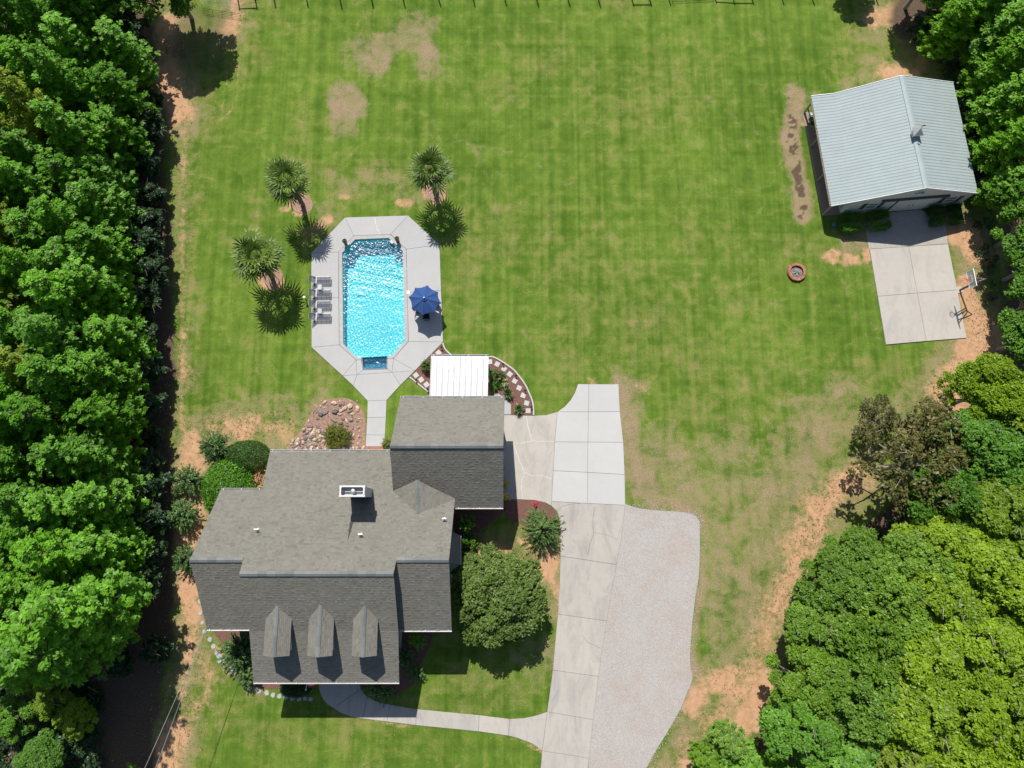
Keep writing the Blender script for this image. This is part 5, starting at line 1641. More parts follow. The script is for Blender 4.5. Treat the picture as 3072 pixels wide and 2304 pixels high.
f1, P1 = fence(fx1, 'black post and wire fence along the top of the lawn left of the gate', 'a')
f2, P2 = fence(fx2, 'black post and wire fence along the top of the lawn right of the gate', 'b')
for t, P, pairs in ((f1, P1, ((0, 1), (13, 14))), (f2, P2, ((0, 1), (1, 2)))):
    for i, j in pairs:
        for z in (1.25,):
            mb = MB(); mb.bar(P[i]+HZ*z, P[j]+HZ*z, 0.05, 0.13); mb.build('rail', M['black'], t)
g0, g1 = P1[-1].lerp(P2[0], 0.06), P1[-1].lerp(P2[0], 0.94)
t = thing('farm_gate', 'black tubular farm gate in the far fence', 'gate', g0)
for z in (0.2, 0.42, 0.64, 0.9, 1.2):
    mb = MB(); mb.tube([g0+HZ*z, g1+HZ*z], 0.026, 6); mb.build('rail', M['black'], t)
for f in (0, 0.34, 0.66, 1):
    p = g0.lerp(g1, f); mb = MB(); mb.tube([p+HZ*0.2, p+HZ*1.2], 0.026, 6); mb.build('upright', M['black'], t)
qg = Q(400, 0, 5.53)
g0, g1 = qg(1770, 200), qg(1150, 110)
t = thing('cattle_panel', 'weathered wire gate panel in tree shade left of the far fence corner', 'gate', g0)
for z in (0.25, 0.5, 0.75, 1.0, 1.25):
    mb = MB(); mb.tube([g0+HZ*z, g1+HZ*z], 0.016, 5); mb.build('rail', M['steel'], t)
for f in (0, 0.25, 0.5, 0.75, 1):
    p = g0.lerp(g1, f); mb = MB(); mb.tube([p+HZ*0.2, p+HZ*1.25], 0.016, 5); mb.build('upright', M['steel'], t)

# ------------------------------------------------------------------ service wires
e0 = Vector((XL+0.3, ywf+0.5, 5.6))
# far end off the frame: line of sight of the photo pixel at a pole height
for (a, za, b, zb, r_, nm) in (((560.6, 1998.5), 5.4, (431, 2295), 6.6, 0.014, 'upper'), ((539, 2100), 5.0, (477, 2266), 5.6, 0.014, 'lower')):
    A = U(a[0], a[1], za); B = U(b[0], b[1], zb)
    far_ = B+(B-A)*1.2
    pts = []
    k = 24
    for i in range(k+1):
        f = i/k
        p = e0.lerp(far_, f); pts.append(p-HZ*(0.5*4*f*(1-f)*0.6))
    if nm == 'upper': e1w = far_
    mb = MB(); mb.tube(pts, r_, 6)
    tag(mb.build('service_wire', M['wire'], None, org=e0), ('left' if nm == 'upper' else 'right')+' one of two pale service wires from the house corner', 'wire', None)

# ------------------------------------------------------------------ flag on the porch
p = zb8(335, 365, 3.0); base = Vector((p.x+0.05, pe_l.y+0.6, 3.2))
t = thing('porch_flag', 'small red and white striped flag on a white tipped pole at the front porch', 'flag', base)
tip = Vector((p.x, p.y, 3.0)); tip = base+(tip-base)
mb = MB(); mb.tube([base, base.lerp(tip, 0.5)+HZ*0.1, tip+HZ*0.25], 0.018, 6); mb.build('pole', M['white'], t)
mb = MB(); mb.lathe(tip+HZ*0.22, [(0.02, 0), (0.06, 0.04), (0.06, 0.1), (0.02, 0.13)], 10); mb.build('finial', M['white'], t)
dirp = (tip-base).normalized(); xo = Vector((1, 0, 0))
for i in range(7):
    a0_ = base.lerp(tip, 0.25+0.1*i*0.95)+HZ*0.05; b0_ = base.lerp(tip, 0.25+0.1*(i+1)*0.95)+HZ*0.05
    mb = MB(); vs = []
    for k in range(5):
        f = k/4; dr = Vector((0.85*f, 0.06*math.sin(f*6+i*0.5), -0.25*f-0.35*f*f))
        vs += [a0_+dr, b0_+dr]
    mb.add(vs, [(2*k, 2*k+1, 2*k+3, 2*k+2) for k in range(4)])
    mb.build('stripe', M['flag_red'] if i % 2 == 0 else M['white'], t)
mb = MB(); mb.add([base.lerp(tip, 0.25)+HZ*0.06, base.lerp(tip, 0.6)+HZ*0.06, base.lerp(tip, 0.6)+Vector((0.34, 0, -0.08)), base.lerp(tip, 0.25)+Vector((0.34, 0, -0.08))], [(0, 1, 2, 3)]); mb.build('canton', M['flag_blue'], t)

# ------------------------------------------------------------------ stepping stones round the front
qs = z7
sp_ = [(333, 150), (335, 248), (352, 327), (368, 400), (413, 465), (443, 523), (473, 575), (492, 603), (498, 648), (535, 655), (598, 705), (613, 742), (677, 778), (745, 870), (820, 888), (885, 908), (937, 927), (990, 937),
       (1045, 945), (1098, 952), (1153, 960), (1202, 955), (1248, 960)]
b = qs(413, 465)
t = thing('stepping_stones', 'curving row of grey stepping stones round the front left of the house', 'stepping stones', b)
for i, (x, y) in enumerate(sp_):
    p = qs(x, y); n = 9; r0 = rnd.uniform(0.16, 0.22); a0 = rnd.random()*6
    sx = 1.0 if i > 14 else rnd.uniform(0.7, 1.2)
    pts = []
    for k in range(n):
        a = 2*math.pi*k/n; rr_ = r0*rnd.uniform(0.86, 1.1)
        v = Vector((math.cos(a)*rr_*sx, math.sin(a)*rr_, 0)); pts.append(p+Matrix.Rotation(a0, 3, 'Z') @ v)
    mb = MB(); mb.prism([(q.x, q.y) for q in pts], -0.03, 0.035); mb.build('stone', M['flag_stone'], t)

# ------------------------------------------------------------------ mulch beds round the house and palms
def disc(name, px, py, rx, ry, mat, z=0.02, n=28):
    c = U(px, py); pts = []
    for k in range(n):
        a = 2*math.pi*k/n; f = 1+0.05*math.sin(3*a+px)+rnd.uniform(-.02, .02)
        pts.append((c.x+math.cos(a)*rx*f, c.y+math.sin(a)*ry*f))
    mb = MB(); mb.prism(pts, -0.03, z); return mb.build(name, M[mat], None, kind='structure')
for px, py in ((908, 613), (817, 831), (1305, 577)): disc('mulch_ring', px, py, 0.92, 0.92, 'mulch_pale')
def pbed(name, pts, mat, z=0.02):
    P = [Vector((p.x, p.y, 0)) for p in pts]
    P = smooth_line(P, 4, closed=True)
    mb = MB(); mb.prism([(p.x, p.y) for p in P], -0.03, z); return mb.build(name, M[mat], None, kind='structure')
M['mulch_rock'] = simple('pinkish rock garden soil', (0.27, 0.165, 0.125), 0.95, var=0.35, scale=5, bmp=0.9)
rockbed = pbed('rock_garden', [z9(*p) for p in ((-40, 1080), (60, 960), (200, 760), (330, 560), (470, 340), (600, 210), (800, 130), (1060, 100), (1250, 130), (1420, 230), (1530, 380), (1590, 560), (1595, 900), (1585, 1240), (1500, 1380), (800, 1400), (-60, 1390), (-160, 1240))], 'mulch_rock')
pbed('front_bed', [z7(455, 385), (z7(560, 550)), z7(700, 790), z7(780, 850), z7(1000, 870), z7(1010, 700), z7(800, 400)], 'mulch')
pbed('front_bed', [z7(1660, 780), z7(1700, 880), z7(1760, 930), z7(1850, 970), z7(1900, 960), z7(2000, 900), z7(2110, 830), z7(2130, 730), z7(2220, 560), z7(2240, 400), z7(1900, 380)], 'mulch')
q2b = Q(1150, 1400, 2.765)
pbed('corner_bed', [q2b(1010, 268), q2b(1130, 276), q2b(1240, 278), q2b(1340, 305), q2b(1430, 370), q2b(1462, 440), q2b(1440, 520), q2b(1300, 560), q2b(1130, 470), q2b(1040, 440), q2b(1000, 360)], 'mulch')
pbed('side_bed', [q2b(560, 330), q2b(1000, 330), q2b(880, 480), q2b(790, 560), q2b(780, 900), q2b(640, 950), q2b(560, 800)], 'mulch')

# ------------------------------------------------------------------ rocks of the rock garden
def rock(px, py, w, h, rot, mat, z=0.0, hf=0.5):
    c = z9(px, py); k = 1/7.373*0.0292
    mb = MB(); bm = bmesh.new()
    bmesh.ops.create_icosphere(bm, subdivisions=1, radius=1)
    rx, ry = w*k/2, h*k/2; rz_ = min(rx, ry)*hf*1.5
    M3 = Matrix.Rotation(rot, 3, 'Z')
    vs = []
    for v in bm.verts:
        j = v.co*rnd.uniform(0.82, 1.14)
        q = M3 @ Vector((j.x*rx*1.12, j.y*ry*1.12, 0)); vs.append(Vector((q.x, q.y, j.z*rz_+rz_*0.45+z)))
    fs = [[v.index for v in f.verts] for f in bm.faces]
    bm.free()
    cc_ = Vector((c.x, c.y, 0.02))
    mb.add([v+cc_ for v in vs], fs)
    return mb.build('stone', M[mat], rockbed)
for a in ((600, 430, 130, 160, 0.2, 'rock_grey'), (710, 420, 150, 90, 0.6, 'rock_grey'), (540, 560, 100, 50, 0.1, 'rock_grey'), (900, 215, 130, 80, -0.3, 'rock_tan'), (925, 370, 150, 150, 0, 'rock_grey'),
          (1040, 250, 80, 70, 0.3, 'rock_grey'), (1110, 245, 60, 40, 0, 'rock_grey'), (1265, 285, 130, 120, 0.5, 'rock_tan'), (1425, 340, 80, 150, 0.1, 'rock_tan'), (1130, 340, 160, 80, 0.5, 'rock_tan'),
          (1245, 400, 140, 60, 0.4, 'rock_grey'), (1050, 390, 80, 60, 0.4, 'rock_tan'), (1025, 460, 110, 60, 0.0, 'rock_tan'), (1300, 460, 90, 60, 0, 'rock_tan'), (1275, 590, 110, 90, 0.4, 'rock_grey'), (1280, 525, 60, 50, 0, 'rock_grey'),
          (890, 590, 190, 60, -0.55, 'rock_grey'), (1180, 610, 60, 130, 0.4, 'rock_tan'), (1050, 650, 110, 90, 0.6, 'rock_grey'), (1100, 570, 90, 50, 0, 'rock_grey'), (1405, 610, 90, 45, -0.4, 'rock_grey'), (1450, 565, 60, 40, -.3, 'rock_tan'),
          (1190, 705, 90, 60, -0.4, 'rock_grey'), (1320, 740, 50, 140, 0, 'rock_grey'), (1440, 750, 60, 60, 0, 'rock_tan'), (1260, 900, 100, 160, 0, 'rock_grey'), (1455, 945, 65, 70, 0, 'rock_tan'), (1460, 840, 50, 40, 0, 'rock_tan'),
          (1340, 920, 50, 90, -.3, 'rock_tan'), (1440, 1110, 45, 75, -.3, 'rock_tan'), (1545, 1210, 60, 130, -.4, 'rock_tan'), (700, 190, 110, 50, 0.5, 'rock_tan'), (690, 230, 90, 40, 0.4, 'rock_grey'), (690, 315, 50, 35, 0.4, 'rock_tan'),
          (1125, 165, 35, 60, 0.3, 'rock_tan'), (1275, 175, 40, 45, 0, 'rock_tan'), (1030, 160, 30, 25, 0, 'rock_tan'), (605, 285, 40, 50, 0.4, 'rock_tan'), (460, 400, 40, 110, -.4, 'rock_grey'), (340, 610, 40, 70, 0, 'rock_tan'),
          (370, 735, 130, 70, 0, 'rock_grey'), (560, 745, 110, 70, -.3, 'rock_grey'), (650, 870, 90, 110, 0, 'rock_grey'), (265, 990, 60, 80, 0, 'rock_grey'), (440, 890, 130, 90, 0.4, 'rock_tan'), (340, 1190, 100, 110, 0, 'rock_grey'),
          (590, 1210, 80, 90, 0, 'rock_grey'), (830, 1250, 120, 60, 0, 'rock_grey'), (960, 1250, 120, 70, 0, 'rock_grey'), (1110, 1195, 120, 60, 0.6, 'rock_grey'), (1230, 1090, 90, 60, 0, 'rock_grey'), (560, 820, 80, 60, 0.4, 'rock_tan')):
    rock(*a)
for i in range(150):
    x = rnd.uniform(-60, 760); y = rnd.uniform(760, 1290)
    if x < 760-(y-760)*1.5 and y < 1000 and x < 200: continue
    if x < 230 and y < 1000: continue
    s_ = rnd.uniform(38, 92)
    rock(x, y, s_, s_*rnd.uniform(0.55, 0.95), rnd.random()*3, rnd.choice(('rock_tan', 'rock_tan', 'rock_grey')), 0.0, 0.6)
for i in range(34):
    rock(rnd.uniform(700, 1560), rnd.uniform(1180, 1290), rnd.uniform(40, 90), rnd.uniform(35, 60), rnd.random()*3, rnd.choice(('rock_tan', 'rock_grey')))
for i in range(40):
    x, y = rnd.uniform(430, 1540), rnd.uniform(150, 1100)
    if (x-950)**2+(y-930)**2 < 280**2: continue
    rock(x, y, rnd.uniform(20, 42), rnd.uniform(18, 34), rnd.random()*3, rnd.choice(('rock_tan', 'rock_tan', 'rock_grey')))

# ------------------------------------------------------------------ firewood pile
qw = Q(480, 1150, 2.765)
c0 = qw(830, 770)
pile = thing('firewood_pile', 'tumbled pile of reddish split firewood beside the left house wall', 'firewood', c0)
for i in range(80):
    x, y = rnd.uniform(765, 900), rnd.uniform(640, 900)
    if x < 790 and y < 740: continue
    p = qw(x, y); a = rnd.gauss(2.2, 0.7); L_ = rnd.uniform(0.16, 0.26)
    d = Vector((math.cos(a), math.sin(a), rnd.uniform(-.25, .25))); z = rnd.uniform(0.06, 0.4)
    mb = MB(); mb.bar(p+HZ*z-d*L_, p+HZ*z+d*L_, rnd.uniform(.06, .11), rnd.uniform(.05, .09)); mb.build('log', M['wood_log'], pile)
# ------------------------------------------------------------------ vegetation
def cloud(centers, radii, per, size, aspect, up=0.6, flat=0.75, seed=0, base_tint=None, shell=0.45):
    """leaf quads filling soft clumps; returns cen, nor, size, tint"""
    r = np.random.default_rng(seed)
    cen = np.repeat(np.asarray(centers, float), per, axis=0)
    rad = np.repeat(np.asarray(radii, float), per)
    n = len(cen)
    d = r.normal(size=(n, 3)); d /= np.linalg.norm(d, axis=1, keepdims=True)
    d[:, 2] = np.where(d[:, 2] < -0.35, -d[:, 2], d[:, 2])
    q = rad*(shell+(1-shell)*r.random(n)**0.6)
    off = d*q[:, None]; off[:, 2] *= flat
    nor = d*0.8+r.normal(size=(n, 3))*0.55; nor[:, 2] += up; nor[:, 1] += up*0.45
    s = size*r.uniform(0.7, 1.25, n)
    bt = np.repeat(base_tint if base_tint is not None else r.random(len(centers)), per)
    t = np.clip(0.55*bt+0.45*r.random(n), 0, 1)
    return cen+off, nor, s, t

def conifer(seed, h, rad, mat, name='pine', per=22, bare=0.16, tuft=0.25, lf=0.125):
    r = np.random.default_rng(seed); rr = random.Random(seed)
    mb = MB()
    lean = Vector((rr.uniform(-.25, .25), rr.uniform(-.25, .25), 0))
    tr = [Vector((0, 0, -0.1)), lean*0.3+HZ*h*0.35, lean*0.7+HZ*h*0.7, lean+HZ*h*0.97]
    mb.tube(tr, [0.17, 0.13, 0.08, 0.025], 7)
    cs = []; rs = []
    z = h*bare
    while z < h*0.97:
        f = z/h
        prof = min(1.0, (f-bare+0.12)/0.22)*(1-f)**0.62*1.25 if f > 0.3 else 0.55+0.5*(f-bare)/0.15
        R_ = rad*min(1.05, max(0.18, prof))
        nb = rr.choice((6, 7, 7, 8))
        a0 = rr.random()*6.28
        for b in range(nb):
            a = a0+2*math.pi*b/nb+rr.uniform(-.35, .35); L = R_*rr.uniform(0.62, 1.18)
            base = lean*f+HZ*z
            tip = base+Vector((math.cos(a)*L, math.sin(a)*L, L*rr.uniform(0.08, 0.42)))
            mb.tube([base, base.lerp(tip, 0.6)-HZ*0.05, tip], [0.045, 0.03, 0.012], 4, caps=False)
            k = max(2, int(L/0.24))
            for j in range(k):
                t = 1-0.72*j/max(1, k)
                p = base.lerp(tip, t)+Vector((rr.gauss(0, .26), rr.gauss(0, .26), rr.gauss(0.06, .14)))
                cs.append(tuple(p)); rs.append(tuft*rr.uniform(0.7, 1.25))
        z += rr.uniform(0.34, 0.6)
    for j in range(4):
        cs.append((lean.x+rr.gauss(0, .2), lean.y+rr.gauss(0, .2), h*rr.uniform(0.92, 1.0))); rs.append(tuft*0.8)
    cen, nor, s, t = cloud(cs, rs, per, lf, 0.5, 2.0, 0.6, seed+1, None, 0.15)
    return mb, (cen, nor, s, 0.45, t)

def broadleaf(seed, h, rad, lobes=26, per=700, lf=0.17, bare=0.3, asp=0.55, gap=0.0, clump=0.75):
    r = np.random.default_rng(seed); rr = random.Random(seed)
    mb = MB()
    mb.tube([Vector((0, 0, -0.1)), Vector((rr.uniform(-.1, .1), rr.uniform(-.1, .1), h*0.3)), Vector((rr.uniform(-.3, .3), rr.uniform(-.3, .3), h*0.55))], [0.24, 0.18, 0.12], 8)
    ctr = []; rs = []
    for i in range(lobes):
        f = (i+0.5)/lobes
        zz = 1-1.35*f
        a = i*2.39996+rr.uniform(-.3, .3); q = math.sqrt(max(0, 1-zz*zz))*rr.uniform(0.62, 1.12)
        lr = rad*rr.choice((0.14, 0.18, 0.22, 0.27, 0.33))*rr.uniform(0.9, 1.1)
        p = Vector((math.cos(a)*q*(rad-lr*0.6), math.sin(a)*q*(rad-lr*0.6), h*(bare+1)/2+zz*(h*(1-bare)/2-lr*0.4)*rr.uniform(0.78, 1.08)+rr.uniform(-0.5, 0.5)))
        ctr.append(p); rs.append(lr)
        st = Vector((0, 0, h*rr.uniform(0.25, 0.5)))
        mb.tube([st, st.lerp(p, 0.55)+HZ*0.15, p], [0.09, 0.055, 0.015], 5, caps=False)
    for i in range(16):
        p = ctr[rr.randrange(len(ctr))]; a = rr.random()*6.28
        q = p+Vector((math.cos(a)*0.5, math.sin(a)*0.5, rr.uniform(0.3, 0.8)))
        mb.tube([p-HZ*0.3, p.lerp(q, 0.5)+Vector((rr.gauss(0, .1), rr.gauss(0, .1), 0.1)), q+Vector((math.cos(a), math.sin(a), 0.3))*rr.uniform(0.2, 0.6)], [0.045, 0.03, 0.012], 4, caps=False)
    # each lobe made of small sprays
    sc = []; sr = []; bt = []
    for p, lr in zip(ctr, rs):
        lb = rr.random()
        m = int(66*(lr/1.0)**2)+16
        for j in range(m):
            d = r.normal(size=3); d /= np.linalg.norm(d)
            if d[2] < -0.15 and rr.random() < 0.8: d[2] = -d[2]
            if gap and rr.random() < gap: continue
            q = lr*rr.uniform(0.72, 1.08)
            sc.append((p.x+d[0]*q, p.y+d[1]*q, p.z+d[2]*q*0.85)); sr.append(0.27*rr.uniform(0.5, 1.5)); bt.append(0.5*lb+0.5*rr.random())
    pr_ = max(5, int(per*lobes/len(sc)))
    cen, nor, s, t = cloud(sc, sr, pr_, lf, asp, 1.1, 0.6, seed+3, np.array(bt), 0.15)
    return mb, (cen, nor, s, asp, t)

def fix(me, mat_link=None): return me
def make_tree(kind, label, cat, mb, lv, leafm, barkm='bark', group=None):
    t = thing(kind, label, cat, (0, 0, 0), group)
    mb.build('trunk', M[barkm], t)
    me = leaf_mesh('crown', lv[0], lv[1], lv[2], lv[3], lv[4], M[leafm])
    link('crown', me, t)
    return t
PROTO = {}
def proto(key, kind, cat, mb, lv, leafm, barkm='bark'):
    tm = bpy.data.meshes.new('trunk'); tm.from_pydata([tuple(v) for v in mb.v], [], mb.f); tm.materials.append(M[barkm]); tm.update()
    cm = leaf_mesh('crown', lv[0], lv[1], lv[2], lv[3], lv[4], M[leafm])
    PROTO.setdefault(key, []).append((kind, cat, tm, cm))
def plant(key, loc, label, rz=None, sc=1.0, leafm=None, group=None, var=None, names=('trunk', 'crown'), kind=None, cat=None):
    pl = PROTO[key]
    k_, c_, tm, cm = pl[(var if var is not None else rnd.randrange(len(pl))) % len(pl)]
    t = thing(kind or k_, label, cat or c_, (loc[0], loc[1], 0), group)
    t.rotation_euler = (0, 0, rnd.uniform(-0.9, 0.9) if rz is None else rz)
    t.scale = sc if isinstance(sc, tuple) else (sc, sc, sc)
    for nm, me in zip(names, (tm, cm)):
        if me is None: continue
        o = bpy.data.objects.new(nm, me); C.objects.link(o); o.parent = t
        if nm == names[1] and leafm:
            o.material_slots[0].link = 'OBJECT'; o.material_slots[0].material = M[leafm]
    return t
for i in range(6):
    mb, lv = conifer(100+i, 11.0, 2.0, 'pine')
    proto('pine', 'pine_tree', 'pine tree', mb, lv, 'pine')
for i in range(3):
    mb, lv = conifer(200+i, 10.0, 2.3, 'pine_soft', per=26, tuft=0.36, lf=0.17, bare=0.12)
    proto('softpine', 'pine_tree', 'pine tree', mb, lv, 'pine_soft')
for i in range(5):
    mb, lv = broadleaf(300+i, 8.4, 3.5, 32, 1150, 0.12)
    proto('oak', 'oak_tree', 'tree', mb, lv, 'oak', 'bark_pale')
for i in range(2):
    mb, lv = broadleaf(400+i, 7.0, 4.0, 22, 300, 0.145, gap=0.45)
    proto('thin', 'oak_tree', 'tree', mb, lv, 'oak_brown', 'bark_pale')
for i in range(3):
    mb, lv = broadleaf(500+i, 3.4, 1.35, 16, 300, 0.13, bare=0.1)
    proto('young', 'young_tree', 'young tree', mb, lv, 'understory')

# --- the left hand wood: rows of pines parallel to the lawn
ORD = ['first', 'second', 'third', 'fourth', 'fifth', 'sixth', 'seventh', 'eighth', 'ninth', 'tenth', 'eleventh', 'twelfth', 'thirteenth', 'fourteenth', 'fifteenth', 'sixteenth', 'seventeenth', 'eighteenth', 'nineteenth', 'twentieth']
G = {}
for row, (bx, step, y0, y1, hs) in enumerate(((432, 112, 250, 1840, (8.0, 11.0)), (352, 110, 180, 1850, (10.5, 13.0)), (272, 112, 240, 1900, (11.0, 13.5)), (195, 115, 200, 1900, (11.5, 13.5)), (115, 160, 220, 1900, (10.0, 12.5)))):
    y = y0; i = 0
    while y <= y1:
        x = bx+rnd.uniform(-22, 22)
        if row == 0 and 560 < y < 760: x -= 18
        p = U(x, y+rnd.uniform(-18, 18))
        hgt = rnd.uniform(*hs)
        lm = 'pine_yellow' if (row > 1 and rnd.random() < 0.16) else None
        where = ('row nearest the lawn', 'second row from the lawn', 'third row from the lawn', 'fourth row from the lawn', 'outermost row at the photo edge')[row]
        plant('pine', p, '%s pine in left wood, %s from top, %s' % ('yellowish' if lm else 'bright green', ORD[i], where), sc=(rnd.uniform(0.95, 1.2), rnd.uniform(0.95, 1.2), hgt/11.0), leafm=lm, group='pines of the left wood', var=i+row*2)
        y += step*rnd.uniform(0.88, 1.12); i += 1
# shaded saplings along the foot of that wood
y = 330; i = 0
while y < 1800:
    p = U(478+rnd.uniform(-16, 12), y)
    plant('young', p, 'shaded dark sapling, %s from the top at the foot of the left wood' % ORD[i], sc=rnd.uniform(0.75, 1.15), group='saplings at the foot of the left wood', var=i)
    y += 86*rnd.uniform(0.8, 1.2); i += 1
for (x, y, k, s, lm, lab) in ((215, 2075, 'oak', 0.42, 'oak_lime', 'lime green tree at the left photo edge below the gap in the wood'), (150, 2010, 'oak', 0.38, 'oak_lime', 'small lime tree by the dead brush at the left photo edge'),
                              (280, 2130, 'oak', 0.4, 'oak_lime', 'lime green tree in the lower left corner'), (110, 2120, 'oak', 0.5, 'maple', 'green tree under the lower left corner'), (200, 2240, 'oak', 0.5, 'maple', 'green tree at the bottom edge in the lower left corner'), (440, 2330, 'softpine', 0.55, 'pine_soft', 'low pine at the bottom edge beside the service wires'),
                              (395, 1985, 'young', 0.7, 'understory', 'dark shaded bush beside the clay gap in the lower left wood'), (280, 1960, 'young', 1.0, 'understory', 'dark shaded bush left of the clay gap in the lower left wood'),
                              (500, 1940, 'young', 0.8, 'understory', 'half lit sapling at the shade edge left of the house corner')):
    plant(k, U(x, y), lab, sc=s, leafm=lm)
# trees that throw the lower left shade (stand west of the strip)
for (x, y, s, lab) in ((425, 1800, 1.4, 'tall pine at the lower end of the left wood, nearest the house corner'), (390, 1880, 1.35, 'tall pine closing the lower end of the left wood'), (320, 1900, 1.3, 'tall pine at the lower end of the left wood, second from the lawn')):
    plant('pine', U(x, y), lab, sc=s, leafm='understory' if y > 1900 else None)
# --- top left tree with the big shadow, and saplings round it
plant('oak', U(575, 55), 'broad tree at the top edge whose round shade lies on the lawn corner', sc=(0.95, 0.95, 1.0), leafm='oak', var=0)
for x, y, lab in ((385, 95, 'first pine above the left wood rows, nearest the lawn'), (300, 70, 'pine above the left wood rows, second from the lawn'), (340, 160, 'pine filling the top of the left wood'), (230, 110, 'outer pine at the top of the left wood')):
    plant('pine', U(x, y), lab, sc=(1.05, 1.05, 1.0))
plant('young', U(440, 130), 'dark bush in the shade at the top end of the left wood', sc=1.2)
plant('oak', U(455, 40), 'dark leafy tree at the top edge left of the wire gate', sc=0.8, leafm='maple', var=1)
# --- top right
plant('oak', U(2545, -35), 'small dark tree at the top edge above the right end of the far fence', sc=0.5, leafm='oak', var=2)
plant('oak', U(2715, 25), 'broad dark tree at the top edge above the barn', sc=0.85, leafm='oak', var=3)
TR = [(2772, 170, 0.8, 'softpine', 'bright pine behind the far right corner of the barn roof'), (2830, 110, 1.0, 'softpine', 'tall bright pine above the barn near the top edge'), (2790, 30, 0.85, 'softpine', 'pine at the top edge, second left from the corner'),
      (2900, 215, 1.05, 'softpine', 'tall pine right of the barn, uppermost of the column at the photo edge'), (2893, 315, 1.0, 'softpine', 'tall pine right of the barn roof, second down the photo edge'),
      (2915, 420, 1.05, 'softpine', 'tall pine right of the barn roof, third down the photo edge'), (2920, 520, 0.95, 'softpine', 'pine overhanging the lower right roof corner of the barn'),
      (2890, 10, 1.0, 'softpine', 'tall pine filling the top right corner'), (2950, 100, 1.1, 'softpine', 'tall pine at the right edge near the top corner'),
      (2930, 610, 0.7, 'softpine', 'low pine beside the front right corner of the barn'), (2990, 650, 0.85, 'oak', 'fresh green tree at the right edge above the basketball hoop'),
      (2985, 740, 0.8, 'oak', 'dark tree at the right edge level with the barn court'), (3010, 840, 0.85, 'oak', 'tree at the right edge behind the basketball hoop'), (3010, 950, 0.85, 'oak', 'tree at the right edge below the basketball hoop'),
      (2990, 1050, 0.75, 'oak', 'tree at the right edge below the barn court')]
for x, y, s, k, lab in TR:
    plant(k, U(x, y), lab, sc=s, leafm='maple' if k == 'oak' else None)
for (x, y, s, lab) in ((2850, 275, 0.7, 'shaded sapling against the far right wall of the barn'), (2872, 360, 0.8, 'shaded sapling along the right wall of the barn, second'), (2885, 450, 0.8, 'shaded sapling along the right wall of the barn, third'), (2895, 560, 0.6, 'small shaded bush at the front right corner of the barn'), (2740, 120, 0.9, 'shaded sapling behind the barn')):
    plant('young', U(x, y), lab, sc=s, leafm='understory')
# --- lower right wood
LR = [(2845, 1215, 0.92, 'oak', 'oak_lime', 'lime green tree beside the clay path below the barn court'), (2960, 1290, 1.0, 'oak', 'oak_lime', 'lime green tree at the right edge below the clay path'),
      (2640, 1405, 1.12, 'thin', 'oak_brown', 'thin bronze leaved tree with bare branches, on the lawn edge above the lower right wood'),
      (2590, 1270, 0.5, 'thin', 'oak_brown', 'small bronze leaved crown reaching over the lawn above the larger bronze tree'),
      (2800, 1360, 0.95, 'oak', 'maple', 'fresh green tree right of the bronze tree'), (2900, 1430, 1.0, 'oak', 'maple', 'fresh green tree at the right edge level with the bronze tree'),
      (2735, 1335, 0.85, 'thin', 'oak_brown', 'bronze olive crown joining the larger bronze tree to the wood on its right'), (2725, 1500, 0.9, 'oak', 'maple', 'bright green tree just below the bronze tree'), (2830, 1540, 1.0, 'oak', 'oak_lime', 'lime green tree at the right edge, below the fresh green ones'),
      (2495, 1690, 0.82, 'oak', 'oak', 'dark green tree at the left tip of the lower right wood'), (2620, 1695, 0.95, 'oak', 'oak', 'dark green tree second row behind the left tip of the lower right wood'),
      (2700, 1640, 0.95, 'oak', 'oak_lime', 'lime green tree in the middle of the lower right wood'), (2440, 1740, 0.8, 'oak', 'oak', 'dark green tree by the clay strip, second down the wood edge'),
      (2560, 1790, 1.0, 'oak', 'oak', 'large dark green tree in the lower right wood behind the edge'), (2680, 1790, 1.05, 'oak', 'oak_lime', 'large lime green tree, centre of the lower right wood'),
      (2800, 1700, 1.1, 'oak', 'oak_lime', 'tall lime green tree near the right edge, centre height'), (2388, 1865, 0.78, 'oak', 'oak', 'dark green tree by the clay strip, third down the wood edge'),
      (2500, 1910, 1.0, 'oak', 'oak', 'dark green tree behind the third edge tree'), (2620, 1930, 1.05, 'oak', 'oak_lime', 'lime green tree with pale limbs in the lower right wood'),
      (2760, 1880, 1.1, 'oak', 'oak_lime', 'tall lime green tree at the right edge, lower part'), (2352, 2010, 0.82, 'oak', 'oak', 'dark green tree by the clay strip, fourth down the wood edge'),
      (2470, 2050, 1.0, 'oak', 'oak', 'dark green tree behind the fourth edge tree'), (2600, 2070, 1.1, 'oak', 'oak_lime', 'lime green tree near the bottom right'), (2740, 2040, 1.1, 'oak', 'oak_lime', 'tall lime green tree in the bottom right corner'),
      (2330, 2130, 0.9, 'oak', 'maple', 'dark green tree at the bottom edge of the lower right wood'), (2150, 2190, 0.55, 'softpine', 'oak', 'dark conifer at the tip of the wood by the gravel'), (2095, 2250, 0.5, 'softpine', 'oak', 'smaller dark conifer nearest the gravel'),
      (2180, 2260, 0.72, 'softpine', 'pine_soft', 'bright soft pine at the bottom edge nearest the gravel'), (2260, 2290, 0.8, 'softpine', 'pine_soft', 'bright soft pine at the bottom edge, second from the gravel'),
      (2420, 2190, 0.95, 'softpine', 'pine_soft', 'bright soft pine at the bottom edge below the dark trees'), (2560, 2200, 0.95, 'softpine', 'pine_yellow', 'yellow green pine near the bottom right corner')]
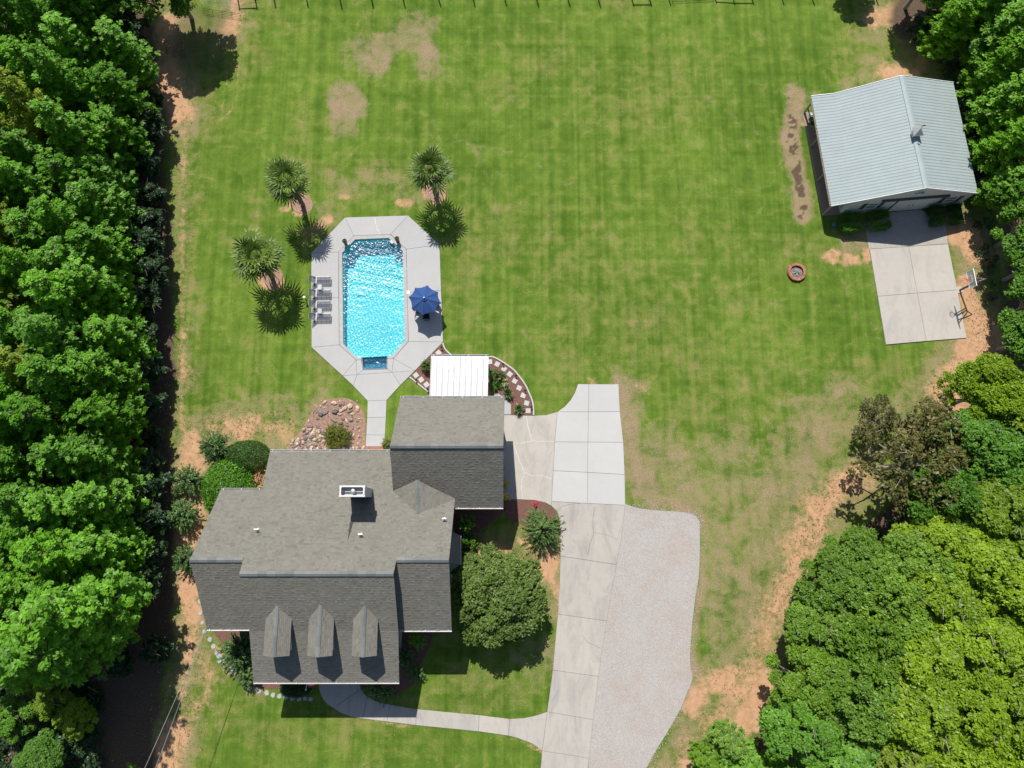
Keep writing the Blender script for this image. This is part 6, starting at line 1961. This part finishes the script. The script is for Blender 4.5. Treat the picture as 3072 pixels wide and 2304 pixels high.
LR += [(2935, 1545, 1.0, 'oak', 'maple', 'fresh green tree at the right edge, just above centre of the lower wood'), (2925, 1660, 1.0, 'oak', 'oak_lime', 'lime green tree at the right edge, second below the fresh green ones'), (2905, 1800, 1.05, 'oak', 'oak_lime', 'lime green tree at the right edge, third below the fresh green ones'),
       (2885, 1930, 1.05, 'oak', 'oak_lime', 'lime green tree at the right edge, fourth below the fresh green ones'), (2870, 2060, 1.05, 'oak', 'oak_lime', 'lime green tree at the right edge, lowest but one'), (2850, 2190, 1.05, 'oak', 'oak_lime', 'lime green tree right in the bottom right corner'), (2715, 2180, 1.0, 'oak', 'oak_lime', 'lime green tree at the bottom edge left of the corner one')]
for x, y, s, k, lm, lab in LR:
    plant(k, U(x, y), lab, sc=s, leafm=lm)

# ------------------------------------------------------------------ shrubs
def dome_bush(name, label, c, rx, ry, h, leafm, n, lf=0.07, rough=0.08, seed=1, asp=0.55, box=False, tuftk=40, group=None, bumpy=0.12, cat='bush'):
    """rounded shrub: stems plus a shell of leaves with uneven clumps"""
    r = np.random.default_rng(seed)
    t = thing(name, label, cat, (c.x, c.y, 0), group)
    d = r.normal(size=(n, 3)); d[:, 2] = np.abs(d[:, 2]); d /= np.linalg.norm(d, axis=1, keepdims=True)
    if box:
        d = np.sign(d)*np.abs(d)**0.45; d /= np.max(np.abs(d), axis=1, keepdims=True)**0.85
    tk = r.normal(size=(tuftk, 3)); tk[:, 2] = np.abs(tk[:, 2]); tk /= np.linalg.norm(tk, axis=1, keepdims=True)
    dn = d/np.linalg.norm(d, axis=1, keepdims=True)
    near = np.argmax(dn @ tk.T, axis=1); prox = np.max(dn @ tk.T, axis=1)
    tb_ = r.random(tuftk)
    f = 1-bumpy*0.5+bumpy*(prox-0.8)/0.2+r.normal(0, rough, n)*0.6
    f *= np.where(r.random(n) < 0.25, r.uniform(0.6, 1, n), 1)
    P = d*f[:, None]*np.array([rx, ry, h])
    nor = dn*np.array([1/rx, 1/ry, 1/h])*min(rx, ry, h)+r.normal(size=(n, 3))*0.55
    nor[:, 2] += 0.3
    tt = np.clip(0.5*tb_[near]+0.5*r.random(n), 0, 1)
    me = leaf_mesh('foliage', P, nor, lf*r.uniform(0.7, 1.3, n), asp, tt, M[leafm])
    link('foliage', me, t, Vector((c.x, c.y, 0)))
    mb = MB(); rr = random.Random(seed)
    for k in range(6):
        a = k*1.05+rr.random(); mb.tube([Vector((c.x, c.y, 0)), Vector((c.x+math.cos(a)*rx*.35, c.y+math.sin(a)*ry*.35, h*.45)), Vector((c.x+math.cos(a)*rx*.7, c.y+math.sin(a)*ry*.7, h*.75))], [.035, .025, .01], 5, caps=False)
    mb.build('stem', M['bark'], t)
    return t
def spray_bush(name, label, c, r0, h, leafm, stems=70, per=34, lf=0.085, asp=0.4, seed=1, spread=1.0, group=None, cat='bush', droop=0.0):
    """open shrub of arching shoots set with leaves"""
    rr = random.Random(seed); r = np.random.default_rng(seed)
    t = thing(name, label, cat, (c.x, c.y, 0), group)
    mb = MB(); cen = []; nor = []; al = []; tt = []
    for i in range(stems):
        a = rr.random()*6.28; q = math.sqrt(rr.random()); L = r0*q*rr.uniform(.8, 1.2)*spread
        top = h*(1-0.55*q*q)*rr.uniform(.8, 1.1)
        b = Vector((0, 0, h*0.05)); m_ = Vector((math.cos(a)*L*0.35, math.sin(a)*L*0.35, top*0.75)); e = Vector((math.cos(a)*L, math.sin(a)*L, top*(1-droop*q)))
        if i % 2 == 0: mb.tube([b, m_, e], [.022, .014, .005], 4, caps=False)
        bt = rr.random()
        for j in range(per):
            f = 0.35+0.65*rr.random()
            p = (b*(1-f)**2+m_*(2*f*(1-f))+e*f*f)
            d = Vector((math.cos(a)+rr.gauss(0, .6), math.sin(a)+rr.gauss(0, .6), rr.gauss(.2, .4)))
            p = p+d*0.07
            cen.append(tuple(p)); al.append(tuple(d)); nor.append((rr.gauss(0, .5)+math.cos(a)*.3, rr.gauss(0, .5)+math.sin(a)*.3, 1)); tt.append(0.5*bt+0.5*rr.random())
    n = len(cen)
    me = leaf_mesh('foliage', cen, nor, lf*r.uniform(.7, 1.3, n), asp, np.array(tt), M[leafm], np.array(al))
    link('foliage', me, t, Vector((c.x, c.y, 0)))
    o = MB(); o.v = [v+Vector((c.x, c.y, 0)) for v in mb.v]; o.f = mb.f; o.t = mb.t
    o.build('stem', M['bark'], t)
    return t
K = 0.0297
def at(px, py, z): 
    p = U(px, py, z); return Vector((p.x, p.y, 0))
spray_bush('crepe_myrtle', 'open dark green shrub above the clipped hedge, farthest from the house', at(640, 1338, 1.2), 1.35, 2.0, 'crepe', 130, 34, seed=11)
spray_bush('crepe_myrtle', 'open shrub at the shade edge left of the bright hedge', at(556, 1442, 1.2), 1.4, 2.0, 'crepe', 130, 34, seed=12)
spray_bush('crepe_myrtle', 'open shrub at the shade edge, second down, left of the house', at(543, 1548, 1.2), 1.45, 2.1, 'crepe', 140, 34, seed=13)
spray_bush('crepe_myrtle', 'open shrub partly behind the left end of the house ridge', at(556, 1680, 1.2), 1.25, 2.0, 'crepe', 100, 34, seed=14)
dome_bush('clipped_hedge', 'smooth dark green dome hedge above the bright one beside the house', at(735, 1368, 0.8), 1.95, 1.35, 1.5, 'box_dark', 9000, 0.05, 0.05, 21, bumpy=0.04, tuftk=120)
dome_bush('clipped_hedge', 'large bright green rounded hedge against the left wing of the house', at(678, 1462, 0.9), 2.0, 2.35, 2.0, 'box_bright', 9500, 0.075, 0.08, 22, bumpy=0.14, tuftk=110)
spray_bush('ornamental_grass', 'yellow green ornamental grass clump among the rocks', at(1008, 1308, 0.6), 1.12, 1.15, 'grass_tuft', 260, 26, 0.12, 0.16, 23, cat='grass clump')
spray_bush('flowering_shrub', 'small pinkish flowering shrub between the back walk and garage wall', at(1163, 1332, 0.6), 0.5, 1.3, 'pink_leaf', 60, 26, 0.06, 0.5, 24)
mb, lv = broadleaf(777, 4.9, 3.3, 54, 760, 0.115, bare=0.06, asp=0.5)
proto('magnolia', 'garden_tree', 'tree', mb, lv, 'magnolia')
plant('magnolia', at(1490, 1782, 2.4), 'broad round evergreen tree on the front lawn between house and driveway', rz=0.4, sc=(1.1, 1.08, 1.05))
spray_bush('weeping_yew', 'spiky dark green shrub in the bend of the driveway beside red flowers', at(1625, 1590, 1.2), 1.85, 2.6, 'spike', 170, 40, 0.13, 0.2, 26, droop=0.35)
spray_bush('red_flowers', 'low red flowers in the corner bed above the spiky shrub', q2b(1255, 312), 0.32, 0.45, 'rose', 9, 9, 0.04, 0.8, 27, cat='flowers')
dome_bush('square_hedge', 'narrow clipped hedge along the right hand wall of the house', q2b(712, 690, 0.7), 0.48, 1.2, 1.1, 'box_bright', 5000, 0.06, 0.06, 28, box=True)
spray_bush('courtyard_shrub', 'shrub in the house corner with only its top leaves in the sun', q2b(690, 470, 2.0), 0.75, 2.6, 'maple', 60, 24, 0.08, 0.5, 29)
spray_bush('front_shrub', 'tall shrub in front of the right wing with its tip in the sun', z7(2130, 480, 2.4), 0.75, 3.0, 'maple', 60, 24, 0.08, 0.5, 30)
for i, (x, y, rx, lab) in enumerate(((2040, 620, .9, 'dark shaded shrub at the right corner of the front porch'), (1760, 870, .75, 'shaded shrub right of the front walk nearest the porch'), (1870, 920, .8, 'greyish shaded shrub in the bend of the front walk'), (2120, 740, .75, 'shaded shrub at the edge of the front bed by the lawn'))):
    spray_bush('shaded_shrub', lab, z7(x, y, 0.5), rx, 1.1, 'crepe', 60, 26, 0.07, 0.45, 40+i)
spray_bush('front_bush', 'large dark shrub at the front left corner of the house above the stepping stones', at(718, 1955, 1.4), 1.75, 2.5, 'crepe', 150, 38, 0.10, 0.35, 50)
spray_bush('front_bush', 'lower part of the dark shrubbery at the porch corner', at(745, 2025, 0.8), 0.95, 1.6, 'crepe', 80, 34, 0.09, 0.35, 51)
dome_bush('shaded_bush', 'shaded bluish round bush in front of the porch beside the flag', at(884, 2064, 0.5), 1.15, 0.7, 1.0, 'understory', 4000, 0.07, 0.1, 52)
for (x, y, lab, s) in ((425, 488, 'red tinged shrub in the bed left of the patio roof', 61), (1290, 625, 'red tinged shrub in the bed right of the patio roof', 62)):
    spray_bush('croton_shrub', lab, z3(x, y, 0.5), 0.52 if s == 61 else 0.62, 0.95, 'croton', 70, 26, 0.075, 0.4, s)
spray_bush('dark_shrub', 'dark shrub hugging the right edge of the patio roof', z3(1215, 580, 0.4), 0.42, 0.8, 'spike', 40, 24, 0.07, 0.4, 63)
spray_bush('green_shrub', 'green shrub below the red tinged one in the curved bed', z3(1265, 730, 0.3), 0.42, 0.7, 'maple', 40, 24, 0.07, 0.4, 64)
spray_bush('variegated_plant', 'pale variegated plant in the middle of the curved bed', z3(1378, 692, 0.3), 0.4, 0.5, 'pale_leaf', 50, 18, 0.07, 0.35, 65, cat='plant')
def rosette(name, label, c, r0, h, leafm, n, seed, w=0.05):
    rr = random.Random(seed)
    t = thing(name, label, 'plant', (c.x, c.y, 0.02), 'spiky plants in the curved bed')
    mb = MB()
    for i in range(n):
        a = rr.random()*6.28; f = (i+0.5)/n; el = R(80-62*f+rr.uniform(-8, 8)); L = r0*rr.uniform(.8, 1.15)
        d = Vector((math.cos(a)*math.cos(el), math.sin(a)*math.cos(el), math.sin(el))); sd = Vector((-math.sin(a), math.cos(a), 0))*w*0.5
        b = Vector((c.x, c.y, h*0.25)); m_ = b+d*L*0.55; e = b+d*L-HZ*(0.25*L*f)
        mb.add([b-sd*.6, b+sd*.6, m_+sd, m_-sd, e], [(0, 1, 2, 3), (3, 2, 4)], rr.random())
    mb.build('foliage', M[leafm], t, tint=True)
    mb = MB(); mb.tube([Vector((c.x, c.y, 0)), Vector((c.x, c.y, h*.3))], [.08, .06], 7); mb.build('stem', M['bark'], t)
rosette('spiky_plant', 'spiky green plant in the curved bed beside the garage corner pad', z3(1425, 825, 0.3), 0.72, 0.75, 'spike', 70, 66, 0.075)
rosette('spiky_plant', 'spiky green plant at the driveway end of the curved bed', z3(1560, 1022, 0.3), 0.68, 0.75, 'spike', 60, 67, 0.075)
for (x, y, s, lab) in ((1018, 135, 71, 'yellow flowering plant at the garage wall, upper one'), (1020, 252, 72, 'yellow flowering plant at the garage wall, lower one')):
    p = q2b(x, y, 0.9)
    t = thing('yellow_planter', lab, 'flower pot', (p.x, p.y, 0.04), 'yellow flowers by the garage door')
    mb = MB(); mb.lathe((p.x, p.y, 0.04), [(0.12, 0), (0.17, 0.35), (0.18, 0.4)], 12); mb.build('pot', M['urn'], t)
    k = 140; cen = np.stack([rng.normal(0, .12, k), rng.normal(0, .12, k), rng.uniform(.4, .95, k)], -1)
    link('foliage', leaf_mesh('foliage', cen, rng.normal(size=(k, 3))+[0, 0, 1], .05, .5, rng.random(k), M['maple']), t, Vector((p.x, p.y, 0.04)))
    k = 60; cen = np.stack([rng.normal(0, .13, k), rng.normal(0, .13, k), rng.uniform(.75, 1.05, k)], -1)
    link('flower', leaf_mesh('flower', cen, rng.normal(size=(k, 3))+[0, 0, 2], .05, .9, rng.random(k), M['yellow']), t, Vector((p.x, p.y, 0.04)))
# barn hedges, laid out along the barn front
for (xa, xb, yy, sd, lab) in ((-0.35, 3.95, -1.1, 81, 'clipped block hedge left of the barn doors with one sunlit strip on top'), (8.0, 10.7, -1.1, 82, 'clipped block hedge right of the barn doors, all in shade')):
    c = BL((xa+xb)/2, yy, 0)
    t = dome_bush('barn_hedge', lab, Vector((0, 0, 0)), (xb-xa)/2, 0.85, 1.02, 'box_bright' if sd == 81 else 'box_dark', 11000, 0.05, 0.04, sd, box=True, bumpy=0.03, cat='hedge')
    t.location = (c.x, c.y, 0); t.rotation_euler = (0, 0, math.atan2(bex.y, bex.x))

# ------------------------------------------------------------------ palms
def palm(base, crown, hh, label, seed, fl=1.0):
    rr = random.Random(seed)
    t = thing('palm_tree', label, 'palm tree', base, 'palms at the top of the pool')
    top = Vector((crown.x, crown.y, hh))
    mb = MB()
    pts = []; rad = []
    for i in range(15):
        f = i/14
        p = base.lerp(top, f)+Vector((0.05*math.sin(f*4), 0.04*math.sin(f*3+1), 0)); p.z = -0.1+f*(hh+0.1)
        pts.append(p); rad.append((0.2-0.03*f)*(1+0.10*(i % 2)))
    mb.tube(pts, rad, 10)
    for i in range(60):
        f = rr.uniform(0.1, 0.98); p = base.lerp(top, f); p.z = f*hh; a = rr.random()*6.28
        o = Vector((math.cos(a), math.sin(a), 0)); mb.bar(p+o*0.15, p+o*0.26+HZ*0.2, 0.09, 0.03)
    mb.build('trunk', M['palm_dry'], t)
    nf = 34
    for i in range(nf):
        f = i/(nf-1)
        el = R(66-92*f+rr.uniform(-12, 12)); a = i*2.39996+rr.uniform(-.25, .25)
        h_ = Vector((math.cos(a), math.sin(a), 0))
        d0 = h_*math.cos(el)+HZ*math.sin(el)
        Lp = fl*rr.uniform(0.5, 1.08)*(0.6+0.4*min(1, f*2.2)); 
        hub = top+HZ*0.1
        end = hub+d0*Lp-HZ*(0.10*Lp)
        mb = MB()
        mb.bar(hub, end, 0.03, 0.02, tint=0.6)
        dd = (end-hub).normalized(); side = dd.cross(HZ).normalized()
        if side.length < 0.1: side = Vector((1, 0, 0))
        up_ = side.cross(dd)
        nb = 11
        bt = rr.random()
        for j in range(nb):
            b = -1.75+3.5*j/(nb-1)
            L = fl*(0.86-0.22*abs(b)/1.75)*rr.uniform(0.85, 1.12)
            bd = (dd*math.cos(b)+side*math.sin(b)+up_*(0.16+0.12*abs(math.sin(b)))).normalized()
            w = 0.05*fl; sd = bd.cross(up_).normalized()
            m1 = end+bd*L*0.55; tip = end+bd*L-HZ*(0.22*L*rr.uniform(0.5, 1.4))
            k = len(mb.v)
            mb.add([end-sd*0.012, end+sd*0.012, m1+sd*w+up_*0.015, m1-sd*w+up_*0.015, m1, tip], [(0, 1, 2, 4), (0, 4, 3) if False else (0, 4, 3), (3, 4, 5), (4, 2, 5)], min(1, max(0, 0.45*bt+0.55*rr.random()-(0.0 if el > -0.2 else 0.2))))
        mb.build('frond', M['palm_dry'] if i >= nf-3 and i % 2 else M['palm'], t, tint=True)
    return t
for (bx, by, cx_, cy_, hh, lab, sd, fl) in ((908, 615, 863, 541, 4.7, 'palm with the roundest crown, upper left of the pool', 1, 1.38), (816, 833, 773, 770, 4.2, 'loose feathery palm left of the pool, nearest the loungers', 2, 1.56), (1305, 578, 1291, 509, 4.3, 'palm at the upper right of the pool', 3, 1.42)):
    b = U(bx, by); b.z = 0.0
    cxy = U(cx_, cy_, hh)
    palm(b, cxy, hh, lab, sd, fl)

# ------------------------------------------------------------------ low undergrowth on the woodland floor (uncountable)
def undergrowth(polys, n, seed):
    r = np.random.default_rng(seed)
    cs = []; rs = []
    for poly, k in polys:
        P = [U(*p) for p in poly]; pl_ = [(p.x, p.y) for p in P]
        x0 = min(p[0] for p in pl_); x1 = max(p[0] for p in pl_); y0 = min(p[1] for p in pl_); y1 = max(p[1] for p in pl_)
        c = 0
        while c < k:
            x, y = r.uniform(x0, x1), r.uniform(y0, y1)
            if inside(np.array([x]), np.array([y]), pl_)[0]:
                cs.append((x, y, r.uniform(0.1, 0.7))); rs.append(r.uniform(0.25, 0.7)); c += 1
    cen, nor, s, t = cloud(cs, rs, n, 0.12, 0.5, 0.8, 0.6, seed)
    me = leaf_mesh('undergrowth', cen, nor, s, 0.5, t, M['understory'])
    link('undergrowth', me, None, Vector((0, 0, 0)), 'stuff')
undergrowth([([(-60, 200), (430, 150), (455, 900), (450, 1700), (430, 1900), (-60, 1900)], 460), ([(-150, 1900), (290, 1900), (300, 2050), (330, 2330), (-150, 2330)], 420),
             ([(2760, 150), (2960, 60), (2990, 1000), (2930, 700), (2900, 500)], 120), ([(2900, 1260), (2700, 1500), (2520, 1720), (2420, 2000), (2380, 2250), (2900, 2250), (2980, 1400)], 350)], 60, 91)

# ------------------------------------------------------------------ dead brush in the lower left wood
for (px, py, r0, n, lab) in ((300, 1985, 1.5, 46, 'pile of pale dead branches beside the clay gap in the lower left wood'), (95, 2010, 1.7, 46, 'grey dead brush at the left photo edge')):
    c = U(px, py)
    t = thing('brush_pile', lab, 'brush pile', c)
    for i in range(n):
        a = rnd.gauss(0.3, 0.9); L = rnd.uniform(0.5, 1.4)
        p = c+Vector((rnd.gauss(0, r0*.45), rnd.gauss(0, r0*.45), rnd.uniform(0.1, 0.8))); d = Vector((math.cos(a), math.sin(a), rnd.uniform(-.25, .35)))
        mb = MB(); mb.tube([p-d*L*.5, p+Vector((rnd.gauss(0, .06), rnd.gauss(0, .06), .03)), p+d*L*.5], [.03, .022, .008], 5); mb.build('branch', M['bark_pale'], t)

# ------------------------------------------------------------------ ragged grass tufts at the worn edges, fallen leaves on the lawn
def scatter(name, lines, n, spread, size, mat, seed, per=7, h=0.05):
    r = np.random.default_rng(seed); cen = []; 
    for pts in lines:
        L = [U(*p) for p in pts]
        for i in range(n):
            k = r.random()*(len(L)-1); j = int(k); p = L[j].lerp(L[j+1], k-j)
            cen.append((p.x+r.normal(0, spread), p.y+r.normal(0, spread), 0.02))
    cen = np.repeat(np.array(cen), per, axis=0); m = len(cen)
    cen[:, :2] += r.normal(0, 0.07 if per > 1 else 0, (m, 2)); cen[:, 2] += r.random(m)*h
    me = leaf_mesh(name, cen, r.normal(size=(m, 3))*0.3+[0, 0.2, 1.0], size*r.uniform(.5, 1.4, m), 0.35, r.random(m), M[mat])
    link(name, me, None, Vector((0, 0, 0)), 'stuff')
M['turf'] = leafmat('turf tufts', (0.10, 0.15, 0.022), (0.24, 0.24, 0.085), 0.25)
M['dead_leaf'] = leafmat('fallen leaves', (0.12, 0.07, 0.035), (0.42, 0.33, 0.16), 0.15)
scatter('grass_tuft', [[(552, 300), (548, 800), (548, 1290)], [(600, 1300), (760, 1280), (900, 1230)], [(560, 1900), (580, 2050), (520, 2290)], [(2480, 1480), (2370, 1680), (2280, 1880), (2200, 2050), (2050, 2260)],
                       [(2520, 1440), (2440, 1600), (2340, 1850)], [(2880, 1080), (2780, 1250), (2640, 1300)], [(1470, 1660), (1590, 1690)]], 210, 0.7, 0.05, 'turf', 101, 6, 0.015)
scatter('fallen_leaf', [[(620, 2020), (560, 2290)], [(760, 2120), (1400, 2250)], [(1300, 2030), (1600, 2080)], [(2300, 1700), (2150, 2080)], [(600, 1350), (570, 1700)]], 150, 1.3, 0.06, 'dead_leaf', 102, 1, 0.02)
scatter('leaf_litter', [[(505, 300), (510, 900), (500, 1300), (520, 1800), (480, 2200)], [(2930, 700), (2960, 1050)], [(480, 150), (560, 150)], [(2740, 60), (2800, 120)]], 500, 0.8, 0.07, 'dead_leaf', 103, 2, 0.03)
